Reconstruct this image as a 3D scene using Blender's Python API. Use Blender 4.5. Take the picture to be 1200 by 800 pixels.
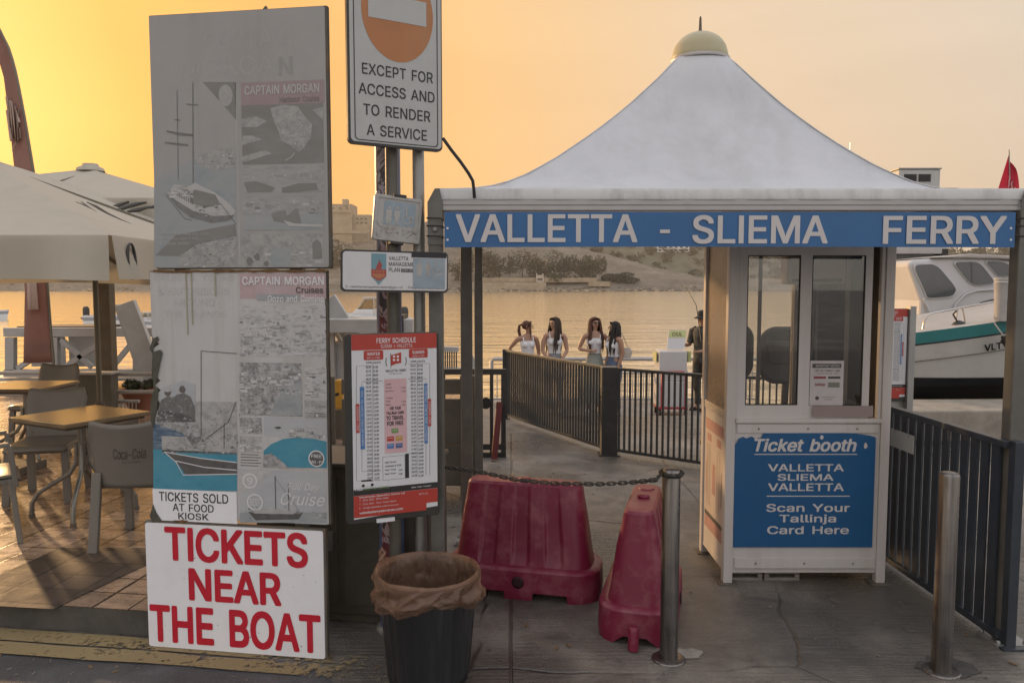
import bpy, bmesh, math, random
from mathutils import Vector, Matrix
R = math.radians
random.seed(7)
for o in list(bpy.data.objects): bpy.data.objects.remove(o)
scene = bpy.context.scene
COL = scene.collection

# ------------------------------------------------------------------ camera, sky, sun, exposure
H = 1.8
PITCH = math.atan(65/900)
cam = bpy.data.objects.new('camera', bpy.data.cameras.new('camera'))
COL.objects.link(cam)
cam.location = (0, 0, H)
cam.rotation_euler = (R(90) - PITCH, 0, 0)
cam.data.sensor_width = 36; cam.data.sensor_fit = 'HORIZONTAL'; cam.data.lens = 27
cam.data.clip_start = 0.05; cam.data.clip_end = 40000
scene.camera = cam

SUN_AZ, SUN_EL = -40, 10.0          # degrees right of straight ahead, degrees up
world = bpy.data.worlds.new('World'); scene.world = world; world.use_nodes = True
nt = world.node_tree; nt.nodes.clear()
w_out = nt.nodes.new('ShaderNodeOutputWorld'); bg = nt.nodes.new('ShaderNodeBackground')
sky = nt.nodes.new('ShaderNodeTexSky'); sky.sky_type = 'NISHITA'; sky.sun_disc = False
sky.sun_elevation = R(SUN_EL); sky.sun_rotation = R(SUN_AZ)
sky.air_density = 1.6; sky.dust_density = 5.0; sky.ozone_density = 1.0
# a dusty evening: the sky light is filtered by a warm dust layer that is thickest low down
tc = nt.nodes.new('ShaderNodeTexCoord'); sep = nt.nodes.new('ShaderNodeSeparateXYZ')
nt.links.new(tc.outputs['Generated'], sep.inputs[0])
ramp = nt.nodes.new('ShaderNodeValToRGB')
ramp.color_ramp.elements[0].position = 0.0; ramp.color_ramp.elements[0].color = (1.12, .86, .60, 1)
ramp.color_ramp.elements[1].position = 0.75; ramp.color_ramp.elements[1].color = (1.0, .95, .88, 1)
nt.links.new(sep.outputs[2], ramp.inputs[0])
mulc = nt.nodes.new('ShaderNodeMix'); mulc.data_type = 'RGBA'; mulc.blend_type = 'MULTIPLY'; mulc.inputs[0].default_value = 1
nt.links.new(sky.outputs[0], mulc.inputs[6]); nt.links.new(ramp.outputs[0], mulc.inputs[7])
# dust veil: even glow of the low air, warmest towards the sun; overhead and behind cooler, brightened as added fill for shaded fronts
nrm = nt.nodes.new('ShaderNodeVectorMath'); nrm.operation = 'DOT_PRODUCT'
nt.links.new(tc.outputs['Generated'], nrm.inputs[0])
nrm.inputs[1].default_value = (math.sin(R(SUN_AZ))*math.cos(R(SUN_EL)), math.cos(R(SUN_AZ))*math.cos(R(SUN_EL)), math.sin(R(SUN_EL)))
def wramp(src, stops, a=0, c=1):
    mr = nt.nodes.new('ShaderNodeMapRange'); mr.inputs[1].default_value = a; mr.inputs[2].default_value = c
    nt.links.new(src, mr.inputs[0])
    r = nt.nodes.new('ShaderNodeValToRGB'); e = r.color_ramp.elements
    for i, (p, col) in enumerate(stops):
        el = e[i] if i < 2 else e.new(p)
        el.position = p; el.color = (*[min(1, x/12) for x in col], 1)
    nt.links.new(mr.outputs[0], r.inputs[0]); return r.outputs[0]
def wmix(mode, f, a_, b_):
    n = nt.nodes.new('ShaderNodeMix'); n.data_type = 'RGBA'; n.blend_type = mode
    for i, s_ in ((0, f), (6, a_), (7, b_)):
        if isinstance(s_, tuple): n.inputs[i].default_value = (*s_, 1)
        elif isinstance(s_, (int, float)): n.inputs[i].default_value = s_
        else: nt.links.new(s_, n.inputs[i])
    return n.outputs[2]
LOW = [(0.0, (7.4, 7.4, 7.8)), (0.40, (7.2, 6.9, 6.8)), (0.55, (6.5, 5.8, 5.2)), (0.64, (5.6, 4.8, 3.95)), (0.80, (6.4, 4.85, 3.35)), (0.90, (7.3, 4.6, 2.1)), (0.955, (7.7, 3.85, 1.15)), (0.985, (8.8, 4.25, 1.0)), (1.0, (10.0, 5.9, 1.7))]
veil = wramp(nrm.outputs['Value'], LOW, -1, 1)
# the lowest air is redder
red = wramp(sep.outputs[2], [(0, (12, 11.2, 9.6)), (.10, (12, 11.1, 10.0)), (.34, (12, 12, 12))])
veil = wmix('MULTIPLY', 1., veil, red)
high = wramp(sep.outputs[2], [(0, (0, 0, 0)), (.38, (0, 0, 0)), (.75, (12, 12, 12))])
veil = wmix('MIX', high, veil, tuple(x/12 for x in (7.5, 7.6, 8.2)))  # overhead band raised well above dusk level, added fill light
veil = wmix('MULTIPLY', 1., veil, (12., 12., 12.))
dn = nt.nodes.new('ShaderNodeTexNoise'); dmap = nt.nodes.new('ShaderNodeMapping'); dmap.inputs['Scale'].default_value = (2.2, 2.2, 14)
nt.links.new(tc.outputs['Generated'], dmap.inputs[0]); nt.links.new(dmap.outputs[0], dn.inputs['Vector']); dn.inputs['Scale'].default_value = 1; dn.inputs['Detail'].default_value = 4
veil = wmix('MULTIPLY', 1., veil, wramp(dn.outputs[0], [(0.3, (11.3, 11.25, 11.2)), (.7, (12, 12, 12))]))
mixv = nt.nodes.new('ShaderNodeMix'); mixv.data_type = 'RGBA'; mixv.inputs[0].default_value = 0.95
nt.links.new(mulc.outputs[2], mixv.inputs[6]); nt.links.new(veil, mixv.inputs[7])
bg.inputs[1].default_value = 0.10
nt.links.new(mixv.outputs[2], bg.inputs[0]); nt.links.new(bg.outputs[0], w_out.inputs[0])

sun = bpy.data.objects.new('sun', bpy.data.lights.new('sun', 'SUN')); COL.objects.link(sun)
sun.data.energy = 2.2; sun.data.angle = R(2); sun.data.color = (1.0, .62, .30)
sdir = Vector((math.sin(R(SUN_AZ))*math.cos(R(SUN_EL)), math.cos(R(SUN_AZ))*math.cos(R(SUN_EL)), math.sin(R(SUN_EL))))
sun.rotation_euler = (-sdir).to_track_quat('-Z', 'Y').to_euler()
scene.view_settings.view_transform = 'Standard'; scene.view_settings.look = 'None'
scene.view_settings.gamma = 1; scene.view_settings.exposure = 0.55
scene.cycles.max_bounces = 8; scene.cycles.transparent_max_bounces = 16
scene.cycles.use_denoising = True
scene.cycles.sample_clamp_indirect = 6

# ------------------------------------------------------------------ measuring helpers
CP, SP = math.cos(PITCH), math.sin(PITCH)
def ray(px, py):
    u, v = (px-600)/900, (400-py)/900
    return Vector((u, CP + v*SP, -SP + v*CP))
EYE = Vector((0, 0, H))
def P(px, py, Y):
    d = ray(px, py); return EYE + d*(Y/d.y)
def G(px, py, z=0):
    d = ray(px, py); return EYE + d*((z-H)/d.z)
class Face:
    """an upright plane: origin, turn about z, roll in its own plane"""
    def __init__(s, o, rz=0, roll=0):
        s.o = Vector(o); s.rz = rz; s.roll = roll
        s.M = Matrix.Translation(s.o) @ Matrix.Rotation(R(rz), 4, 'Z') @ Matrix.Rotation(R(roll), 4, 'Y')
        s.I = s.M.inverted()
    def uv(s, px, py):
        a = s.I @ EYE; b = s.I @ (EYE + ray(px, py)); d = b-a
        t = -a.y/d.y; p = a + d*t
        return p.x, p.z
    def box(s, x0, x1, y0, y1):
        xm, ym = (x0+x1)/2, (y0+y1)/2
        return s.uv(x0, ym)[0], s.uv(x1, ym)[0], s.uv(xm, y1)[1], s.uv(xm, y0)[1]
    def poly(s, pts): return [s.uv(*p) for p in pts]

# ------------------------------------------------------------------ materials
MATS = {}
def M(name, col, rough=.6, metal=0., var=.12, scale=6., bump=0., bscale=40., stain=None, stain_amt=.4, stain_scale=2., coord='Object', spec=.5, trans=0., streak=False, coat=0.):
    if name in MATS: return MATS[name]
    m = bpy.data.materials.new(name); m.use_nodes = True; t = m.node_tree
    b = t.nodes['Principled BSDF']
    b.inputs['Roughness'].default_value = rough; b.inputs['Metallic'].default_value = metal
    b.inputs['Specular IOR Level'].default_value = spec
    b.inputs['Coat Weight'].default_value = coat
    tcn = t.nodes.new('ShaderNodeTexCoord'); src = tcn.outputs[coord]
    if streak:
        mp = t.nodes.new('ShaderNodeMapping'); mp.inputs['Scale'].default_value = (1, 1, .08); t.links.new(src, mp.inputs[0]); ssrc = mp.outputs[0]
    else: ssrc = src
    n = t.nodes.new('ShaderNodeTexNoise'); n.inputs['Scale'].default_value = scale; n.inputs['Detail'].default_value = 6; n.inputs['Roughness'].default_value = .65
    t.links.new(src, n.inputs['Vector'])
    r = t.nodes.new('ShaderNodeValToRGB')
    r.color_ramp.elements[0].position = .3; r.color_ramp.elements[1].position = .7
    r.color_ramp.elements[0].color = (*[max(0, c*(1-var)) for c in col], 1); r.color_ramp.elements[1].color = (*[min(1, c*(1+var)) for c in col], 1)
    t.links.new(n.outputs[0], r.inputs[0]); out = r.outputs[0]
    if stain:
        n2 = t.nodes.new('ShaderNodeTexNoise'); n2.inputs['Scale'].default_value = stain_scale; n2.inputs['Detail'].default_value = 8; n2.inputs['Roughness'].default_value = .7
        t.links.new(ssrc, n2.inputs['Vector'])
        r2 = t.nodes.new('ShaderNodeValToRGB'); r2.color_ramp.elements[0].position = .48; r2.color_ramp.elements[1].position = .72
        r2.color_ramp.elements[0].color = (0, 0, 0, 1); r2.color_ramp.elements[1].color = (stain_amt,)*3 + (1,)
        t.links.new(n2.outputs[0], r2.inputs[0])
        mx = t.nodes.new('ShaderNodeMix'); mx.data_type = 'RGBA'
        t.links.new(r2.outputs[0], mx.inputs[0]); t.links.new(out, mx.inputs[6]); mx.inputs[7].default_value = (*stain, 1)
        out = mx.outputs[2]
    t.links.new(out, b.inputs['Base Color'])
    rr = t.nodes.new('ShaderNodeMapRange'); rr.inputs[3].default_value = max(.02, rough*.8); rr.inputs[4].default_value = min(1, rough*1.2)
    t.links.new(n.outputs[0], rr.inputs[0]); t.links.new(rr.outputs[0], b.inputs['Roughness'])
    if bump:
        n3 = t.nodes.new('ShaderNodeTexNoise'); n3.inputs['Scale'].default_value = bscale; n3.inputs['Detail'].default_value = 5
        t.links.new(src, n3.inputs['Vector'])
        bp = t.nodes.new('ShaderNodeBump'); bp.inputs['Strength'].default_value = bump; bp.inputs['Distance'].default_value = .01
        t.links.new(n3.outputs[0], bp.inputs['Height']); t.links.new(bp.outputs[0], b.inputs['Normal'])
    if trans:
        tr = t.nodes.new('ShaderNodeBsdfTranslucent'); t.links.new(out, tr.inputs[0])
        ms = t.nodes.new('ShaderNodeMixShader'); ms.inputs[0].default_value = trans
        t.links.new(b.outputs[0], ms.inputs[1]); t.links.new(tr.outputs[0], ms.inputs[2])
        t.links.new(ms.outputs[0], t.nodes['Material Output'].inputs[0])
    MATS[name] = m; return m

def photo_mat(name, cols, scale=(14, 14, 14), detail=8, seed=0.0, contrast=(.32, .68), band=None):
    """a sun-bleached printed photograph: blotches of a few ink tones, optional horizontal banding"""
    if name in MATS: return MATS[name]
    m = bpy.data.materials.new(name); m.use_nodes = True; t = m.node_tree; b = t.nodes['Principled BSDF']
    b.inputs['Roughness'].default_value = .55
    tcn = t.nodes.new('ShaderNodeTexCoord'); mp = t.nodes.new('ShaderNodeMapping')
    mp.inputs['Location'].default_value = (seed, seed*.7, seed*1.3); mp.inputs['Scale'].default_value = scale
    t.links.new(tcn.outputs['Object'], mp.inputs[0])
    n = t.nodes.new('ShaderNodeTexNoise'); n.inputs['Scale'].default_value = 1; n.inputs['Detail'].default_value = detail; n.inputs['Roughness'].default_value = .7
    t.links.new(mp.outputs[0], n.inputs['Vector'])
    r = t.nodes.new('ShaderNodeValToRGB'); e = r.color_ramp.elements
    k = len(cols)
    for i, c in enumerate(cols):
        p = contrast[0] + (contrast[1]-contrast[0])*i/max(1, k-1)
        el = e[i] if i < 2 else e.new(p)
        el.position = p; el.color = (*c, 1)
    t.links.new(n.outputs[0], r.inputs[0]); t.links.new(r.outputs[0], b.inputs['Base Color'])
    MATS[name] = m; return m

def glass(name, tint=(.9, .93, .92), alpha=.25, rough=.03):
    if name in MATS: return MATS[name]
    m = bpy.data.materials.new(name); m.use_nodes = True; t = m.node_tree; t.nodes.remove(t.nodes['Principled BSDF'])
    g = t.nodes.new('ShaderNodeBsdfGlossy'); g.inputs['Roughness'].default_value = rough
    tr = t.nodes.new('ShaderNodeBsdfTransparent'); tr.inputs[0].default_value = (*tint, 1)
    fr = t.nodes.new('ShaderNodeFresnel'); fr.inputs[0].default_value = 1.5
    ad = t.nodes.new('ShaderNodeMath'); ad.operation = 'ADD'; ad.inputs[1].default_value = alpha*.2; t.links.new(fr.outputs[0], ad.inputs[0])
    ms = t.nodes.new('ShaderNodeMixShader'); t.links.new(ad.outputs[0], ms.inputs[0])
    t.links.new(tr.outputs[0], ms.inputs[1]); t.links.new(g.outputs[0], ms.inputs[2])
    t.links.new(ms.outputs[0], t.nodes['Material Output'].inputs[0])
    MATS[name] = m; return m

# ------------------------------------------------------------------ letter shapes: advance, then outline loops, 500 units to the em
GLYPHS = """
A 240 8,0 101,254 138,254 231,0 198,0 119.5,226 43,0/55,71 55,99 185,99 185,71
B 228 30,0 30,254 121,254 145,252 164,245 180,235 190,221 197,205 199,187 198,172 193,160 187,150 178,143 168,137 157,133 157,131 170,129 182,123 192,114 201,102 207,86 209,68 207,50 200,33 189,20 172,9 151,2 123,0/62,29 122,29 148,31 165,40 175,53 178,68 176,81 171,92 163,102 153,109 140,114 124,115 62,115/62,143 119,143 132,144 144,148 154,155 162,163 166,174 168,186 165,202 156,214 141,223 120,226 62,226
C 255 134,-3 103,1 75,12 52,32 35,58 24,90 20,127 24,165 35,197 52,223 75,242 103,254 134,258 152,256 170,252 186,245 201,236 214,224 224,209 232,193 236,174 204,174 200,186 195,197 179,214 169,220 158,224 146,227 134,228 111,225 92,216 75,202 62,182 54,157 52,127 54,97 63,72 75,53 92,38 112,29 134,26 146,27 158,30 169,34 179,40 195,57 200,68 204,80 236,80 232,62 224,45 214,31 201,19 187,9 170,2 153,-2
D 251 109,0 48,0 48,29 107,29 136,31 159,40 177,55 189,75 197,99 200,128 197,156 190,180 177,200 160,214 138,223 110,226 47,226 47,254 113,254 147,251 176,239 200,221 217,196 227,164 231,128 227,91 217,59 199,34 175,15 145,4/62,254 62,0 30,0 30,254
E 209 30,0 30,254 186,254 186,226 62,226 62,143 178,143 178,114 62,114 62,29 188,29 188,0
F 205 30,0 30,254 185,254 185,226 62,226 62,139 173,139 173,111 62,111 62,0
G 260 134,-3 102,1 75,13 52,32 35,58 24,90 20,127 24,165 35,197 52,223 74,242 102,254 132,258 152,256 170,252 187,245 202,235 214,222 225,208 232,192 237,174 204,174 194,197 186,206 178,213 168,220 158,224 146,227 133,228 111,225 92,216 75,202 62,182 54,157 52,127 54,97 63,72 75,53 92,38 112,29 134,26 155,29 172,36 187,47 198,62 205,80 206.9,100 141,100 141,128 239,128 239,100 236,71 225,45 209,25 188,9 163,0
H 258 30,0 30,254 62,254 62,144 196,144 196,254 228,254 228,0 196,0 196,116 62,116 62,0
I 92 30,0 30,254 62,254 62,0
J 198 93,-3 62,2 38,16 22,40 17,73 17,86 49,86 49,73 52,52 61,37 75,28 93,25 110,28 124,37 133,52 136,73 136,254 168,254 168,73 163,40 147,16 123,2
K 233 52,73 52,108 182,254 224,254 116,138 114,138/30,0 30,254 62,254 62,0/186,0 94,130 114,155 224,0
L 196 30,0 30,254 62,254 62,29 181,29 181,0
M 314 30,0 30,254 76,254 139,94 157.5,35.1 176,94 238,254 284,254 284,0 252,0 253,220.8 171,0 143,0 85,145 60,216 59.1,219 61,0
N 262 30,0 30,254 68,254 199,44 199,254 232,254 232,0 193,0 62,210 62,0
O 267 133,-3 103,1 75,12 52,32 35,58 24,90 20,127 24,165 35,197 52,223 75,242 103,254 133,258 164,254 192,242 215,223 232,197 243,165 247,127 243,90 232,58 215,32 192,12 164,1/133,26 155,29 175,38 191,52 204,72 212,97 215,127 212,157 204,182 191,202 175,216 155,225 133,228 112,225 92,216 75,202 63,182 54,157 52,127 54,97 63,72 75,52 92,38 112,29
P 222 30,0 30,254 118,254 144,252 166,244 183,231 195,215 202,195 204,174 202,152 195,133 183,116 166,104 144,96 118,93 62,93 62,0/62,121 116,121 134,123 149,128 159,136 167,147 171,160 172,174 171,188 167,201 159,211 148,219 134,224 116,226 62,226
Q 267 123,80 156,80 234,-24 200,-24/133,-3 103,1 75,12 52,32 35,58 24,90 20,127 24,165 35,197 52,223 75,242 103,254 133,258 164,254 192,242 215,223 232,197 243,165 247,127 243,90 232,58 215,32 192,12 164,1/133,26 155,29 175,38 191,52 204,72 212,97 215,127 212,157 204,182 191,202 175,216 155,225 133,228 112,225 92,216 75,202 63,182 54,157 52,127 54,97 63,72 75,52 92,38 112,29
R 224 30,0 30,254 118,254 145,252 167,244 183,232 195,217 202,198 205,176 202,154 195,136 183,120 166,109 145,101 118,99 62,99 62,0/62,128 117,128 135,129 149,133 160,141 167,150 171,162 173,176 171,190 167,202 159,212 149,220 134,224 116,226 62,226/177,0 115,115 151,115 214,0
S 223 112,-4 86,-2 64,5 46,15 32,30 23,48 19,68 52,68 55,55 62,44 71,35 83,29 97,26 112,25 128,26 143,30 155,37 165,46 171,57 173,70 171,81 166,89 158,96 148,102 136,107 92,120 64,130 43,145 30,163 26,186 29,206 37,224 51,238 69,249 90,256 114,258 137,256 158,249 175,238 189,224 197,208 200,189 169,189 163,206 151,219 134,227 112,229 97,228 84,224 73,218 64,209 59,199 58,188 60,176 65,167 74,160 85,154 156,132 168,126 179,119 189,110 197,99 202,85 204,69 201,50 193,32 180,17 162,5 139,-2
T 224 16,226 16,254 208,254 208,226 128,226 128,0 96,0 96,226
U 259 129,-4 101,-1 77,8 57,22 42,40 33,62 30,87 30,254 62,254 62,89 64,72 70,57 80,44 94,34 110,28 129,26 149,28 165,34 179,44 188,57 194,72 196,89 196,254 229,254 229,87 226,62 216,40 201,22 182,8 157,-1
V 240 102,0 8,254 42,254 108,69 120.5,26.8 133,69 197,254 231,254 139,0
W 343 78,0 8,254 41,254 96.5,26.1 153,254 190,254 246.5,30 302,254 335,254 265,0 228,0 172,221.2 164,179 115,0
X 237 9,0 100.6,130.1 15,254 52,254 119,150.6 187,254 223,254 137.3,131 228,0 191,0 129,90 118.6,109.3 113,98 46,0
Y 236 102,0 102,104 8,254 46,254 118,132 118.5,130.8 119,132 140,172 191,254 228,254 134,104 134,0
Z 219 21,0 21,23 162.3,226.9 20,226 20,254 198,254 198,231 56.2,27.4 107,29 200,29 200,0
a 195 80,-4 63,-3 47,2 34,11 24,22 17,37 15,54 17,69 22,80 29,90 39,97 50,102 117,113 133,117 136,121 137,139 133,148 128,156 120,161 110,164 98,165 85,164 75,161 66,156 59,150 54,144 50,137 20,146 29,161 39,173 52,182 66,188 82,191 108,192 119,190 131,186 143,180 153,172 161,160 167,145 168,126 168,0 138,0 138,26 136,26 132,19 126,12 118,6 108,1 95,-3/85,23 101,24 114,29 124,37 132,47 136,57 138,69 138,95 77,82 67,79 58,75 52,70 47,62 46,52 47,43 51,36 57,30 65,26 74,24
b 212 115,-4 99,-3 86,2 76,8 59,29 56,29 56,0 26,0 26,254 57,254 57,160 59,160 76,180 86,186 98,191 115,192 137,189 156,180 173,166 185,146 193,122 195,94 193,66 185,42 173,23 157,8 137,-1/110,23 126,26 140,33 150,44 158,58 163,75 164,95 163,114 158,131 150,145 140,156 126,163 110,165 94,163 81,156 70,145 62,131 58,114 56,95 58,75 63,58 70,43 81,32 94,26
c 198 104,-4 79,-1 58,8 41,23 28,43 20,66 17,94 20,122 28,146 41,165 58,180 79,189 104,192 130,189 142,184 153,178 162,170 170,161 176,150 181,138 151,131 149,138 141,150 135,155 121,162 104,165 86,162 73,155 62,144 54,129 50,112 48,94 50,75 54,59 62,44 73,33 86,26 104,23 129,29 141,38 146,44 152,59 181,51 177,39 171,28 163,19 153,11 142,4 130,0 117,-3
d 212 98,-4 75,-1 56,8 40,23 27,42 20,66 17,94 20,122 27,146 40,166 56,180 75,189 98,192 114,191 126,186 136,180 144,173 153,160 155,160 155,254 186,254 186,0 156,0 156,29 153,29 136,8 126,2 114,-3/102,23 118,26 132,32 142,43 150,58 154,75 156,95 154,114 150,131 142,145 132,156 118,163 102,165 86,163 72,156 62,145 54,131 50,114 48,95 50,75 54,58 62,44 73,33 86,26
e 202 106,-4 80,-1 58,8 41,23 28,42 20,66 17,93 20,121 28,145 40,165 58,180 78,189 103,192 118,191 133,187 147,180 160,170 170,157 179,141 184,121 186,97 186,85 48,85 50,69 55,53 64,40 76,31 90,25 106,23 127,26 143,36 149,44 153,53 182,45 177,32 168,20 156,10 141,2 125,-3/49,110 154,110 153,119 149,134 141,147 131,157 118,163 103,165 87,163 73,157 62,147 54,135 50,121
f 127 114,190 114,164 3,164 3,190/40,0 40,216 42,231 48,243 57,252 68,259 80,264 103,265 117,262 121,260 114,234 97,237 85,235 77,230 72,221 71,209 71,0
g 213 103,-75 84,-74 67,-70 53,-63 41,-55 32,-45 25,-35 51,-20 61,-33 68,-39 77,-44 89,-48 103,-49 124,-46 141,-38 152,-23 156,-3 156,34 153,34 136,14 126,8 114,4 97,2 76,5 56,13 40,27 28,45 20,68 17,96 20,123 27,147 40,166 56,180 76,189 98,192 114,191 127,186 137,180 150,166 154,159 157,159 157,190 186,190 186,-4 183,-27 175,-45 162,-59 145,-68 125,-73/102,30 118,32 132,38 142,47 150,61 155,77 156,96 155,115 150,132 142,146 132,156 119,163 102,165 86,163 73,156 62,145 54,131 50,115 48,96 50,78 54,61 62,48 73,38 86,32
h 205 57,113 57,0 26,0 26,254 57,254 57,156 62,166 76,181 94,189 114,192 132,190 148,184 161,174 170,160 177,142 179,120 179,0 148,0 148,118 145,137 136,152 123,161 105,165 92,163 80,159 71,151 63,141 58,129
i 83 26,0 26,190 57,190 57,0/42,221 34,223 27,227 22,234 21,242 22,249 27,256 34,260 42,262 50,260 57,256 62,249 63,242 62,234 57,227 50,223
j 83 26,190 57,190 57,-15 55,-31 51,-45 43,-56 32,-65 19,-70 -5,-71 -5,-43 12,-42 20,-36 25,-27 26,-15/42,221 34,223 27,227 22,234 20,242 22,249 27,256 34,260 42,262 50,260 57,256 61,249 63,242 61,234 57,227 50,223
k 190 55,68 55,106 60,106 142,190 180,190 92,100 89,100/26,0 26,254 57,254 57,0/147,0 74,93 96,114 186,0
l 95 50,2 37,10 29,24 26,42 26,254 57,254 57,49 58,38 60,31 65,27 85,27 90,1
m 305 26,0 26,190 56,190 56,153.6 59,162 66,173 75,182 86,188 98,192 110,193 129,190 144,180 154,166 158.2,152.7 161,160 169,172 178,181 190,187 204,192 218,193 234,191 249,186 261,177 270,164 276,148 278,128 278,0 248,0 248,127 245,145 236,156 224,163 209,165 197,164 187,160 179,153 173,145 169,135 168,124 168,0 137,0 137,130 134,144 126,156 115,163 100,165 89,164 79,160 70,154 63,145 58,133 57,119 57,0
n 205 57,113 57,0 26,0 26,190 56,190 56,154 62,166 76,181 94,189 114,192 132,190 147,184 160,174 170,160 176,142 179,120 179,0 148,0 148,118 145,137 136,152 123,161 105,165 92,163 80,159 71,151 63,141 58,129
o 208 104,-4 79,-1 58,8 41,23 28,43 20,66 17,94 20,122 28,146 41,165 58,180 79,189 104,192 128,189 149,180 167,165 180,146 188,122 191,94 188,66 180,43 167,23 149,8 128,-1/104,23 121,26 135,33 146,44 154,59 158,75 160,94 158,112 154,129 146,144 135,155 121,162 104,165 86,162 73,155 62,144 54,129 50,112 48,94 50,75 54,59 62,44 73,33 86,26
p 212 26,-71 26,190 56,190 56,160 59,160 76,180 86,186 98,191 115,192 137,189 156,180 173,166 185,146 193,122 195,94 193,66 185,42 173,23 157,8 137,-1 115,-4 99,-3 86,2 76,8 59,29 57,29 57,-71/110,23 126,26 140,33 150,44 158,58 163,75 164,95 163,114 158,131 150,145 140,156 126,163 110,165 94,163 81,156 70,145 62,131 58,114 56,95 58,75 63,58 70,43 81,32 94,26
q 212 186,-71 155,-71 155,29 153,29 136,8 126,2 114,-3 98,-4 75,-1 56,8 40,23 27,42 20,66 17,94 20,122 27,146 40,166 56,180 75,189 98,192 114,191 126,186 136,180 144,173 153,160 156,160 156,190 186,190/102,23 118,26 132,32 142,43 150,58 154,75 156,95 154,114 150,131 142,145 132,156 118,163 102,165 86,163 72,156 62,145 54,131 50,114 48,95 50,75 54,58 62,44 73,33 86,26
r 130 26,0 26,190 56,190 56,160 58,160 65,173 76,184 90,190 122,192 122,161 103,163 91,161 80,157 70,151 63,142 58,131 57,118 57,0
s 182 91,-4 72,-3 56,2 42,9 31,19 23,32 18,47 47,53 53,40 62,30 75,25 91,23 108,25 122,31 131,40 134,51 132,60 127,68 118,74 106,78 75,85 52,93 36,104 27,119 23,137 26,152 33,166 43,177 58,185 74,190 94,192 112,191 127,186 140,179 149,170 157,158 162,145 134,139 129,149 121,158 110,164 94,166 78,164 65,158 57,150 54,139 56,129 62,122 72,116 86,111 115,105 137,97 153,86 162,71 166,53 163,37 156,24 145,12 130,3 112,-2
t 114 102,190 102,164 3,164 3,190/32,236 63,236 63,49 64,38 68,31 75,26 101,27 107,1 84,-2 62,1 46,11 36,26 32,46
u 205 91,-3 73,-1 57,5 44,15 35,29 28,47 26,69 26,190 57,190 57,72 60,52 68,37 82,28 100,25 113,27 125,31 134,38 142,48 146,61 148,76 148,190 179,190 179,0 149,0 149,35.5 143,23 129,8 111,0
v 195 81,0 9,190 42,190 83,78 97.8,27.5 152,190 186,190 113,0
w 284 69,0 11,190 44,190 85,32.5 126,190 158,190 198.3,31.7 206,68 240,190 272,190 215,0 184,0 159,86 152,112 141.3,155.5 99,0
x 189 10,0 78,97.5 14,190 50,190 74,153 96.1,116.2 141,190 176,190 111.9,95.7 179,0 143,0 94,78.3 46,0
y 195 24,-69 31,-43 44,-45 59,-42 65,-37 71,-29 81,-1 9,190 42,190 83,78 97.9,27.4 153,190 186,190 96,-43 88,-54 80,-62 70,-68 46,-73 32,-72
z 190 21,0 21,23 127,160 127,161 24,161 24,190 166,190 166,165 63,30 63,28 169,28 169,0
0 227 113,-3 87,0 65,12 47,31 34,57 27,89 24,127 27,165 35,197 48,223 65,242 87,254 113,258 139,254 161,242 179,223 192,197 200,165 203,127 200,89 192,57 179,31 162,12 140,0/113,25 131,28 145,37 157,52 165,72 170,97 172,127 170,157 165,182 157,203 145,218 131,227 113,230 96,227 82,218 70,203 62,182 56,157 55,127 56,97 62,72 70,52 82,37 96,28
1 227 38,0 38,27 195,27 195,0/138,254 138,0 106,0 106,224 43,179 43,213 99,254
2 227 32,0 32,24 117,114 141,141 155,163 159,174 160,186 159,198 154,209 146,218 137,224 125,228 112,230 98,228 86,224 77,216 69,207 65,195 64,181 33,181 35,202 43,221 55,237 72,248 91,255 112,258 134,255 153,248 169,237 181,223 188,205 191,186 189,172 185,159 179,145 168,129 153,111 76,30 76,28 195,28 195,0
3 227 109,-3 87,-1 66,5 49,15 35,29 26,46 22,66 55,66 57,54 63,44 72,35 83,30 95,26 109,25 124,26 138,30 149,37 157,46 163,58 165,72 163,86 158,98 150,109 137,117 121,122 101,124 78,124 78,150 144,224 144,226 35,226 35,254 186,254 186,230 110.4,144 132,144 154,138 172,127 185,111 194,93 196,72 194,51 185,33 172,18 154,6 133,-1
4 227 20,53 20,79 123,254 155,254 54,83 54,81 207,81 207,53/141,0 141,159 171,159 171,0
5 227 111,-3 89,-1 70,6 54,16 41,30 33,47 30,65 61,65 64,54 69,44 77,36 87,30 98,26 111,25 125,27 138,32 149,41 157,52 162,66 164,81 162,97 157,111 148,122 137,131 124,137 109,138 96,137 84,134 73,129 64,123 34,126 48,254 183,254 183,226 75,226 67,151 77,157 101,166 115,167 131,165 147,160 161,153 172,143 182,130 189,116 194,99 195,82 193,58 184,38 171,21 154,8 134,-1
6 227 113,-3 91,-1 71,7 55,20 42,37 34,58 32,81 34,100 40,119 51,142 69,170 126,254 161,254 85.2,145.6 90,149 98,153 107,156 117,157 139,155 158,147 173,136 185,120 192,101 194,79 192,56 184,36 171,20 155,7 135,-1/113,24 127,26 139,31 149,40 157,51 162,64 164,79 162,94 157,107 149,118 139,126 127,131 113,133 99,131 87,126 77,118 69,107 64,94 62,79 64,64 69,51 77,40 87,31 99,26
7 227 48,0 162,224 162,226 31,226 31,254 195,254 195,224 82,0
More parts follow.
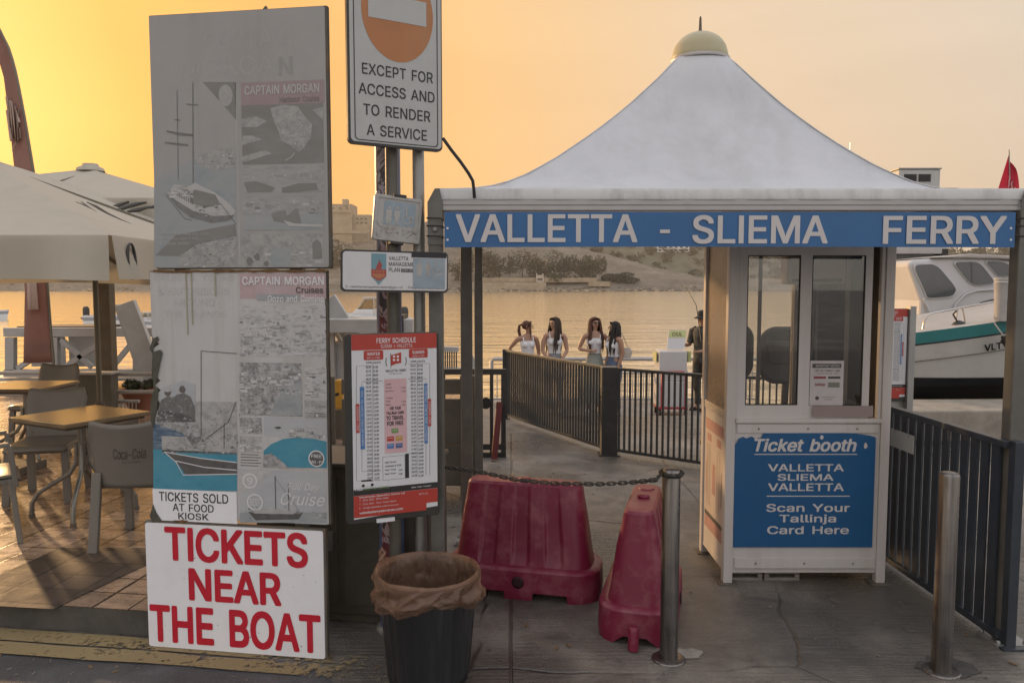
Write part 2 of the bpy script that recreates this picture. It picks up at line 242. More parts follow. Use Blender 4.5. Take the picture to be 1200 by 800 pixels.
8 227 113,-3 89,-1 68,6 50,17 37,31 29,48 26,68 28,83 33,98 40,110 51,121 63,128 76,132 76,133 59,141 46,154 38,171 35,190 38,209 45,225 57,239 73,249 92,256 113,258 134,256 153,249 169,239 181,225 188,209 191,190 188,171 180,154 167,141 150,133 150,132 164,128 176,121 186,110 194,98 199,83 200,68 198,48 189,31 176,17 158,6 137,-1/113,25 129,26 142,30 153,37 161,46 167,57 168,69 167,83 161,94 153,104 141,111 128,116 113,118 98,116 85,111 73,104 65,94 59,83 58,69 59,57 64,46 73,37 84,30 97,26/113,145 126,146 137,150 146,157 154,165 158,176 160,188 158,200 154,210 147,218 138,225 126,229 113,230 100,229 89,225 79,218 72,210 68,200 66,188 68,176 72,165 79,157 89,150 100,146
9 227 113,258 135,255 155,247 171,234 184,217 192,197 194,173 192,155 186,135 175,112 158,84 100,0 65,0 139,106.7 137,105 119,98 109,97 87,100 69,107 53,119 41,134 34,154 32,176 34,198 42,218 55,235 71,247 91,255/113,230 99,228 87,223 77,215 69,204 64,191 63,176 64,161 69,148 77,137 87,129 99,123 113,122 127,123 139,129 149,137 157,147 162,160 164,175 162,190 157,204 150,215 139,223 127,228
- 227 168,122 168,94 57,94 57,122
& 224 98,-3 75,-1 55,6 39,17 27,31 20,48 17,67 19,82 24,95 32,106 42,117 55,128 123,181 127,187 130,194 131,202 129,214 123,223 113,228 101,230 84,227 77,222 69,208 68,199 69,190 92,153 102,142 219,0 182,0 51,159 44,172 39,185 38,199 40,215 45,229 55,241 67,249 82,255 100,257 118,255 133,249 145,241 154,230 160,217 162,202 161,191 158,181 146,162 128,146 77,109 64,98 55,87 50,77 48,66 50,54 55,44 62,35 72,29 83,25 96,23 111,25 126,30 139,37 151,48 160,61 168,76 173,93 174,112 204,112 202,90 198,72 192,57 166,23 153,12 136,3 117,-2
, 94 19,-60 34,36 68,36 42,-60
. 94 48,-2 39,-1 31,4 26,12 25,20 26,29 31,37 39,42 48,43 56,42 64,37 69,29 71,20 69,12 64,4 56,-1
: 94 48,-2 39,-1 31,4 26,12 25,20 26,29 31,37 39,42 48,43 56,42 64,37 69,29 71,20 69,12 64,4 56,-1/48,135 39,137 31,142 26,149 25,158 26,167 31,174 39,179 48,181 56,179 64,174 69,167 71,158 69,149 64,142 56,137
> 227 193,89 32,8 32,40 154,98.5 154,100.5 32,158 32,192 193,110
@ 338 178,-68 142,-65 111,-57 84,-44 61,-26 43,-4 31,23 23,54 20,90 23,124 31,155 44,182 61,204 84,222 110,235 140,243 174,246 207,243 236,235 261,221 281,204 297,183 308,159 315,134 318,108 316,71 312,54 307,38 300,25 289,14 276,8 258,5 238,8 229,12 220,18 214,25 211,34 210,34 204,24 194,15 181,8 163,6 142,9 125,18 112,31 102,48 96,69 94,91 97,113 103,132 114,149 129,161 146,169 165,172 180,170 192,166 202,159 208,153 210,153 210,167 237,167 237,55 238,45 242,37 249,31 259,30 270,32 278,38 284,48 288,64 290,83 291,108 289,129 283,150 274,170 261,187 245,201 225,212 201,219 174,221 146,219 121,212 100,201 82,186 68,167 57,144 51,118 49,89 51,59 57,33 68,10 82,-8 101,-23 123,-34 149,-40 179,-43 206,-40 238,-32 245,-29 252,-53 243,-57/165,32 180,34 191,39 200,47 206,59 210,74 211,92 210,111 206,124 199,134 190,141 179,145 165,146 152,144 141,139 133,130 126,119 122,107 121,92 122,77 125,63 131,50 139,41 151,35
' 103 39,159 35,254 68,254 64,159
"""
GLYPH = {}
def inside(p, lp):
    c = False; x, y = p
    for i in range(len(lp)):
        (xa, ya), (xb, yb) = lp[i-1], lp[i]
        if (ya > y) != (yb > y) and x < (xb-xa)*(y-ya)/(yb-ya)+xa: c = not c
    return c
for ln in GLYPHS.strip().splitlines():
    rest = ln[2:].split(" ", 1); loops = [[tuple(map(float, p.split(","))) for p in lp.split()] for lp in rest[1].split("/")]
    groups = []; holes = []
    def area(lp): return sum(lp[i-1][0]*lp[i][1]-lp[i][0]*lp[i-1][1] for i in range(len(lp)))/2
    for lp in loops:
        probe = lp + [((lp[i-1][0]+lp[i][0])/2, (lp[i-1][1]+lp[i][1])/2) for i in range(len(lp))]
        host = [o for o in loops if o is not lp and all(inside(q, o) for q in probe)]
        if host: holes.append((lp, host[0]))
        else: groups.append([lp if area(lp) > 0 else lp[::-1]])
    for lp, h in holes:
        for g in groups:
            if set(g[0]) == set(h): g.append(lp if area(lp) < 0 else lp[::-1])
    GLYPH[ln[0]] = (int(rest[0]), groups)

# ------------------------------------------------------------------ mesh builder
class MB:
    def __init__(s): s.v = []; s.f = []; s.mi = []; s.sm = []
    def add(s, vs, fs, mi=0, smooth=False):
        k = len(s.v); s.v += [tuple(v) for v in vs]
        for f in fs: s.f.append([i+k for i in f]); s.mi.append(mi); s.sm.append(smooth)
        return s
    def box(s, x0, x1, y0, y1, z0, z1, mi=0):
        v = [(x0,y0,z0),(x1,y0,z0),(x1,y1,z0),(x0,y1,z0),(x0,y0,z1),(x1,y0,z1),(x1,y1,z1),(x0,y1,z1)]
        return s.add(v, [(0,3,2,1),(4,5,6,7),(0,1,5,4),(1,2,6,5),(2,3,7,6),(3,0,4,7)], mi)
    def bar(s, p, q, w, h, mi=0, up=(0,0,1)):
        p, q = Vector(p), Vector(q); d = (q-p).normalized(); u = Vector(up)
        if abs(d.dot(u)) > .98: u = Vector((0, 1, 0))
        a = d.cross(u).normalized(); b = a.cross(d).normalized()
        v = []
        for c in (p, q):
            for i, j in ((-1,-1),(1,-1),(1,1),(-1,1)): v.append(c + a*(i*w/2) + b*(j*h/2))
        return s.add(v, [(0,1,2,3),(7,6,5,4),(1,0,4,5),(2,1,5,6),(3,2,6,7),(0,3,7,4)], mi)
    def tube(s, pts, r, n=10, mi=0, closed=False, caps=True):
        pts = [Vector(p) for p in pts]; k = len(pts)
        if n <= 5 and max(p.y for p in pts)-min(p.y for p in pts) < 1e-6:
            # printed or painted lines are flat ribbons, not rods
            if closed: pts.append(pts[0].copy()); k += 1
            vs = []
            for i, p in enumerate(pts):
                d = pts[min(i+1, k-1)]-pts[max(i-1, 0)]
                if closed and i in (0, k-1): d = pts[1]-pts[k-2]
                q = Vector((-d.z, 0, d.x)).normalized()*(r[i] if isinstance(r, (list, tuple)) else r); vs += [p+q, p-q]
            return s.add(vs, [(2*i, 2*i+1, 2*i+3, 2*i+2) for i in range(k-1)], mi)
        rad = r if isinstance(r, (list, tuple)) else [r]*k
        prev = None; vs = []; fs = []
        for i, p in enumerate(pts):
            if closed: d = (pts[(i+1) % k]-pts[i-1])
            else: d = pts[min(i+1, k-1)]-pts[max(i-1, 0)]
            d.normalize()
            if prev is None:
                a = d.cross(Vector((0,0,1)))
                if a.length < .05: a = d.cross(Vector((0,1,0)))
            else: a = prev - d*prev.dot(d)
            a.normalize(); prev = a.copy(); b = d.cross(a)
            for j in range(n):
                t = 2*math.pi*j/n; vs.append(p + (a*math.cos(t)+b*math.sin(t))*rad[i])
        for i in range(k if closed else k-1):
            i2 = (i+1) % k
            for j in range(n): fs.append((i*n+j, i*n+(j+1) % n, i2*n+(j+1) % n, i2*n+j))
        s.add(vs, fs, mi, True)
        if caps and not closed:
            s.add(vs[:n], [tuple(range(n))[::-1]], mi); s.add(vs[-n:], [tuple(range(n))], mi)
        return s
    def lathe(s, prof, n=24, c=(0,0,0), mi=0, smooth=True, sx=1, sy=1, caps=True):
        vs = []; fs = []; k = len(prof)
        for r, z in prof:
            for j in range(n):
                t = 2*math.pi*j/n; vs.append((c[0]+r*math.cos(t)*sx, c[1]+r*math.sin(t)*sy, c[2]+z))
        for i in range(k-1):
            for j in range(n): fs.append((i*n+j, i*n+(j+1) % n, (i+1)*n+(j+1) % n, (i+1)*n+j))
        s.add(vs, fs, mi, smooth)
        if not caps: return s
        if prof[0][0] > 1e-4: s.add(vs[:n], [tuple(range(n))[::-1]], mi)
        if prof[-1][0] > 1e-4: s.add(vs[-n:], [tuple(range(n))], mi)
        return s
    def prism(s, poly, y0, y1, mi=0):
        """polygon in x,z (any winding) extruded from y0 (near) to y1 (far)"""
        A = sum(poly[i][0]*poly[(i+1) % len(poly)][1]-poly[(i+1) % len(poly)][0]*poly[i][1] for i in range(len(poly)))
        if A < 0: poly = poly[::-1]
        n = len(poly); v = [(x, y0, z) for x, z in poly] + [(x, y1, z) for x, z in poly]
        f = [tuple(range(n)), tuple(range(2*n-1, n-1, -1))] + [(i, n+i, n+(i+1) % n, (i+1) % n) for i in range(n)]
        return s.add(v, f, mi)
    def sheet(s, poly, y, mi=0):
        A = sum(poly[i][0]*poly[(i+1) % len(poly)][1]-poly[(i+1) % len(poly)][0]*poly[i][1] for i in range(len(poly)))
        if A < 0: poly = poly[::-1]
        return s.add([(x, y, z) for x, z in poly], [tuple(range(len(poly)))], mi)
    def rect(s, b, y, mi=0): return s.sheet([(b[0],b[2]),(b[1],b[2]),(b[1],b[3]),(b[0],b[3])], y, mi)
    def grid(s, fn, nu, nv, mi=0, smooth=True):
        vs = [fn(i/nu, j/nv) for j in range(nv+1) for i in range(nu+1)]
        fs = [(j*(nu+1)+i, j*(nu+1)+i+1, (j+1)*(nu+1)+i+1, (j+1)*(nu+1)+i) for j in range(nv) for i in range(nu)]
        return s.add(vs, fs, mi, smooth)
    def text(s, body, b, y, mi=0, bold=0., shear=0., space=1., line=1.25, align='CENTER', keep=False):
        """lettering fitted to the box (x0,x1,z0,z1) on the plane y"""
        rows = body.split('\n'); wid = [sum(GLYPH.get(c, (140, []))[0] for c in r_)/500 for r_ in rows]
        layers = {}
        for k, r_ in enumerate(rows):
            x = (max(wid)-wid[k])/2 if align == 'CENTER' else 0.; yb = -k*.75*line
            for c in r_:
                adv, groups = GLYPH.get(c, (140, []))
                for i, grp in enumerate(groups):
                    for lp in grp: layers.setdefault(i, []).append([(x+gx/500+shear*gy/500, yb+gy/500) for gx, gy in lp])
                x += adv/500*space
        got = []
        for i, lps in layers.items():
            cu = bpy.data.curves.new('t', 'CURVE'); cu.dimensions = '2D'; cu.fill_mode = 'FRONT'
            for lp in lps:
                sp = cu.splines.new('POLY'); sp.points.add(len(lp)-1); sp.use_cyclic_u = True
                for q, (gx, gy) in zip(sp.points, lp): q.co = (gx, gy, 0, 1)
            ob = bpy.data.objects.new('t', cu); me = bpy.data.meshes.new_from_object(ob)
            up = sum(p.normal.z for p in me.polygons) >= 0
            got.append((i, [(v.co.x, v.co.y) for v in me.vertices], [tuple(p.vertices) if up else tuple(p.vertices)[::-1] for p in me.polygons]))
            bpy.data.objects.remove(ob); bpy.data.curves.remove(cu); bpy.data.meshes.remove(me)
        xs = [p[0] for g in got for p in g[1]]; ys = [p[1] for g in got for p in g[1]]
        ax, bx, ay, by = min(xs), max(xs), min(ys), max(ys)
        kx = (b[1]-b[0])/max(1e-6, bx-ax); kz = (b[3]-b[2])/max(1e-6, by-ay)
        # heavier strokes: the same shapes set again a hair aside, each on its own level
        offs = [(0, 0)] if bold < .012 else [(-1, .8), (1, .8), (1, -.8), (-1, -.8)] + ([(0, 1), (0, -1), (1.25, 0), (-1.25, 0)] if bold > .028 else [])
        w_ = bold*.62; fx_ = (bx-ax)/(bx-ax+2.4*w_); fz_ = (by-ay)/(by-ay+2*w_); j = 0
        for i, vs, fs in got:
            for ox, oz in offs:
                ox *= w_; oz *= w_
                s.add([((b[0]+b[1])/2 + (vx+ox-(ax+bx)/2)*kx*fx_, y-.00003*j, (b[2]+b[3])/2 + (vy+oz-(ay+by)/2)*kz*fz_) for vx, vy in vs], fs, mi); j += 1
        return s
    def build(s, name, mats, parent=None, bevel=0., loc=None, rz=None, solid=0.):
        me = bpy.data.meshes.new(name); me.from_pydata(s.v, [], s.f)
        for m in (mats if isinstance(mats, (list, tuple)) else [mats]): me.materials.append(m)
        me.polygons.foreach_set('material_index', s.mi); me.polygons.foreach_set('use_smooth', s.sm)
        me.update()
        o = bpy.data.objects.new(name, me); COL.objects.link(o)
        if parent is not None: o.parent = parent
        if loc is not None: o.location = loc
        if rz is not None: o.rotation_euler = (0, 0, R(rz))
        if solid:
            sm = o.modifiers.new('solid', 'SOLIDIFY'); sm.thickness = solid; sm.offset = 0
        if bevel:
            bm_ = o.modifiers.new('bevel', 'BEVEL'); bm_.width = bevel; bm_.segments = 2; bm_.limit_method = 'ANGLE'; bm_.angle_limit = R(40)
        return o

def thing(name, label, cat, loc=(0,0,0), rz=0, group=None, roll=0):
    o = bpy.data.objects.new(name, None); COL.objects.link(o); o.empty_display_size = .1
    o.location = loc; o.rotation_mode = 'XYZ'
    o.rotation_euler = (Matrix.Rotation(R(rz), 3, 'Z') @ Matrix.Rotation(R(roll), 3, 'Y')).to_euler()
    return tag(o, label, cat, group)
def tag(o, label, cat, group=None):
    o['label'] = label; o['category'] = cat
    if group: o['group'] = group
    return o
def kind(o, k):
    o['kind'] = k; return o
def face_thing(name, label, cat, F, group=None):
    o = thing(name, label, cat, F.o, 0, group); o.rotation_euler = F.M.to_euler(); return o
def copy_tree(o, parent=None):
    c = o.copy(); COL.objects.link(c); c.parent = parent
    for ch in list(o.children): copy_tree(ch, c)
    return c
def circle(cx, cz, rx, rz, n=28, a0=0, a1=360):
    return [(cx + rx*math.cos(R(a0+(a1-a0)*i/n)), cz + rz*math.sin(R(a0+(a1-a0)*i/n))) for i in range(n if a1-a0 == 360 else n+1)]
def rrect(x0, x1, z0, z1, r, n=5):
    p = []
    for cx, cz, a in ((x1-r, z1-r, 0), (x0+r, z1-r, 90), (x0+r, z0+r, 180), (x1-r, z0+r, 270)):
        p += [(cx + r*math.cos(R(a+90*i/n)), cz + r*math.sin(R(a+90*i/n))) for i in range(n+1)]
    return p
from mathutils import noise as MN
HAZE = .00020
# ------------------------------------------------------------------ ground
def nodes(name):
    m = bpy.data.materials.new(name); m.use_nodes = True
    return m, m.node_tree, m.node_tree.nodes['Principled BSDF']
def N(t, typ, **kw):
    n = t.nodes.new(typ)
    for k, v in kw.items():
        if k in n.inputs: n.inputs[k].default_value = v
        else: setattr(n, k, v)
    return n
def rampn(t, src, stops):
    r = t.nodes.new('ShaderNodeValToRGB'); e = r.color_ramp.elements
    for i, (p, c) in enumerate(stops):
        el = e[i] if i < 2 else e.new(p)
        el.position = p; el.color = (*(c if isinstance(c, tuple) else (c,)*3), 1)
    t.links.new(src, r.inputs[0]); return r.outputs[0]
def mix(t, fac, a, b, mode='MIX'):
    n = t.nodes.new('ShaderNodeMix'); n.data_type = 'RGBA'; n.blend_type = mode
    for i, s in ((0, fac), (6, a), (7, b)):
        if isinstance(s, (int, float)): n.inputs[i].default_value = s if i == 0 else (s, s, s, 1)
        elif isinstance(s, tuple): n.inputs[i].default_value = (*s, 1)
        else: t.links.new(s, n.inputs[i])
    return n.outputs[2]

def wcj(t, co):
    n = N(t, 'ShaderNodeTexNoise', Scale=2.5, Detail=5.); t.links.new(co, n.inputs['Vector'])
    return mix(t, .012, co, n.outputs[1])
def concrete_ground(name, base, broom=.5, wet=.5, crack=True):
    m, t, b = nodes(name)
    co = N(t, 'ShaderNodeTexCoord').outputs['Object']
    big = N(t, 'ShaderNodeTexNoise', Scale=.55, Detail=8., Roughness=.62); t.links.new(co, big.inputs['Vector'])
    mid = N(t, 'ShaderNodeTexNoise', Scale=3.2, Detail=9., Roughness=.7, Distortion=.6); t.links.new(co, mid.inputs['Vector'])
    fine = N(t, 'ShaderNodeTexNoise', Scale=60., Detail=4., Roughness=.7); t.links.new(co, fine.inputs['Vector'])
    c1 = rampn(t, mid.outputs[0], [(.30, tuple(x*.42 for x in base)), (.48, base), (.70, tuple(x*1.5 for x in base))])
    c2 = mix(t, rampn(t, big.outputs[0], [(.42, 0.), (.54, .85)]), c1, tuple(x*.40 for x in base))
    c3 = mix(t, .35, c2, rampn(t, fine.outputs[0], [(.3, .25), (.7, .75)]), 'OVERLAY')
    h = mix(t, .5, mid.outputs[0], fine.outputs[0])
    mp = N(t, 'ShaderNodeMapping'); mp.inputs['Scale'].default_value = (3, 42, 1); t.links.new(co, mp.inputs[0])
    br = N(t, 'ShaderNodeTexNoise', Scale=1., Detail=3.); t.links.new(mp.outputs[0], br.inputs['Vector'])
    h = mix(t, broom*.8, h, br.outputs[0])
    if crack:
        wv = N(t, 'ShaderNodeTexNoise', Scale=1.3, Detail=6.); t.links.new(co, wv.inputs['Vector'])
        wc = mix(t, .22, co, wv.outputs[1])
        vo = N(t, 'ShaderNodeTexVoronoi', Scale=.62); vo.feature = 'DISTANCE_TO_EDGE'; t.links.new(wc, vo.inputs['Vector'])
        ck = rampn(t, vo.outputs[0], [(.0, 1.), (.006, 0.)])
        msk = rampn(t, big.outputs[0], [(.40, 0.), (.50, .9)])
        ckm = mix(t, 1., ck, msk, 'MULTIPLY')
        c3 = mix(t, ckm, c3, tuple(x*.18 for x in base))
        h = mix(t, ckm, h, (0, 0, 0))
    jx = N(t, 'ShaderNodeTexBrick'); jx.offset = .5; jx.inputs['Scale'].default_value = 1; jx.inputs['Brick Width'].default_value = 3.1; jx.inputs['Row Height'].default_value = 2.3
    jx.inputs['Mortar Size'].default_value = .012; jx.inputs['Mortar Smooth'].default_value = .6; t.links.new(wcj(t, co), jx.inputs['Vector'])
    c3 = mix(t, rampn(t, jx.outputs['Fac'], [(0, 0.), (1, .7)]), c3, tuple(x*.22 for x in base)); h = mix(t, jx.outputs['Fac'], h, (.2, .2, .2))
    # oil and drink stains, chewing gum spots
    st = N(t, 'ShaderNodeTexVoronoi', Scale=2.6); t.links.new(co, st.inputs['Vector'])
    b.inputs['Specular IOR Level'].default_value = .8
    c3 = mix(t, rampn(t, st.outputs[0], [(.03, .55), (.06, 0.)]), c3, tuple(x*.4 for x in base))
    t.links.new(c3, b.inputs['Base Color'])
    t.links.new(rampn(t, big.outputs[0], [(.38, .56), (.60, .56-.42*wet)]), b.inputs['Roughness'])
    bp = N(t, 'ShaderNodeBump', Strength=.9, Distance=.024); t.links.new(h, bp.inputs['Height']); t.links.new(bp.outputs[0], b.inputs['Normal'])
    return m
m_quay = concrete_ground('quay_concrete', (.165, .145, .122), wet=.9)
m_pier = concrete_ground('pier_concrete', (.22, .21, .20), crack=False)
m_asph = concrete_ground('asphalt', (.075, .075, .078), broom=0, wet=.2, crack=False)
m_wall = M('quay_wall_stone', (.22, .20, .17), .85, var=.3, scale=2, bump=.5, bscale=9, stain=(.06, .06, .05), stain_amt=.7)

def slab(name, poly, z0, z1, mats):
    b = MB(); n = len(poly)
    A = sum(poly[i][0]*poly[(i+1) % n][1]-poly[(i+1) % n][0]*poly[i][1] for i in range(n))
    if A < 0: poly = poly[::-1]
    v = [(x, y, z1) for x, y in poly] + [(x, y, z0) for x, y in poly]
    b.add(v, [tuple(range(n))], 0); b.add(v, [(i, n+i, n+(i+1) % n, (i+1) % n) for i in range(n)], 1)
    return kind(b.build(name, mats), 'structure')
slab('quay_pavement', [(-300,-300),(300,-300),(300,20),(9.9,20),(4.5,10.6),(-300,10.6)], -4, 0, [m_quay, m_wall])
slab('pier_deck', [(-16,10.61),(4.45,10.61),(4.45,14.8),(-16,14.8)], -4, -.4, [m_pier, m_wall])
# road along the front, broken edge
rp = [(-60, 8.0)]
x = -8
while x < 12:
    rp.append((x, (3.57-.12*(x+1) if x < -.75 else 3.28-.02*x) + random.uniform(-.025, .025))); x += .22
road_edge = rp + [(60, 3.2), (60, -12), (-60, -12)]
b = MB(); b.add([(px, py, .004) for px, py in road_edge], [tuple(range(len(road_edge)))[::-1]])
kind(b.build('road', m_asph), 'structure')

# worn yellow lines
mY, t, bs = nodes('worn_yellow_paint')
co = N(t, 'ShaderNodeTexCoord').outputs['Object']
n1 = N(t, 'ShaderNodeTexNoise', Scale=5., Detail=9., Roughness=.75); t.links.new(co, n1.inputs['Vector'])
n2 = N(t, 'ShaderNodeTexNoise', Scale=40., Detail=4.); t.links.new(co, n2.inputs['Vector'])
hs = mix(t, .35, n1.outputs[0], n2.outputs[0])
sx = N(t, 'ShaderNodeSeparateXYZ'); t.links.new(co, sx.inputs[0])
mrx = N(t, 'ShaderNodeMapRange'); mrx.inputs[1].default_value = -1.4; mrx.inputs[2].default_value = -.45; mrx.inputs[3].default_value = 0; mrx.inputs[4].default_value = .22
t.links.new(sx.outputs[0], mrx.inputs[0])
sb = N(t, 'ShaderNodeMath', operation='SUBTRACT'); t.links.new(hs, sb.inputs[0]); t.links.new(mrx.outputs[0], sb.inputs[1])
t.links.new(mix(t, n1.outputs[0], (.34, .24, .10), (.20, .16, .09)), bs.inputs['Base Color'])
t.links.new(rampn(t, sb.outputs[0], [(.37, 0.), (.46, .9)]), bs.inputs['Alpha']); bs.inputs['Roughness'].default_value = .7
TR = -8
def trot(lx, ly, o=(-1.0, 3.715)):
    c, s = math.cos(R(TR)), math.sin(R(TR)); return (o[0]+lx*c-ly*s, o[1]+lx*s+ly*c)
for k, (a, c) in enumerate(((-.145, -.035), (-.285, -.17))):
    pts = [trot(-9, a)] + [trot(-4+i*.25, a+random.uniform(-.008, .008)) for i in range(19)] + [trot(-4+i*.25, c+random.uniform(-.008, .008)) for i in range(18, -1, -1)] + [trot(-9, c)]
    b = MB(); b.add([(x, y, .008+.004*k) for x, y in pts], [tuple(range(len(pts)))])
    kind(b.build('road_marking', mY), 'structure')

# cafe terrace, a low tiled platform turned a little to the quay
def tile_mat(name, r0, r1, tone):
    m_, t, bs = nodes(name)
    co = N(t, 'ShaderNodeTexCoord').outputs['Object']
    def brick(w, h, mort):
        n = N(t, 'ShaderNodeTexBrick'); n.offset = 0; n.squash = 1
        n.inputs['Scale'].default_value = 1; n.inputs['Brick Width'].default_value = w; n.inputs['Row Height'].default_value = h
        n.inputs['Mortar Size'].default_value = mort; n.inputs['Mortar Smooth'].default_value = .3
        n.inputs['Color1'].default_value = (0, 0, 0, 1); n.inputs['Color2'].default_value = (1, 1, 1, 1); n.inputs['Mortar'].default_value = (.5, .5, .5, 1)
        t.links.new(co, n.inputs['Vector']); return n
    bk = brick(.2, .2, .006); bk2 = brick(.6, 50, .011)
    ns = N(t, 'ShaderNodeTexNoise', Scale=7., Detail=8., Roughness=.7); t.links.new(co, ns.inputs['Vector'])
    mp = N(t, 'ShaderNodeMapping'); mp.inputs['Scale'].default_value = (4, 40, 1); t.links.new(co, mp.inputs[0])
    ng = N(t, 'ShaderNodeTexNoise', Scale=1., Detail=6.); t.links.new(mp.outputs[0], ng.inputs['Vector'])
    base = mix(t, bk.outputs['Color'], tuple(.17*tone*k for k in (1,.68,.47)), tuple(.34*tone*k for k in (1,.69,.48)))
    base = mix(t, .6, base, rampn(t, ns.outputs[0], [(.3, .25), (.7, .75)]), 'OVERLAY')
    base = mix(t, rampn(t, ng.outputs[0], [(.45, 0.), (.6, .35)]), base, (.06, .045, .035))
    mort = mix(t, 1., bk.outputs['Fac'], bk2.outputs['Fac'], 'LIGHTEN')
    base = mix(t, mort, base, (.022, .018, .015))
    t.links.new(base, bs.inputs['Base Color'])
    t.links.new(rampn(t, ns.outputs[0], [(.3, r0), (.7, r1)]), bs.inputs['Roughness'])
    hh = mix(t, mort, mix(t, .5, ng.outputs[0], ns.outputs[0]), (0, 0, 0))
    bp = N(t, 'ShaderNodeBump', Strength=.35, Distance=.006); t.links.new(hh, bp.inputs['Height']); t.links.new(bp.outputs[0], bs.inputs['Normal'])
    return m_
mT = tile_mat('terrace_tile', .17, .38, 1.45)
m_riser = M('terrace_riser', (.085, .077, .065), .8, var=.25, scale=5, bump=.4, bscale=30, stain=(.03,.03,.028), stain_amt=.6, stain_scale=3)
TZ = .13
tb = MB(); tb.box(-13, -.76, 0, 8.7, 0, TZ, 1)
tb.mi[1] = 0
t_o = kind(tb.build('terrace_floor', [mT, m_riser], loc=(-1.0, 3.72, 0), rz=TR), 'structure')
# the strip of smooth replacement tiles near the edge
m_patch = tile_mat('terrace_repair_tile', .6, .8, .3)
p4 = [G(70,642,TZ), G(176,642,TZ), G(176,660,TZ), G(62,714,TZ), G(-120,704,TZ), G(-60,700,TZ)]
iM = t_o.matrix_basis.inverted()
b = MB(); b.add([tuple((iM @ Vector((p.x, p.y, 0))).xy) + (TZ+.004,) for p in p4], [(0,5,4,3,2,1)])
kind(b.build('terrace_floor_repair', m_patch, loc=t_o.location, rz=TR), 'structure')

# water
mW, t, bs = nodes('sea_water')
co = N(t, 'ShaderNodeTexCoord').outputs['Object']
bs.inputs['Metallic'].default_value = .95; bs.inputs['Base Color'].default_value = (1.0, .97, .87, 1); bs.inputs['Roughness'].default_value = .07; bs.inputs['IOR'].default_value = 2.4
bs.inputs['Specular IOR Level'].default_value = .5
hs = None
for sc, stretch, st, dist in ((.10, .4, .35, .6), (.45, .3, .6, .34), (1.6, .3, .8, .12)):
    mp = N(t, 'ShaderNodeMapping'); mp.inputs['Scale'].default_value = (sc*stretch, sc, sc); mp.inputs['Rotation'].default_value = (0, 0, R(8)); t.links.new(co, mp.inputs[0])
    n = N(t, 'ShaderNodeTexNoise', Scale=1., Detail=4., Roughness=.6); t.links.new(mp.outputs[0], n.inputs['Vector'])
    bp = N(t, 'ShaderNodeBump', Strength=st, Distance=dist); t.links.new(n.outputs[0], bp.inputs['Height'])
    if hs: t.links.new(hs, bp.inputs['Normal'])
    hs = bp.outputs[0]
t.links.new(hs, bs.inputs['Normal'])
b = MB(); b.add([(-2600,-310,-1.5),(2600,-310,-1.5),(2600,2600,-1.5),(-2600,2600,-1.5)], [(0,1,2,3)])
kind(b.build('water', mW), 'structure')

# ------------------------------------------------------------------ the far shore
def interp(tab, x):
    if x <= tab[0][0]: return tab[0][1]
    for (a, ya), (c, yc) in zip(tab, tab[1:]):
        if x <= c: return ya + (yc-ya)*(x-a)/(c-a)
    return tab[-1][1]
def sm(x): x = max(0, min(1, x)); return x*x*(3-2*x)
RIDGE = [(-400,322),(0,312),(200,275),(385,266),(435,270),(505,259),(560,262),(650,287),(700,298),(760,313),(822,329),(870,338),(2000,339)]
def pxof(X, Y): return 600 + 900*X/Y
def zof(py, Y): return P(600, py, Y).z
def shore_z(X, Y):
    px = pxof(X, 640)
    n = MN.noise((X*.03, Y*.03, 0))*1.5 + MN.noise((X*.12, Y*.12, 3))*.8
    edge = 498 + MN.noise((X*.02, 0, 5))*5
    step = math.floor(max(0, Y-edge)/7)*7*.35 + max(0, Y-edge)*.65
    s = -2.2 + 8.5*sm(step/30) + n*sm((Y-edge)/8)*.7
    top = zof(interp(RIDGE, px), 640)
    r = (top-6)*sm((Y-528)/112)
    back = -1.0*max(0, Y-650)*.2
    return s + max(-8, r) + n*sm((Y-540)/60)*1.6 + back
m_lime, t, bs = nodes('limestone_slope')
co = N(t, 'ShaderNodeTexCoord').outputs['Object']
n1 = N(t, 'ShaderNodeTexNoise', Scale=.05, Detail=9., Roughness=.72); t.links.new(co, n1.inputs['Vector'])
n2 = N(t, 'ShaderNodeTexNoise', Scale=.35, Detail=6., Roughness=.75); t.links.new(co, n2.inputs['Vector'])
mp = N(t, 'ShaderNodeMapping'); mp.inputs['Scale'].default_value = (.02, .02, .6); t.links.new(co, mp.inputs[0])
n3 = N(t, 'ShaderNodeTexNoise', Scale=1., Detail=5.); t.links.new(mp.outputs[0], n3.inputs['Vector'])
c = rampn(t, n1.outputs[0], [(.3, (.10, .085, .065)), (.5, (.19, .16, .12)), (.75, (.29, .245, .185))])
c = mix(t, rampn(t, n2.outputs[0], [(.52, 0.), (.63, .75)]), c, (.085, .08, .055))
c = mix(t, rampn(t, n3.outputs[0], [(.5, 0.), (.6, .45)]), c, (.13, .11, .085))
t.links.new(c, bs.inputs['Base Color']); bs.inputs['Roughness'].default_value = .95
bp = N(t, 'ShaderNodeBump', Strength=.8, Distance=1.5); t.links.new(n2.outputs[0], bp.inputs['Height']); t.links.new(bp.outputs[0], bs.inputs['Normal'])
def terrain(name, fn, x0, x1, y0, y1, nx, ny, m):
    b = MB(); b.grid(lambda u, v: ((X := x0+(x1-x0)*u), (Y := y0+(y1-y0)*v), fn(X, Y)), nx, ny)
    return kind(b.build(name, m), 'structure')
terrain('shore_hill', shore_z, -620, 420, 488, 720, 260, 90, m_lime)
BACK = [(-400,330),(300,300),(500,276),(650,270),(700,272),(760,277),(822,284),(900,288),(1000,291),(1120,292),(1250,297),(1700,318),(2400,334)]
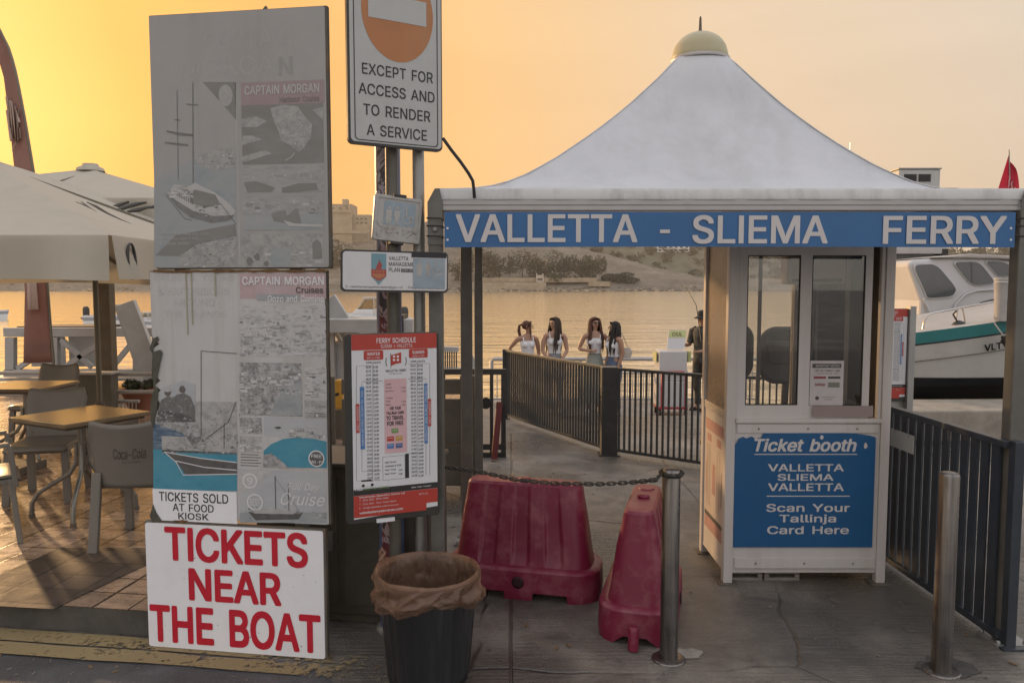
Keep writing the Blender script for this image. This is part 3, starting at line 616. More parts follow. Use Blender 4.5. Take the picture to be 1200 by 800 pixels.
def back_z(X, Y):
    px = pxof(X, 900); top = zof(interp(BACK, px), 900)-5
    return -3 + (top+3)*sm((Y-760)/140) + MN.noise((X*.012, Y*.012, 1))*6*sm((Y-780)/60) - max(0, Y-905)*.3
m_scrub = M('scrub_hill', (.085, .085, .05), .95, var=.4, scale=.06, bump=.6, bscale=.3, stain=(.2,.17,.12), stain_amt=.8, stain_scale=.03)
terrain('far_hill', back_z, -1300, 1800, 750, 1000, 220, 40, m_scrub)

# foliage: many small leaf clumps through the crown's volume
m_leaf = M('leaf_dark', (.036, .042, .024), .8, var=.55, scale=.35, trans=.15)
m_leaf2 = M('leaf_olive', (.055, .06, .032), .8, var=.5, scale=.35, trans=.15)
m_trunk = M('bark', (.10, .075, .05), .9, var=.3, scale=3)
def leaves(mb, c, rx, ry, rz_, n, s, rnd, mi=0):
    lob = [(rnd.uniform(-.6,.6), rnd.uniform(-.6,.6), rnd.uniform(-.35,.55), rnd.uniform(.35,.62)) for _ in range(8)]
    for _ in range(n):
        l = rnd.choice(lob); d = Vector((rnd.gauss(0,1), rnd.gauss(0,1), rnd.gauss(0,1))).normalized()*l[3]*rnd.uniform(.6, 1.05)
        p = Vector((c[0]+(l[0]+d.x)*rx, c[1]+(l[1]+d.y)*ry, c[2]+(l[2]+d.z)*rz_))
        a = Vector((rnd.gauss(0,1), rnd.gauss(0,1), rnd.gauss(0,1))).normalized(); q = a.orthogonal().normalized(); w = a.cross(q)
        k = s*rnd.uniform(.5, 1.3)
        mb.add([p-q*k-w*k*.6, p+q*k-w*k*.4, p+q*k*.7+w*k*.7, p-q*k*.6+w*k*.8], [(0,1,2,3)], mi)
    return mb
TREES = [ # px, ground px y, Y, width px, height px, label
 (556,322,533,44,30,'wide dark shrub tree at the left end of the far grove'),
 (585,322,536,40,26,'dark shrub tree in the far grove behind the second canopy post'),
 (612,321,538,40,30,'tallest dark tree in the far grove, left of the pale hut'),
 (634,322,530,26,18,'small dark bush just below the pale hut on the far shore'),
 (660,318,536,34,22,'rounded dark tree right of the pale hut on the far shore'),
 (683,325,526,30,18,'low dark bush in front of the bare slope on the far shore'),
 (697,322,532,28,24,'dark rounded tree nearest the foot of the bare slope'),
 (722,329,524,30,10,'low dark scrub bush at the foot of the bare slope'),
 (740,331,522,24,8,'rightmost low scrub bush on the far rocks'),
 (655,328,520,24,9,'small bush among the shore rocks below the grove'),
 (536,330,526,20,24,'dark tree at the far left of the shore, beside the front canopy post'),
 (393,306,560,30,26,'dark tree on the slope under the old fort'),
]
for i, (px, gy, Y, w, h, lab) in enumerate(TREES):
    rnd = random.Random(i); k = Y/900
    base = P(px, gy, Y); base.z = min(base.z, shore_z(base.x, Y)+.5)-.4
    tp = P(px, gy-h, Y).z; hh_ = tp-base.z
    r = thing('shore_tree', lab, 'tree', base, 0, 'trees and bushes on the far shore')
    mb = MB(); leaves(mb, (0,0,hh_*.42), w*k*.66, w*k*.5, hh_*.66, 1700 if w > 25 else 800, .58, rnd)
    mb.build('crown', m_leaf if i % 3 else m_leaf2, r)
    tb = MB(); tb.tube([(0,0,0),(.2,0,hh_*.35),(.5,.2,hh_*.7)], [.5,.35,.15], 7)
    for a in (0, 2.1, 4.2): tb.tube([(.2,0,hh_*.35),(math.cos(a)*w*k*.25, math.sin(a)*w*k*.2, hh_*.75)], [.25,.08], 6)
    tb.build('trunk', m_trunk, r)
# the wood on the hill behind reads as one mass
rnd = random.Random(99); mb = MB()
for i in range(420):
    px = rnd.uniform(560, 1240); v = rnd.uniform(.25, 1.0); Y = 770+140*v; X = (px-600)/900*Y
    z = back_z(X, Y); s_ = rnd.uniform(3.0, 6.5)
    leaves(mb, (X, Y, z+s_*.5), s_*1.3, s_, s_*.8, 60, 1.15, rnd, rnd.randrange(2))
kind(mb.build('far_woods', [m_leaf, m_leaf2]), 'stuff')

# fort on the ridge
m_fort = M('fort_limestone', (.34, .265, .18), .9, var=.25, scale=.25, bump=.4, bscale=.8, stain=(.15,.12,.085), stain_amt=.6, stain_scale=.12)
m_dark = M('dark_opening', (.05, .045, .04), .8)
fy = 600
fx = lambda px: (px-600)/900*fy
fz = lambda py: zof(py, fy)
ft = thing('fort', 'pale limestone fort with stepped walls on the ridge across the water', 'fort', (fx(400), fy, fz(290)))
def fbox(name, x0, x1, y0, y1, d0=0, d1=22, mi=m_fort, par=ft):
    b = MB(); b.box(fx(x0)-fx(400), fx(x1)-fx(400), d0, d1, fz(y1)-fz(290), fz(y0)-fz(290)); return b.build(name, mi, par)
w = fbox('wall', 330, 414, 239, 300)
fbox('turret', 403.5, 409.5, 233.5, 241, -1, 5)
fbox('wall', 414, 434, 251, 300, 4, 24); fbox('wall', 434, 441, 262, 300, 6, 24)
for x0, x1, y0, y1 in ((330,434,270,273.5), (330,414,248,249.5)): fbox('string_course', x0, x1, y0, y1, -1.2, 0)
for px in (392, 400, 408): fbox('window', px, px+1.6, 243, 245, -.15, .3, m_dark)
for px in (418, 423, 428):
    for py in (255, 260): fbox('window', px, px+2.2, py, py+1.6, 3.8, 4.3, m_dark)
# waterside walls, steps and a little hut
def shorebox(name, lab, cat, px0, px1, py0, py1, Y, d=4, m=m_fort, grp=None):
    a, c = P(px0, py1, Y), P(px1, py0, Y); b = MB(); b.box(a.x, c.x, Y, Y+d, a.z-1.5, c.z)
    o = b.build(name, m); return tag(o, lab, cat, grp)
shorebox('sea_wall', 'long pale stone wall at the waterline under the grove', 'wall', 540, 640, 331, 337, 507)
shorebox('terrace_wall', 'pale retaining wall above the waterline wall on the far shore', 'wall', 560, 700, 325.5, 328, 516)
shorebox('low_wall', 'short pale wall at the right end of the far rocks', 'wall', 690, 715, 330, 333, 510)
m_pale = M('pale_stone', (.44, .38, .30), .9, var=.15, scale=.4)
hut = thing('stone_hut', 'small pale stone hut with one window among the far trees', 'hut', P(637, 313, 528))
hk = 528/900
b = MB(); b.box(-5*hk, 5*hk, 0, 5, -1, 9*hk); b.build('wall', m_fort, hut)
b = MB(); b.box(2.4*hk, 4*hk, -.05, .2, 4*hk, 6.5*hk); b.build('window', m_pale, hut)
st = thing('stone_steps', 'flight of pale stone steps going down to the far waterline', 'steps', P(633, 335, 512))
b = MB()
for i in range(9): b.box(-3.2*hk-.2*i*hk*0, 3.2*hk, .8*i, .8*i+1.0, -1, i*1.45*hk+.5)
b.build('flight', m_pale, st)
for s_ in (-1, 1):
    b = MB(); b.bar((s_*3.6*hk, -.3, .6), (s_*3.6*hk, 7.4, 8*1.45*hk+1.2), .5, 1.2); b.build('side_wall', m_pale, st)
# scattered rocks at the waterline
rnd = random.Random(5); mb = MB()
for i in range(420):
    px = rnd.uniform(520, 830) if i % 5 else rnd.uniform(-50, 200); Y = rnd.uniform(497, 512); X = (px-600)/900*Y
    s_ = rnd.uniform(.4, 1.5); z = shore_z(X, Y)
    vs = [Vector((rnd.uniform(-1,1), rnd.uniform(-1,1), rnd.uniform(-.6,1))).normalized()*s_ for _ in range(9)]
    bm = bmesh.new(); [bm.verts.new(Vector((X, Y, max(z, -1.4)))+Vector((v.x*1.5, v.y, v.z*.7))) for v in vs]
    bmesh.ops.convex_hull(bm, input=bm.verts); bm.verts.ensure_lookup_table(); bm.verts.index_update()
    mb.add([v.co[:] for v in bm.verts], [[v.index for v in f.verts] for f in bm.faces], rnd.randrange(2)); bm.free()
kind(mb.build('shore_rocks', [m_fort, M('dark_rock', (.10,.085,.065), .95, var=.4, scale=.5)]), 'stuff')
# white blocks of flats over the wood
m_white = M('white_render', (.62, .60, .56), .8, var=.08)
def flats(px0, px1, py0, py1, Y, lab, nfl, nw):
    a, c = P(px0, py1, Y), P(px1, py0, Y); w_, h_ = c.x-a.x, c.z-a.z
    r = thing('apartment_block', lab, 'building', (a.x, Y, a.z), 0, 'white flats over the far wood')
    b = MB(); b.box(0, w_, 0, 12, -8, h_); b.build('wall', m_white, r)
    for f in range(nfl):
        b = MB(); b.box(-.3, w_+.3, -1.4, 0, h_*(f+.0)/nfl-.2, h_*(f+.12)/nfl); b.build('balcony', m_white, r)
        for k in range(nw):
            b = MB(); x0 = w_*(k+.25)/nw; b.box(x0, x0+w_/nw*.5, -.05, .2, h_*(f+.3)/nfl, h_*(f+.85)/nfl); b.build('window', m_dark, r)
flats(770, 808, 288, 299, 860, 'white block of flats with dark windows above the far wood', 3, 6)
flats(728, 746, 286, 291, 880, 'small white block showing over the trees left of the flats', 2, 3)

# the warm dusty air over the harbour
mH = bpy.data.materials.new('evening_haze'); mH.use_nodes = True; t = mH.node_tree; t.nodes.remove(t.nodes['Principled BSDF'])
pv = N(t, 'ShaderNodeVolumePrincipled'); pv.inputs['Color'].default_value = (.93, .88, .80, 1); pv.inputs['Density'].default_value = HAZE; pv.inputs['Anisotropy'].default_value = .35
t.links.new(pv.outputs[0], t.nodes['Material Output'].inputs['Volume'])
b = MB(); b.box(-2700, 2700, -330, 2700, -6, 95)
kind(b.build('haze', mH), 'stuff')
# ------------------------------------------------------------------ shared materials
m_white_new = M('white_sign_paint', (.80, .79, .80), .45, var=.03, scale=3, stain=(.5,.46,.42), stain_amt=.35, stain_scale=3)
m_board_old = M('bleached_board', (.345, .335, .32), .6, var=.05, scale=4, stain=(.25,.235,.21), stain_amt=.5, stain_scale=3, streak=True)
m_board_mid = M('faded_print_paper', (.50, .485, .475), .6, var=.05, scale=5, stain=(.30,.26,.20), stain_amt=.55, stain_scale=6, streak=True)
m_frame_dark = M('weathered_edge', (.12, .105, .085), .8, var=.3, scale=8, stain=(.2,.1,.04), stain_amt=.5, stain_scale=9)
m_red_paint = M('red_letter_paint', (.50, .012, .03), .45, var=.08, scale=12)
m_black = M('black_print', (.02, .02, .02), .5, var=.1)
m_ink = M('dark_ink', (.07, .065, .06), .55, var=.1)
m_ghost = M('ghost_letters', (.350, .340, .325), .6, var=.1, scale=30)
m_ghost_mid = M('ghost_letters_mid', (.455, .44, .427), .6, var=.15, scale=40)
m_wht_letter = M('white_print', (.66, .645, .65), .5, var=.03)
m_pinkhdr = M('faded_red_print', (.34, .215, .225), .6, var=.12, scale=12)
m_pinkhdr_mid = M('faded_red_print_mid', (.45, .335, .34), .6, var=.15, scale=12, stain=(.4,.39,.385), stain_amt=.7, stain_scale=8)
m_greyblue = photo_mat('faded_sea_photo', [(.21,.225,.235),(.30,.32,.325),(.38,.38,.37)], (5,5,9), seed=3)
m_sea_teal = photo_mat('teal_sea_print', [(.03,.17,.25),(.06,.25,.34),(.10,.30,.38)], (4,4,7), seed=5, contrast=(.25,.75))
m_sea_blue = photo_mat('blue_sea_print', [(.04,.07,.11),(.10,.15,.21),(.26,.30,.34)], (14,14,60), seed=6)
m_darksea = photo_mat('dark_sea_photo', [(.13,.125,.115),(.165,.16,.15),(.24,.235,.225)], (6,6,14), seed=8, contrast=(.3,.75))
m_town = photo_mat('faded_town_photo', [(.13,.13,.13),(.36,.35,.345),(.46,.45,.445),(.50,.49,.485)], (34,34,80), seed=1, contrast=(.30,.56))
m_rocky = photo_mat('faded_rock_photo', [(.14,.135,.13),(.29,.285,.28),(.43,.42,.41)], (40,40,40), seed=12, contrast=(.33,.62))
m_rocky_lt = photo_mat('pale_rock_photo', [(.27,.265,.255),(.36,.35,.335),(.42,.41,.395)], (30,30,36), seed=15, contrast=(.35,.6))
m_harbour = photo_mat('faded_harbour_photo', [(.20,.20,.195),(.32,.32,.315),(.38,.375,.36)], (12,12,44), seed=18, contrast=(.34,.6))
m_sky_pr = photo_mat('faded_sky_print', [(.37,.385,.40),(.45,.455,.46)], (5,5,9), seed=21)
m_hull_pr = M('printed_hull', (.10, .095, .09), .55, var=.25, scale=25)
m_hull_lt = M('printed_hull_light', (.40, .39, .38), .55, var=.15, scale=30)

def wobble(pts, a=.004, seed=0):
    r = random.Random(seed); return [(x+r.uniform(-a,a), z+r.uniform(-a,a)) for x, z in pts]
def blob(cx, cz, rx, rz, n=22, j=.25, seed=0):
    r = random.Random(seed); return [(cx+rx*math.cos(2*math.pi*i/n)*(1+r.uniform(-j,j)), cz+rz*math.sin(2*math.pi*i/n)*(1+r.uniform(-j,j))) for i in range(n)]

TONES = [M('print_tone_%s' % n_, (v*1.0, v*.985, v*.96), .55, var=.12, scale=30) for n_, v in (('dark', .13), ('deep', .19), ('middle', .27), ('soft', .36), ('light', .45), ('pale', .53))]
def tonal(mm): return [mm.index(x) if x in mm else (mm.append(x) or len(mm)-1) for x in TONES]
def town_pic(b, mm, F, bx, y, n=170, seed=0, lo=0, hi=5, top=None):
    k = tonal(mm); r = random.Random(seed); x0, x1, y0, y1 = bx
    for i in range(n):
        f = (i/n)**.8; py = y0+(y1-y0)*(.12+.84*f)+r.uniform(-2, 2); px = r.uniform(x0, x1); w_ = r.choice((.8, 1.2, 2, 3, 6, 9))*r.uniform(.7, 1.3); h_ = r.choice((.5, .7, 1, 1.8, 3))*r.uniform(.7, 1.2)
        if top: py = max(py, top(px))
        a, c, e, g = max(x0, px-w_/2), min(x1, px+w_/2), max(y0, py-h_/2), min(y1, py+h_/2)
        if c-a < .4 or g-e < .3: continue
        t_ = r.choice([hi, hi, hi, hi-1, hi-1, hi-1, lo+2, lo+2, lo+1, lo+1, lo])
        b.rect(F.box(a, c, e, g), y-.000003*i, k[max(lo, min(hi, t_))])
def rock_pic(b, mm, F, poly, y, n=110, seed=0, lo=0, hi=5):
    k = tonal(mm); r = random.Random(seed); xs = [p[0] for p in poly]; ys = [p[1] for p in poly]; i = 0
    for _ in range(n*4):
        px, py = r.uniform(min(xs), max(xs)), r.uniform(min(ys), max(ys))
        if not inside((px, py), poly): continue
        s_ = r.uniform(.7, 2.6); pts = [(px+s_*r.uniform(-1.3, 1.3), py+s_*r.uniform(-.8, .8)) for _k in range(4)]
        pts.sort(key=lambda q: math.atan2(q[1]-py, q[0]-px))
        b.sheet(F.poly(pts), y-.000003*i, k[r.randint(lo, hi)]); i += 1
        if i >= n: break
# ------------------------------------------------------------------ the stacked advertising boards
BF = Face(G(280, 765), -8.6)
def board(name, lab, corners, back, thick, dy=0, bevel=.004, mface=None, notch=None):
    """corners in the photo: left x, right x, top y, bottom y -> box on the board plane"""
    x0, x1, z0, z1 = BF.box(*corners)
    r = face_thing(name, lab, 'sign', BF)
    b = MB(); b.box(x0, x1, dy+.006, dy+thick, z0, z1); b.build('frame', back, r, bevel)
    b = MB()
    b.prism(notch if notch else rrect(x0+.006, x1-.010, z0+.006, z1-.006, .012), dy, dy+.0055)
    b.build('face_panel', mface, r)
    return r, (x0, x1, z0, z1)
# lowest: the ticket sign
tk, _ = board('ticket_sign', 'clean white sign with big red words TICKETS NEAR THE BOAT standing on the ground', (173, 383, 615, 764), m_frame_dark, .035, -.012, .002, m_white_new)
b = MB()
for s_, bx in (('TICKETS', (195,362,619,660)), ('NEAR', (223,331,667,705)), ('THE BOAT', (178,377,712,757))):
    b.text(s_, BF.box(*bx), -.0136, bold=.035)
b.build('lettering', m_red_paint, tk)
b = MB(); rr_ = random.Random(3)
for i in range(26):
    x, z = BF.uv(rr_.uniform(178,378), rr_.uniform(620,758)); b.sheet(blob(x, z, rr_.uniform(.0012,.004), rr_.uniform(.001,.003), 8, .4, i), -.0132)
b.build('dirt_mark', m_frame_dark, tk)

# middle board, its left edge torn
x0, x1, z0, z1 = BF.box(179, 385, 317, 610)
rt = random.Random(11); left = []
zz = z0+.03
torn0, torn1 = BF.uv(180, 500)[1], BF.uv(180, 396)[1]
while zz < z1-.01:
    inn = .006
    if torn0 < zz < torn1: inn = rt.choice((.012, .03, .045, .05, .022))
    left.append((x0+inn, zz)); zz += rt.uniform(.012, .035)
notch = [(x0+.05, z0+.003), (x1-.010, z0+.005), (x1-.010, z1-.008), (x0+.008, z1-.006)] + left[::-1] + [(x0+.018, z0+.028)]
md, _ = board('advertising_board', 'faded cruise tours poster board with torn left edge, middle of the three stacked boards', (179, 385, 317, 610), m_frame_dark, .034, 0, .004, m_board_mid, notch)
b = MB(); ly = -.0006; ly2 = -.0016; ly3 = -.0024; ly4 = -.0032
Q = BF.box
def rect(bx, y, mi): b.rect(Q(*bx), y, mi)
m_drib = M('dribble_stain', (.34, .32, .21), .7, var=.2, scale=30)
mm = [m_board_mid, m_pinkhdr_mid, m_town, m_rocky, m_sea_teal, m_sea_blue, m_wht_letter, m_ink, m_ghost_mid, m_hull_pr, m_hull_lt, m_sky_pr, m_greyblue, m_white_new, m_black, m_rocky_lt, m_drib, M('coat_print', (.15,.145,.14), .55, var=.3, scale=40), M('hair_print', (.13,.11,.10), .55, var=.3, scale=40)]
rect((281,382,320,350), ly, 1); rect((301,352,345,352), ly2, 12)
rect((281,382,358,417), ly, 2); rect((281,354,425,487), ly, 3); rect((357,383,430,467), ly, 2); rect((357,383,469,490), ly, 15)
town_pic(b, mm, BF, (281,382,362,417), ly-.0004, 420, 1, 1, 5); town_pic(b, mm, BF, (281,353,428,462), ly-.0004, 260, 2, 1, 5); rock_pic(b, mm, BF, [(281,487),(281,458),(296,462),(318,474),(330,487)], ly-.0004, 150, 3, 0, 4)
town_pic(b, mm, BF, (357.5,382.5,433,466), ly-.0004, 70, 4, 0, 5); town_pic(b, mm, BF, (357.5,382.5,474,489), ly-.0004, 40, 5, 0, 5); rock_pic(b, mm, BF, [(281,508),(281,496),(294,492),(307,499),(307,508)], ly-.0004, 50, 6, 0, 5); town_pic(b, mm, BF, (281,307,515,530), ly-.0004, 40, 7, 1, 5)
b.sheet(BF.poly([(318,487),(322,470),(338,452),(354,446),(354,487)]), ly2, 12)
rect((281,307,489,508), ly, 3); rect((281,307,511,530), ly, 15)
for k in range(5): rect((282,303+(k % 2)*3,532+k*3.2,532.9+k*3.2), ly, 7)
rect((309,383,489,512), ly, 11); b.sheet(blob(*BF.uv(352,508), .05, .018, 18, .3, 4), ly2, 15); b.sheet(blob(*BF.uv(326,501), .014, .005, 10, .4, 5), ly3, 7)
b.sheet(BF.poly([(309,547),(309,528),(318,520),(332,514),(350,512),(368,514),(383,517),(383,548)]), ly2, 4)
town_pic(b, mm, BF, (330,383,497,514), ly2-.0004, 60, 8, 1, 5)
b.sheet(wobble(BF.poly([(309,547),(309,533),(318,530),(328,538),(338,546),(338,548)]), .004, 3), ly3, 3)
rect((281,383,551,612), ly, 11); b.sheet(BF.poly([(281,551),(323,551),(281,579)]), ly2, 8)
b.sheet(BF.poly([(281,600),(383,600),(383,612),(281,612)]), ly2, 12)
rock_pic(b, mm, BF, [(283,602),(292,594),(330,592),(352,598),(382,601),(382,606),(283,607)], ly2-.0006, 80, 12, 0, 4)
b.sheet(BF.poly([(291,599),(318,602),(352,601),(356,599),(350,608),(300,609)]), ly3, 9); b.sheet(BF.poly([(298,597),(318,595),(345,599),(345,602),(298,601)]), ly4, 10)
rect((322.5,323.4,557,600), ly3, 9); rect((338,338.7,566,600), ly3, 9); b.tube([(*(lambda q: (q[0], ly3, q[1]))(BF.uv(323,560)),), (*(lambda q: (q[0], ly3, q[1]))(BF.uv(352,600)),)], .0007, 4, 9)
# medals
for cx, cy, r_ in ((293,563,9), (299,588,10)):
    c_ = BF.uv(cx, cy); rad = r_*3.75/900
    ring = circle(*c_, rad, rad, 24); inner = circle(*c_, rad*.82, rad*.82, 24)
    b.add([(x, ly3, z) for x, z in ring]+[(x, ly3, z) for x, z in inner], [(i, (i+1) % 24, 24+(i+1) % 24, 24+i) for i in range(24)], 6)
    b.text('9' if cy < 570 else 'BEST', Q(cx-(3 if cy < 570 else 6), cx+(3 if cy < 570 else 6), cy-4, cy+4), ly3, 6)
c_ = BF.uv(371, 537); b.sheet(circle(*c_, .040, .040), ly3, 6); b.sheet(circle(*c_, .034, .034), ly4, 9); b.text('FREE\nWI-FI', Q(364,378,532,543), ly4-.001, 6, bold=.02)
b.text('Full Day', Q(337,375,566,576), ly3, 6, shear=.35); b.text('Cruise', Q(329,381,577,592), ly3, 6, shear=.35, bold=.01)
for s_, bx, m_, bo in (('CAPTAIN MORGAN', (284,380,324,334), 6, .03), ('Cruises', (347,379,336,343.5), 7, .015), ('Gozo and Comino', (314,380,346,354), 6, .02)): b.text(s_, Q(*bx), ly4, m_, bold=bo)
for s_, bx in (('CRUISES, TOURS', (181,275,322,331)), ('& EXCURSIONS', (185,269,337,346)), ('AROUND', (203,252,350,359)), ('THE ISLANDS', (193,265,364,372))): b.text(s_, Q(*bx), ly, 8, bold=.02)
# left picture: two people seated on rocks, sea, a long sailing boat
rect((188,278,470,521), ly, 15); b.sheet(wobble(BF.poly([(189,455),(215,445),(229,450),(228,498),(189,500)]), .003, 1), ly2, 11)
b.sheet(wobble(BF.poly([(184,494),(186,478),(190,468),(197,464),(203,466),(207,462),(216,460),(224,465),(228,476),(229,494)]), .002, 4), ly3, 17)
rock_pic(b, mm, BF, [(186,492),(188,474),(197,466),(216,462),(226,472),(227,492)], ly3-.0002, 90, 41, 0, 2)
b.sheet(blob(*BF.uv(197, 460), .018, .017, 14, .12, 1), ly3-.0006, 18); b.sheet(blob(*BF.uv(214, 456), .016, .019, 14, .12, 2), ly3-.0006, 18)
b.sheet(blob(*BF.uv(197, 457), .026, .008, 12, .1, 3), ly3-.0008, 10)
b.sheet(wobble(BF.poly([(181,482),(200,480),(222,487),(232,498),(236,515),(226,522),(215,507),(182,497)]), .004, 2), ly3, 3)
b.sheet(wobble(BF.poly([(180,495),(215,499),(240,520),(240,534),(180,530)]), .003, 7), ly2, 5)
b.sheet(BF.poly([(180,526),(278,530),(278,575),(180,573)]), ly3, 4)
rect((190,278,512,531), ly3, 15); rock_pic(b, mm, BF, [(190,531),(190,520),(222,512),(278,508),(278,531)], ly3-.0003, 160, 9, 0, 4); rock_pic(b, mm, BF, [(182,497),(182,482),(200,480),(232,494),(238,516),(226,524),(212,508)], ly3-.0006, 120, 10, 0, 4); rock_pic(b, mm, BF, [(232,512),(240,490),(262,478),(277,470),(277,500)], ly3-.0003, 70, 11, 2, 4)
b.sheet(BF.poly([(193,529),(236,536),(278,541),(278,550),(240,547),(206,540)]), ly4, 9); b.sheet(BF.poly([(206,540),(240,547),(278,550),(278,556),(218,556),(213,548)]), ly4, 9)
for pl in ([(193,529),(236,536.5),(278,541.5)], [(204,539),(240,547),(278,550.5)], [(193,529),(207,541),(215,556),(278,555)]):
    b.tube([(x, ly4-.0008, z) for x, z in BF.poly(pl)], .0022, 5, 6)
for pl in ([(236,411),(236,510)], [(236,411),(278,414)], [(263,495),(263,525)], [(277,470),(268,494),(240,515)]): b.tube([(x, ly4, z) for x, z in BF.poly(pl)], .0016, 5, 9)
rect((180,278,574,611), ly4-.0008, 13)
for s_, bx in (('TICKETS SOLD', (187,268,577,588)), ('AT FOOD', (203,251,590,599)), ('KIOSK', (209.5,245,600.5,608.5))): b.text(s_, Q(*bx), ly4-.0016, 14, bold=.015)
# dribbles of rust and algae down the left half
for px_, y1_ in ((218.6, 392), (224.5, 380), (252, 347)): rect((px_, px_+1.3, 319, y1_), ly4, 16)
b.build('poster_print', mm, md)
# curled flakes of torn laminate on the left edge
m_flake = M('torn_laminate', (.075, .075, .055), .7, var=.3, scale=20)
b = MB()
for pl, d in (([(176,408),(180,396),(186,394),(187,398),(181,404),(179,414)], .02), ([(179,440),(180,412),(189,409),(191,413),(187,432),(183,452)], .03), ([(178,470),(183,452),(186,456),(185,478),(180,500),(178,492)], .025), ([(177,604),(180,590),(184,600),(190,609),(180,612)], .015)):
    b = MB(); b.prism(wobble(BF.poly(pl), .002, int(pl[0][1])), -.008, -.0052); b.build('torn_flake', m_flake, md)
m_rust = M('rust_line', (.14, .075, .03), .9, var=.5, scale=40)
b = MB(); xx0, xx1, zz0, zz1 = Q(180, 384, 316, 319); b.sheet(wobble([(xx0+(xx1-xx0)*i/24, zz1) for i in range(25)]+[(xx0+(xx1-xx0)*i/24, zz0) for i in range(24,-1,-1)], .003, 9), ly4-.002)
xx0, xx1, zz0, zz1 = Q(204, 225, 608, 613); b.sheet(blob((xx0+xx1)/2, (zz0+zz1)/2, .04, .009, 16, .4, 2), ly4-.003)
b.build('rust_edge', m_rust, md)

# top board
tp, _ = board('advertising_board', 'tall grey sun-bleached cruise poster board, topmost of the three stacked boards', (177, 385, 11, 315), m_frame_dark, .034, .004, .006, m_board_old)
b = MB(); ly, ly2, ly3, ly4 = .0035, .0029, .0023, .0017
m_top_dark = photo_mat('bleached_sea', [(.19,.182,.168),(.215,.208,.195),(.25,.242,.23)], (6,6,14), seed=8, contrast=(.3,.75)); m_top_line = M('bleached_line', (.185,.18,.172), .55, var=.2, scale=25); m_top_rock = photo_mat('bleached_rock', [(.26,.255,.245),(.32,.315,.30),(.37,.36,.345)], (30,30,36), seed=15, contrast=(.35,.6))
m_top_harb = photo_mat('bleached_harbour', [(.26,.26,.255),(.32,.318,.31),(.36,.35,.335)], (12,12,44), seed=18, contrast=(.34,.6)); m_top_hdr = M('bleached_red', (.315,.245,.245), .6, var=.08, scale=12); m_top_sea = photo_mat('bleached_blue', [(.24,.275,.29),(.30,.32,.325),(.345,.345,.335)], (4,4,7), seed=3); m_top_wht = M('bleached_white', (.43,.42,.405), .5, var=.05); m_top_txt = M('bleached_text', (.20,.175,.17), .5, var=.1); m_top_edge = M('bleached_edge', (.385,.375,.36), .6); m_top_n = M('bleached_letter', (.295,.285,.27), .6, var=.1)
mm = [m_board_old, m_top_hdr, m_top_dark, m_top_rock, m_top_harb, m_top_sea, m_ghost, m_top_txt, m_top_line, m_top_wht, m_top_wht, m_top_edge, m_top_n]
b.text('CAPTAIN', Q(238,342,34,56), ly, 6); b.text('MORGAN', Q(212,342,66,88), ly, 6)
b.text('N', Q(326,342,66,88), ly2, 12, bold=.02)
rect((277,279,95,312), ly, 11)
rect((282,380,95,122), ly, 1); rect((283,379,122,192), ly, 2); rect((284,379,194,226), ly, 4); rect((284,379,229,270), ly, 4); rect((282,379,274,313), ly, 3)
b.text('CAPTAIN MORGAN', Q(286,374,99,110), ly3, 10, bold=.03); b.text('Harbour Cruise', Q(327,374,112,119.5), ly3, 7, bold=.02)
b.sheet(wobble(BF.poly([(316,128),(330,124),(348,126),(358,136),(364,146),(363,160),(356,172),(350,178),(342,170),(330,166),(325,152),(320,142)]), .006, 5), ly2, 3)
for pl, sd in (([(283,140),(300,136),(312,142),(300,150),(283,148)], 1), ([(283,160),(296,158),(306,164),(283,170)], 2), ([(283,184),(310,176),(318,179),(290,190),(283,190)], 3), ([(366,128),(379,124),(379,140)], 4)): b.sheet(wobble(BF.poly(pl), .004, sd), ly2, 3)
rock_pic(b, mm, BF, [(320,130),(348,128),(362,148),(354,174),(332,164)], ly2-.0003, 130, 31, 2, 4); town_pic(b, mm, BF, (284,379,198,212), ly-.0004, 70, 32, 2, 4); town_pic(b, mm, BF, (284,379,233,250), ly-.0004, 90, 33, 1, 4); town_pic(b, mm, BF, (284,379,282,312), ly-.0004, 60, 34, 2, 4)
b.tube([(x, ly2, z) for x, z in BF.poly([(334,188),(341,184),(345,179)])], .0018, 5, 10)
b.sheet(wobble(BF.poly([(286,214),(300,212),(322,220),(318,225),(290,225)]), .003, 1), ly2, 2); b.sheet(wobble(BF.poly([(329,221),(350,214),(370,215),(372,222),(350,225),(330,225)]), .003, 2), ly2, 2)
rect((285,378,251,269), ly2, 5); b.sheet(wobble(BF.poly([(318,250),(334,246),(336,252),(348,244),(352,254),(352,263),(338,262),(320,258)]), .004, 3), ly3, 2)
b.sheet(BF.poly([(332,258),(345,262),(378,263),(378,266),(338,265)]), ly4, 9)
rect((317,340,290,312), ly2, 5); b.sheet(wobble(BF.poly([(366,284),(371,280),(376,284),(377,303),(366,303)]), .002, 4), ly3, 2)
for cx, cy, r_ in ((292,306,.018), (301,301,.014), (312,309,.013)): b.sheet(blob(*BF.uv(cx, cy), r_, r_, 14, .3, cx), ly3, 8)
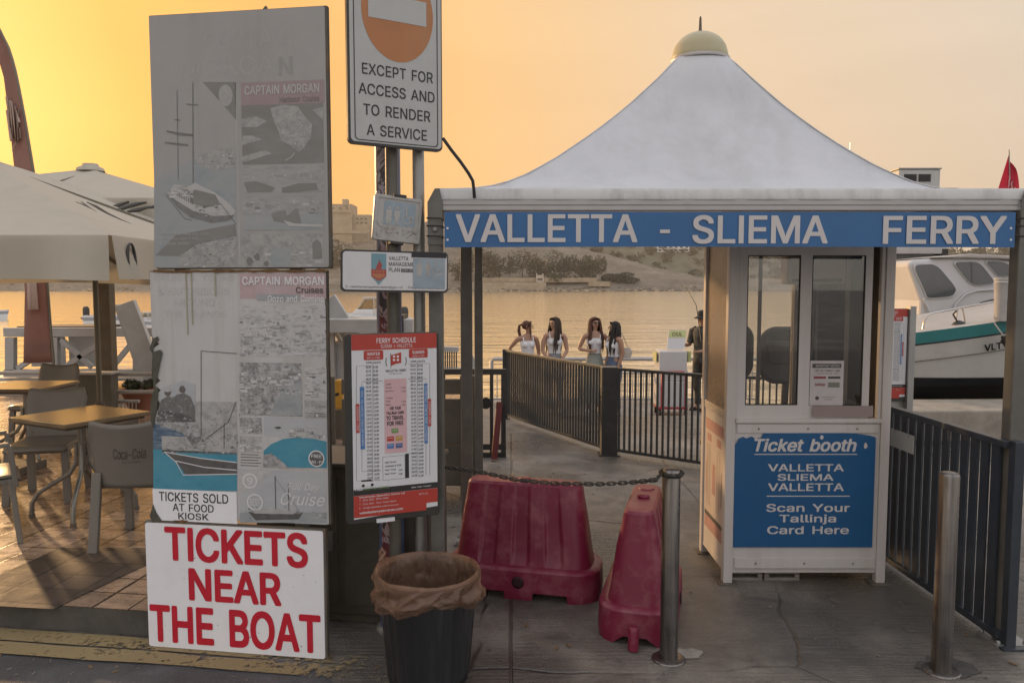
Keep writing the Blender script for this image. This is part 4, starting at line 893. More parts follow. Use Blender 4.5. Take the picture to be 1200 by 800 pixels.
# the big ship picture
b.sheet(BF.poly([(237,96),(276,96),(276,140)]), ly, 2); b.sheet(circle(*BF.uv(264,112), .035, .05, 20), ly2, 6)
b.sheet(BF.poly([(180,212),(205,196),(234,184),(276,174),(276,313),(180,313)]), ly, 5)
b.sheet(wobble(BF.poly([(228,186),(250,175),(276,172),(276,196),(252,199),(232,193)]), .004, 1), ly2, 3)
b.sheet(wobble(BF.poly([(206,313),(212,298),(226,287),(246,281),(262,283),(276,276),(276,313)]), .005, 2), ly2, 3)
b.sheet(wobble(BF.poly([(182,300),(206,276),(276,262),(276,276),(230,286),(210,300)]), .003, 8), ly2, 2)
rock_pic(b, mm, BF, [(206,313),(212,298),(226,287),(246,281),(276,277),(276,313)], ly2-.0003, 170, 35, 1, 4); rock_pic(b, mm, BF, [(230,188),(250,177),(275,174),(275,194),(252,197)], ly2-.0003, 70, 36, 1, 4)
b.sheet(BF.poly([(196,226),(204,216),(222,218),(228,214),(252,226),(270,240),(276,248),(272,254),(250,258),(222,252),(206,240)]), ly3, 9)
b.sheet(BF.poly([(196,228),(208,243),(222,254),(248,261),(268,258),(274,252),(250,253),(226,247),(208,236)]), ly4, 8)
b.sheet(BF.poly([(222,228),(228,222),(252,228),(258,240),(240,243),(224,238)]), ly4, 2)
for k in range(9): rect((207+k*2.2, 208.1+k*2.2, 224+k*1.2, 230+k*1.2), ly4, 8)
for pl, w_ in (([(225.5,96),(226,214)], .0022), ([(207,106),(208.5,210)], .0016), ([(218,122),(232,123)], .0022), ([(204,140),(211,141)], .002), ([(195,154),(226,158)], .003), ([(193,167),(220,170)], .004), ([(195,153),(209,158),(226,159)], .0018), ([(194,228),(216,256),(224,258)], .0016), ([(258,238),(276,262)], .002)):
    b.tube([(x, ly4, z) for x, z in BF.poly(pl)], w_, 5, 8)
for k, s_ in enumerate(('Cruise in the MV sailing ships Comino', 'and the Blue Lagoon to enjoy', 'a sunset cruise')): b.text(s_, Q(188, 245-k*12, 272.5+k*5.4, 276.3+k*5.4), ly4, 10)
rock_pic(b, mm, BF, [(224,246),(230,238),(256,240),(274,252),(258,257),(236,252)], ly4-.0004, 60, 37, 0, 4); town_pic(b, mm, BF, (198,226,218,232), ly4-.0004, 40, 38, 1, 5)
b.build('poster_print', mm, tp)
# chip on the top edge
b = MB(); x_, z_ = BF.uv(308, 9); b.prism([(x_-.012, z_-.01), (x_+.012, z_-.01), (x_+.008, z_+.012)], .01, .03); b.build('loose_splinter', m_frame_dark, tp)
# hidden props that carry the stack
m_galv = M('galvanised_steel', (.30, .30, .29), .5, .6, var=.2, scale=10, stain=(.12,.1,.08), stain_amt=.4, stain_scale=8)
b = MB()
for sx_ in (-.3, .3): b.box(sx_-.03, sx_+.03, .08, .12, 0, BF.uv(280,20)[1])
for z_ in (.5, 1.5, 2.6): b.box(-.3, .3, .122, .15, z_, z_+.06)
rk = b.build('board_rack', m_galv); rk.matrix_world = BF.M; tag(rk, 'steel rack of two uprights standing behind the stacked boards', 'rack')

# brown cabinet behind the boards and signs
m_cab = M('brown_cabinet_paint', (.085, .073, .055), .55, var=.25, scale=3, stain=(.14,.12,.095), stain_amt=.5, stain_scale=5, bump=.15, bscale=60)
CF = Face((-.72, 3.98, 0), -8)
r = face_thing('metal_cabinet', 'low dull brown metal cabinet behind the litter bin and sign poles', 'cabinet', CF)
cx0, cx1, _, cz1 = CF.box(300, 503, 548, 700)
b = MB(); b.box(cx0, cx1, 0, .42, .04, cz1); b.build('body', m_cab, r, .012)
b = MB(); b.box(cx0-.012, cx1+.012, -.012, .43, cz1, cz1+.025); b.build('lid', m_cab, r, .006)
b = MB(); b.box(cx0+.03, cx1-.03, .03, .40, 0, .04); b.build('plinth', m_frame_dark, r)
for k in range(2):
    w_ = (cx1-cx0)/2; b = MB(); b.box(cx0+k*w_+.02, cx0+(k+1)*w_-.02, -.010, -.002, .10, cz1-.05); d_ = b.build('door', m_cab, r, .004)
    b = MB(); b.box(cx0+(k+.9)*w_-.02, cx0+(k+.9)*w_+.01, -.03, -.011, .4, .5); b.build('handle', m_galv, d_)

# ------------------------------------------------------------------ sign poles and their signs
m_olive = M('olive_pole_paint', (.115, .105, .085), .5, .2, var=.2, scale=8, stain=(.2,.18,.15), stain_amt=.4, stain_scale=12)
m_zinc = M('zinc_pole', (.33, .33, .315), .45, .5, var=.12, scale=12, stain=(.2,.19,.17), stain_amt=.4, stain_scale=6)
m_plate_back = M('sign_back_black', (.035, .033, .028), .5, var=.15)
m_sign_grey = M('sign_white_faded', (.44, .44, .42), .5, var=.05, scale=3, stain=(.34,.33,.30), stain_amt=.4, stain_scale=5)
m_orange = M('faded_orange_red', (.42, .165, .055), .5, var=.12, scale=5, stain=(.36,.20,.10), stain_amt=.5, stain_scale=10, streak=True)
def pole(lab, x, y, top, r_, m):
    t_ = thing('sign_pole', lab, 'pole', (x, y, 0))
    b = MB(); b.tube([(0,0,0),(0,0,top)], r_, 16); b.build('tube', m, t_)
    b = MB(); b.lathe([(r_+.04,0),(r_+.04,.008),(r_+.012,.012)], 20); b.build('foot_flange', m, t_)
    b = MB(); b.lathe([(r_+.003,0),(r_+.003,.02),(.005,.028)], 16, (0,0,top)); b.build('cap', m_plate_back, t_)
    return t_
PX1 = P(461, 400, 3.80).x; PX2 = P(492, 400, 3.86).x
p1 = pole('dark olive sign pole with a round black sticker, behind the small plastic toilet sign', PX1, 3.80, 3.5, .030, m_olive)
p2 = pole('light grey zinc sign pole right of the olive one', PX2, 3.86, 3.42, .029, m_zinc)
# round sticker on the olive pole
st_c = P(461, 247, 3.77)
b = MB()
for i in range(16):
    a0, a1 = R(-150+i*7.5), R(-150+(i+1)*7.5)
    for z0_, z1_ in ((-.06,.06),):
        b.add([(.0312*math.cos(a0), .0312*math.sin(a0), st_c.z+z0_), (.0312*math.cos(a1), .0312*math.sin(a1), st_c.z+z0_), (.0312*math.cos(a1), .0312*math.sin(a1), st_c.z+z1_), (.0312*math.cos(a0), .0312*math.sin(a0), st_c.z+z1_)], [(0,1,2,3)], 0, True)
ring = [(.0325*math.sin(t*1.0), -.0, .0) for t in (0,)]
pts = []
for i in range(24):
    t_ = 2*math.pi*i/24; ang = R(-90)+math.cos(t_)*.95; pts.append((.0322*math.cos(ang), .0322*math.sin(ang), st_c.z+.05*math.sin(t_)))
b.tube(pts, .0016, 5, 1, True)
for zs in ([(-.3,.03),(.1,.035),(.25,.0),(-.1,-.005),(.2,-.03),(-.3,-.035)], [(-.1,.04),(-.15,-.04)]):
    b.tube([(.0322*math.cos(R(-90)+a), .0322*math.sin(R(-90)+a), st_c.z+z_) for a, z_ in zs], .0014, 5, 1)
b.build('sticker', [m_black, m_wht_letter], p1)
# sticker-covered column right behind: pink and white letters with blue borders
mS, t, bs = nodes('sticker_wrap')
co = N(t, 'ShaderNodeTexCoord').outputs['Object']; sx = N(t, 'ShaderNodeSeparateXYZ'); t.links.new(co, sx.inputs[0])
wv = N(t, 'ShaderNodeTexVoronoi', Scale=7.); t.links.new(co, wv.inputs['Vector'])
ns = N(t, 'ShaderNodeTexNoise', Scale=9., Detail=2., Distortion=1.5); t.links.new(co, ns.inputs['Vector'])
up = rampn(t, ns.outputs[0], [(.44, (.42,.36,.42)), (.46, (.09,.08,.10)), (.50, (.10,.09,.11)), (.52, (.45,.43,.47)), (.60, (.44,.38,.44)), (.62, (.16,.19,.26))])
lo = rampn(t, ns.outputs[0], [(.40, (.14,.035,.04)), (.52, (.16,.05,.05)), (.54, (.36,.25,.27)), (.62, (.40,.30,.30)), (.64, (.06,.05,.05))])
zz_ = N(t, 'ShaderNodeMapRange'); zz_.inputs[1].default_value = 1.98; zz_.inputs[2].default_value = 2.02; t.links.new(sx.outputs[2], zz_.inputs[0])
cc = mix(t, zz_.outputs[0], lo, up)
ab = N(t, 'ShaderNodeMath', operation='ABSOLUTE'); t.links.new(sx.outputs[0], ab.inputs[0])
eg = N(t, 'ShaderNodeMapRange'); eg.inputs[1].default_value = .042; eg.inputs[2].default_value = .045; t.links.new(ab.outputs[0], eg.inputs[0])
t.links.new(mix(t, eg.outputs[0], cc, (.10,.135,.24)), bs.inputs['Base Color']); bs.inputs['Roughness'].default_value = .45
cX = P(456.5, 400, 3.93).x
col_ = thing('sticker_column', 'round column wrapped in pink, white and dark stickers with blue borders, behind the olive pole', 'column', (cX, 3.93, 0))
b = MB(); b.tube([(0,0,.01),(0,0,3.2)], .064, 24); b.build('shaft', mS, col_)
b = MB(); b.lathe([(.085,0),(.085,.02),(.066,.03)], 20); b.build('foot', m_zinc, col_)

# no-entry plate
NF = Face(P(462, 100, 3.70), 30)
r = face_thing('traffic_sign', 'white no entry sign EXCEPT FOR ACCESS with a faded orange disc, high on two poles', 'sign', NF)
a = NF.box(407, 518, 0, 172); zb = NF.uv(462, 173)[1]; zt = zb+.97
x0, x1 = a[0], a[1]
b = MB(); b.prism(rrect(x0, x1, zb, zt, .025), 0, .022); b.build('plate', m_plate_back, r)
b = MB(); b.prism(rrect(x0+.012, x1-.006, zb+.012, zt-.006, .02), -.002, -.0001); b.build('face_panel', m_sign_grey, r)
b = MB(); ro = rrect(x0+.030, x1-.024, zb+.019, zt-.024, .02); ri = rrect(x0+.035, x1-.029, zb+.0235, zt-.029, .017); n_ = len(ro)
b.add([(x, -.003, z) for x, z in ro]+[(x, -.003, z) for x, z in ri], [(i, n_+i, n_+(i+1) % n_, (i+1) % n_) for i in range(n_)]); b.build('border_line', m_plate_back, r)
d = NF.box(423, 507, -44, 73)
b = MB(); b.sheet(circle((d[0]+d[1])/2, (d[2]+d[3])/2, (d[1]-d[0])/2, (d[3]-d[2])/2, 48), -.003); b.build('disc', m_orange, r)
b = MB(); b.rect(NF.box(431, 499, -3, 26), -.0042); b.build('bar', m_sign_grey, r)
b = MB()
for s_, bx in (('EXCEPT FOR', (424,507,79.5,92.5)), ('ACCESS AND', (420,509,102.5,115.5)), ('TO RENDER', (425.5,504,126,139)), ('A SERVICE', (429.5,500,149,162))): b.text(s_, NF.box(*bx), -.0035, bold=.012)
b.build('lettering', m_black, r)
b = MB()
for z_ in (zb+.1, zt-.2):
    b.box(x0+.04, x1-.04, .023, .05, z_, z_+.035)
b.build('bracket', m_zinc, r)

# plastic toilet sign, scratched and tilted
m_plast = M('grubby_white_plastic', (.40, .385, .36), .35, var=.08, scale=6, stain=(.22,.19,.16), stain_amt=.6, stain_scale=9)
m_paleblue = M('pale_blue_print', (.26, .32, .36), .4, var=.15, scale=12, stain=(.36,.38,.38), stain_amt=.6, stain_scale=14)
TF = Face(P(466, 258, 3.74), 26, 5)
r = face_thing('toilet_sign', 'small scratched white plastic sign with pale blue man, woman and wheelchair symbols', 'sign', TF)
x0, x1, z0, z1 = TF.box(437.5, 494, 230, 284)
b = MB(); b.prism(rrect(x0, x1, z0, z1, .012), 0, .02); b.build('panel', m_plast, r, .003)
b = MB(); fr = rrect(x0+.004, x1-.004, z0+.004, z1-.004, .010); fi = rrect(x0+.016, x1-.016, z0+.016, z1-.016, .008); n_ = len(fr)
b.add([(x, -.004, z) for x, z in fr]+[(x, -.004, z) for x, z in fi]+[(x, 0, z) for x, z in fi], [(i, n_+i, n_+(i+1) % n_, (i+1) % n_) for i in range(n_)]+[(n_+i, 2*n_+i, 2*n_+(i+1) % n_, n_+(i+1) % n_) for i in range(n_)])
b.build('raised_rim', m_plast, r)
b = MB(); W_, H_ = x1-x0, z1-z0; q = (x0+.2*W_, x0+.86*W_, z0+.36*H_, z0+.88*H_); b.rect(q, -.0012); b.build('symbol_field', m_paleblue, r)
def man(b, cx, zb_, h, y, mi=0, skirt=False):
    b.sheet(circle(cx, zb_+h*.9, h*.085, h*.085, 12), y, mi)
    b.sheet([(cx-h*.16, zb_+h*.78), (cx+h*.16, zb_+h*.78), (cx+h*.18, zb_+h*.42), (cx+h*.12, zb_+h*.42), (cx+(h*.2 if skirt else h*.11), zb_+h*.3), (cx+h*.10, zb_), (cx+h*.02, zb_), (cx, zb_+h*.3), (cx-h*.02, zb_), (cx-h*.10, zb_), (cx-(h*.2 if skirt else h*.11), zb_+h*.3), (cx-h*.12, zb_+h*.42), (cx-h*.18, zb_+h*.42)], y, mi)
def wheelchair(b, cx, zb_, h, y, mi=0):
    b.tube([(x, y, z) for x, z in circle(cx, zb_+h*.32, h*.26, h*.26, 16, 120, 400)], h*.035, 5, mi)
    b.tube([(cx-h*.06, y, zb_+h*.78), (cx-h*.02, y, zb_+h*.42), (cx+h*.22, y, zb_+h*.40), (cx+h*.36, y, zb_+h*.1)], h*.04, 5, mi)
    b.sheet(circle(cx-h*.07, zb_+h*.9, h*.085, h*.085, 12), y, mi)
b = MB(); sh = H_*.40
man(b, q[0]+.16*(q[1]-q[0]), q[2]+.02*H_, sh, -.0024, 0, True); man(b, q[0]+.42*(q[1]-q[0]), q[2]+.02*H_, sh, -.0024); wheelchair(b, q[0]+.74*(q[1]-q[0]), q[2]+.04*H_, sh, -.0024)
b.build('symbols', m_plast, r)
b = MB(); rr_ = random.Random(4)
for i in range(46):
    xx, zz = x0+.14*W_+rr_.random()*.74*W_, z0+(.18+.12*rr_.random())*H_; b.bar((xx, -.0012, zz), (xx+rr_.uniform(-.008,.012), -.0012, zz+rr_.uniform(-.008,.01)), .0014, .0006)
for pl in ([(.05,.42),(.14,.30),(.3,.27)], [(.05,.16),(.12,.08),(.24,.07)], [(.7,.1),(.82,.22),(.95,.25)]): b.tube([(x0+u*W_, -.001, z0+v*H_) for u, v in pl], .0010, 5)
b.build('scratches', m_frame_dark, r)
b = MB()
for z_ in (z1-.004, z0-.012): b.box(-.03, .035, -.008, .03, z_, z_+.014)
b.build('clamp_band', m_plate_back, r, .003)

# management plan sign
VF = Face(P(462, 318, 3.60), 20, 1.0)
r = face_thing('information_sign', 'wide white management plan sign with a small town emblem, between the toilet sign and timetable', 'sign', VF)
x0, x1, z0, z1 = VF.box(399.5, 525, 294, 342.5)
b = MB(); b.prism(rrect(x0, x1, z0, z1, .02), 0, .018); b.build('plate', m_plate_back, r)
m_sw = M('sign_white', (.60, .585, .585), .4, var=.03, scale=4, stain=(.5,.48,.46), stain_amt=.3, stain_scale=6)
b = MB(); b.prism(rrect(x0+.008, x1-.006, z0+.010, z1-.008, .016), -.002, -.0001); b.build('face_panel', m_sw, r)
m_em_sky = M('emblem_sky', (.16, .30, .34), .5); m_em_red = M('emblem_red', (.36, .07, .06), .5); m_em_or = M('emblem_orange', (.42, .17, .08), .5)
b = MB(); W_ = VF.box
ex0, ex1, ez0, ez1 = W_(435, 452.5, 297, 334); ew = ex1-ex0; eh = ez1-ez0
b.sheet([(ex0, ez1), (ex1, ez1), (ex1, ez0+.28*eh), ((ex0+ex1)/2, ez0), (ex0, ez0+.28*eh)], -.003, 0)
b.sheet([(ex0, ez0+.5*eh), (ex0+.3*ew, ez0+.5*eh), (ex0+.36*ew, ez0+.62*eh), (ex0+.64*ew, ez0+.62*eh), (ex0+.7*ew, ez0+.5*eh), (ex1, ez0+.5*eh), (ex1, ez0+.28*eh), ((ex0+ex1)/2, ez0+.12*eh), (ex0, ez0+.28*eh)], -.0038, 1)
b.sheet(circle((ex0+ex1)/2+.05*ew, ez0+.63*eh, ew*.16, eh*.09, 16), -.0042, 1); b.sheet([(ex0+.5*ew, ez0+.7*eh), (ex0+.6*ew, ez0+.7*eh), (ex0+.55*ew, ez0+.84*eh)], -.0042, 1)
b.sheet([(ex0+.08*ew, ez0+.36*eh), (ex0+.92*ew, ez0+.36*eh), (ex0+.92*ew, ez0+.30*eh), ((ex0+ex1)/2, ez0+.19*eh), (ex0+.08*ew, ez0+.30*eh)], -.0044, 2)
for k in range(4): b.rect((ex0+(.14+.2*k)*ew, ex0+(.24+.2*k)*ew, ez0+.40*eh, ez0+.47*eh), -.0044, 2)
b.text('VALLETTA', W_(455.5, 478.5, 300.5, 305), -.003, 3, bold=.012); b.text('MANAGEMENT', W_(455.5, 492, 307.3, 312), -.003, 3, bold=.012); b.text('PLAN', W_(455.5, 468.5, 313.7, 318.5), -.003, 3, bold=.012)
b.rect(W_(470, 487, 315, 319), -.003, 3); b.text('2020-2030', W_(471, 486, 315.8, 318.1), -.0036, 4)
b.text('E: vallettamanagementplan@gov.mt    Freephone: 8007 2345', W_(405, 520, 335.2, 338.6), -.003, 3)
b.build('print', [m_em_sky, m_em_red, m_em_or, m_ink, m_sw], r)
b = MB(); b.rect(W_(484, 521, 303, 338), -.0046, 0); b.rect(W_(482, 523, 295.5, 302), -.0042, 2)
sx0, sx1, sz0, sz1 = W_(487, 519, 306, 324); sw = sx1-sx0
man(b, sx0+.12*sw, sz0, sz1-sz0, -.0056, 1, True); man(b, sx0+.45*sw, sz0, sz1-sz0, -.0056, 1); wheelchair(b, sx0+.76*sw, sz0, sz1-sz0, -.0056, 1)
b.build('toilet_sticker', [m_paleblue, m_plast, m_black], r)
b = MB(); b.box(-.10, .10, .019, .045, -.05, -.01); b.box(-.03, .03, .045, .17, -.05, -.01); b.build('bracket', m_zinc, r)

# ------------------------------------------------------------------ ferry timetable (two copies of the same board)
m_tt_red = M('timetable_red', (.40, .045, .030), .4, var=.06, scale=6); m_tt_pink = M('timetable_pink', (.58, .37, .38), .4, var=.04)
m_tt_blue = M('timetable_blue', (.06, .17, .38), .4); m_tt_white = M('timetable_white', (.62, .615, .625), .32, var=.03, scale=3)
m_tt_green = M('card_green', (.16, .26, .09), .4); m_tt_yel = M('card_yellow', (.45, .26, .06), .4); m_tt_navy = M('card_navy', (.08, .12, .26), .4); m_tt_blk = M('timetable_black', (.028, .028, .026), .35)
SF = Face(P(460, 500, 3.53), 22)
TT = [m_tt_white, m_tt_red, m_tt_blue, m_tt_pink, m_black, m_wht_letter, m_tt_green, m_tt_yel, m_tt_navy, m_tt_blk]
def timetable(lab, F, cut=False):
    r = face_thing('timetable_board', lab, 'timetable', F, 'ferry timetable boards')
    S = SF
    x0, x1, z0, z1 = S.box(405, 515, 390, 609)
    b = MB(); b.prism(rrect(x0, x1, z0, z1, .018), 0, .03); b.build('frame', m_plate_back, r, .003)
    b = MB(); b.prism([(q[0], q[1]) for q in [( S.box(413,512,390,600)[0], z0+.022), (S.box(413,512,390,600)[1], z0+.045), (S.box(413,512,390,600)[1], z1-.004), (S.box(413,512,390,600)[0], z1-.004)]], -.002, -.0001); b.build('paper', m_tt_white, r)
    b = MB(); B = lambda *a: S.box(*a)
    L = -.003; L2 = -.0038
    px0, px1 = B(413,512,390,600)[:2]
    b.rect((px0, px1, B(413,512,389,409)[2], z1-.004), L, 1)
    b.text('FERRY SCHEDULE', B(441,487,395.5,401.5), L2, 5, bold=.02); b.text('SLIEMA > VALLETTA', B(446,483,402.8,407), L2, 5)
    for xa, xb, ya, yb, s1, s2 in ((426,449,410.5,421.5,'WINTER','NOV to JUNE'), (479,501,408.5,419,'SUMMER','JUNE to OCT')):
        b.sheet(rrect(*(lambda q: (q[0], q[1], q[2], q[3]))(B(xa,xb,ya,yb)), .006), L, 1); b.text(s1, B(xa+4,xb-4,ya+2.2,ya+5.8), L2, 5, bold=.02); b.text(s2, B(xa+4,xb-4,ya+7.4,ya+9.4), L2, 5)
    # flag badge
    b.sheet([S.uv(*p) for p in ((458,416),(470,412.5),(470,425),(464,426),(458,428.5))], L, 1); b.tube([(q[0], L, q[1]) for q in (S.uv(457.6,414), S.uv(458,431))], .0012, 5, 4)
    for i in range(4): c_ = S.uv(461.5+(i % 2)*4.5, 417.5+(i//2)*4); b.sheet(circle(*c_, .006, .006, 8), L2, 5)
    c_ = S.uv(464, 420)
    for a0, a1 in ((160, 205), (-25, 20)):
        b.tube([(c_[0]+.048*math.cos(R(a0+(a1-a0)*i/6))*1.0, L, c_[1]-.012+.05*math.sin(R(a0+(a1-a0)*i/6))) for i in range(7)], .0016, 5, 4)
    b.text('VALLETTA FERRY', B(451.5,476,432.5,435.3), L, 4, bold=.02); b.text('FAST FERRY SERVICES', B(456,471,437,438.2), L, 4)
    # times
    for xa, ya, yb, n_, h0 in ((429.5,428.5,561,29,6.75), (481.5,427,558,30,6.75)):
        for k in range(2):
            X0 = xa+k*8.2
            b.text('SLIEMA' if k == 0 else 'VALLETTA', B(X0-.4,X0+(6.2 if k == 0 else 8.2),ya-5,ya-2.8), L, 4, bold=.02)
            rows = '\n'.join('%02d:%02d' % (int(h0+k*.25+.5*i), int(((h0+k*.25+.5*i) % 1)*60)) for i in range(n_))
            b.text(rows, B(X0,X0+6,ya,yb), L, 4, bold=.02)
        m_ = xa+7.2; q0, q1 = S.uv(m_, ya-5), S.uv(m_, yb); b.tube([(q0[0], L, q0[1]), (q1[0], L, q1[1])], .0006, 4, 4)
    for bx, mi in (((422,427,453,526),2), ((416.8,421,473,507),1), ((497,500.8,449,519),2), ((501.4,505,467,499),1)): b.rect(B(*bx), L2, mi)
    for xm, ya, yb, s_ in ((424.5,458,522,'SUNDAYS AND PUBLIC HOLIDAYS TILL 19:00'), (418.9,476,504,'DAILY SCHEDULE'), (498.9,452,516,'SUNDAYS AND PUBLIC HOLIDAYS'), (503.2,470,496,'DAILY SCHEDULE')):
        # lettering set sideways, reading upwards
        tb = MB(); q = B(xm-1.2, xm+1.2, ya, yb); hgt = q[3]-q[2]; wid = q[1]-q[0]; tb.text(s_, (0, hgt, 0, wid), 0)
        b.add([(q[1]-z, L2-.0008, q[2]+x) for x, y, z in tb.v], [f for f in tb.f], 5)
    for pl in (((436,428),(417.5,428.6),(417.5,473)), ((417.5,507),(417.5,563),(446,562)), ((448,446),(424,447),(424,453)), ((424,526),(424,552),(447,551)), ((479,426.4),(503.5,425.6),(503.5,467)), ((503.5,499),(503.5,556)), ((478,444),(499,443.4),(499,449)), ((499,519),(499,556)), ((479,531),(496,530.5))):
        b.tube([(q[0], L, q[1]) for q in (S.uv(*p) for p in pl)], .0007, 4, 4)
    b.rect(B(450.5,476.5,443.5,530), L, 3)
    for k, (s_, wv_) in enumerate((('Adults', 6), ('Single', 7), ('Day Return', 9), (None, 0), ('Children', 8), ('Single', 5.5), ('Return', 6))):
        if s_:
            b.text(s_, B(452,452+wv_,449+k*4.0,450.9+k*4.0), L2, 4)
            if k % 4: b.text('2.80', B(470,475,449+k*4.0,450.9+k*4.0), L2, 4)
    for s_, bx in (('USE YOUR', (456.5,469.5,476,479.6)), ('TALLINJA CARD', (452.5,473,481.5,485)), ('TO TRAVEL', (452.5,473,486.6,491.5)), ('FOR FREE!', (453.5,472.5,493,498))): b.text(s_, B(*bx), L2, 4, bold=.035)
    for bx, mi in (((458.5,466.5,501.5,507),6), ((453.5,461.5,511,516.5),1), ((463.5,471.5,510.3,515.8),7), ((453.5,461.5,519.5,525),2), ((463.5,471.5,518.8,524.3),8)):
        b.rect(B(*bx), L2, mi); x_, y_ = bx[0]+1, bx[2]+1.2; b.text('tallinja', B(x_, x_+5.5, y_, y_+1.6), L2-.0008, 5)
    ro = B(448.5,474.5,534,561); b.tube([(ro[0],L,ro[2]),(ro[1],L,ro[2]),(ro[1],L,ro[3]),(ro[0],L,ro[3])], .0008, 4, 4, True)
    for s_, bx in (('Night Service', (451,464,540,542.4)), ('Commences at 19:00', (451,470,544,546.2)), ('Night, Single', (451,464,549,551)), ('3.50', (467,471.5,549,551)), ('Night, Return', (451,464,553.5,555.6)), ('5.00', (467,471.5,553.5,555.6))): b.text(s_, B(*bx), L, 4, bold=.015)
    b.rect(B(474.8,479,531,559.5), L2, 9)
    # van picture
    b.sheet([S.uv(*p) for p in ((422,566.5),(422,561.5),(435,560),(439.5,563.5),(440,566.5),(436,568),(424,569.5))], L, 5); b.sheet([S.uv(*p) for p in ((423,564),(423,562.3),(434.5,561),(437.5,563.2))], L2, 4)
    for q in ((425.5,568.6), (436,567.4)): b.sheet(circle(*S.uv(*q), .007, .007, 10), L2-.0005, 4)
    zr = B(413,512,577,579)[2]
    z_a, z_b = B(413,512,569,569)[2], B(413,512,576,576)[2]
    b.rect((px0, px1, z_b, z_a), L, 9)
    b.text('FREE', B(416,425,570.8,574.4), L2, 5, bold=.03); b.text('SHUTTLE SERVICE', B(426.5,456,569.6,573), L2, 6, bold=.01); b.text('Malta Public Transport', B(482,505,568.6,570.6), L2, 5, bold=.015)
    zlow = z0+.03
    b.rect((px0, px1-.055, zlow, z_b-.001), L, 1); b.rect((px1-.056, px1, zlow+.035, z_b-.001), L, 1)
    for s_, bx, bo in (('Marsamxetto Steamferry Service Ltd', (421,474,578.6,581.2), .02), ('T  2346 3862  Office Hours', (421,455,583,585.4), 0), ('T  2346 3864  Ferry Vessel Sliema', (421,464,587.4,589.8), 0), ('E  info@vallettaferryservices.com', (421,467,591.8,594.2), 0), ('vallettaferryservices.com', (421,472,596.5,600), .025)): b.text(s_, B(*bx), L2, 5, bold=bo)
    b.text('MFZT LTD', B(491,501,577,578.8), L2, 5)
    b.build('print', TT, r)
    return r
t1_ = timetable('black framed red and white ferry timetable board on the poles above the litter bin', SF)
b = MB(); q = SF.box(441,462,604,607.5); b.box(q[0], q[1], -.012, .034, q[2]-.012, q[2]+.004); b.build('clip', m_wht_letter, t1_)
b = MB()
for z_ in (-.22, .28): b.box(-.17, .17, .031, .05, z_, z_+.03); b.box(-.03, .03, .05, .26, z_, z_+.03)
b.build('bracket', m_zinc, t1_)
S2 = Face(P(1036.5, 416, 6.7) , 4)
t2_ = timetable('ferry timetable board on a grey post half hidden behind the ticket booth', S2)
t2_.scale = (.92, 1, .93)
s2_, z_lo = SF.box(405,515,390,609)[1]*.92, SF.box(405,515,390,609)[2]*.93
b = MB(); b.box(s2_-.004, s2_+.050, -.03, .05, z_lo-.15-(0), SF.box(405,515,390,609)[3]*.93+.02); b.box(s2_-.4, s2_, .032, .05, z_lo-S2.o.z-z_lo+.0, z_lo); 
pst = b.build('timetable_post', m_zinc); pst.matrix_world = S2.M; tag(pst, 'flat grey post carrying the timetable behind the ticket booth', 'post')
# ------------------------------------------------------------------ ferry canopy
m_cloth = M('white_pvc_cloth', (.58, .585, .60), .5, var=.05, scale=3, stain=(.36,.36,.35), stain_amt=.45, stain_scale=2.6, trans=.12, streak=True, bump=.35, bscale=7)
m_hem = M('grubby_cloth_hem', (.52, .51, .49), .55, var=.05, scale=3, stain=(.25,.24,.21), stain_amt=.75, stain_scale=5, streak=True)
m_alu = M('aluminium_gutter', (.42, .40, .385), .45, .35, var=.06, scale=5, stain=(.3,.28,.26), stain_amt=.4, stain_scale=6)
m_post = M('grey_green_post', (.135, .13, .115), .5, .25, var=.2, scale=6, stain=(.2,.19,.17), stain_amt=.4, stain_scale=9)
m_gold = M('cream_dome', (.42, .37, .22), .4, var=.1, scale=6, stain=(.28,.24,.15), stain_amt=.4, stain_scale=6)
m_bluesign = M('blue_banner', (.030, .125, .30), .45, var=.08, scale=2, stain=(.05,.11,.22), stain_amt=.4, stain_scale=3)
CX, CY = 1.066, 3.80
HW = 1.44; DEP = 2.64
APX, APY = 1.17, 4.9
can = thing('ferry_canopy', 'white pagoda tent canopy with a cream dome cap over the ticket booth', 'canopy', (CX, CY, 0))
PROF = [(0,3.32),(.1,3.20),(.2,3.03),(.3,2.87),(.4,2.73),(.5,2.605),(.6,2.49),(.7,2.39),(.8,2.318),(.9,2.285),(1.0,2.27)]
def cz_(t):
    t = max(0, min(1, t))
    return interp(PROF, t)
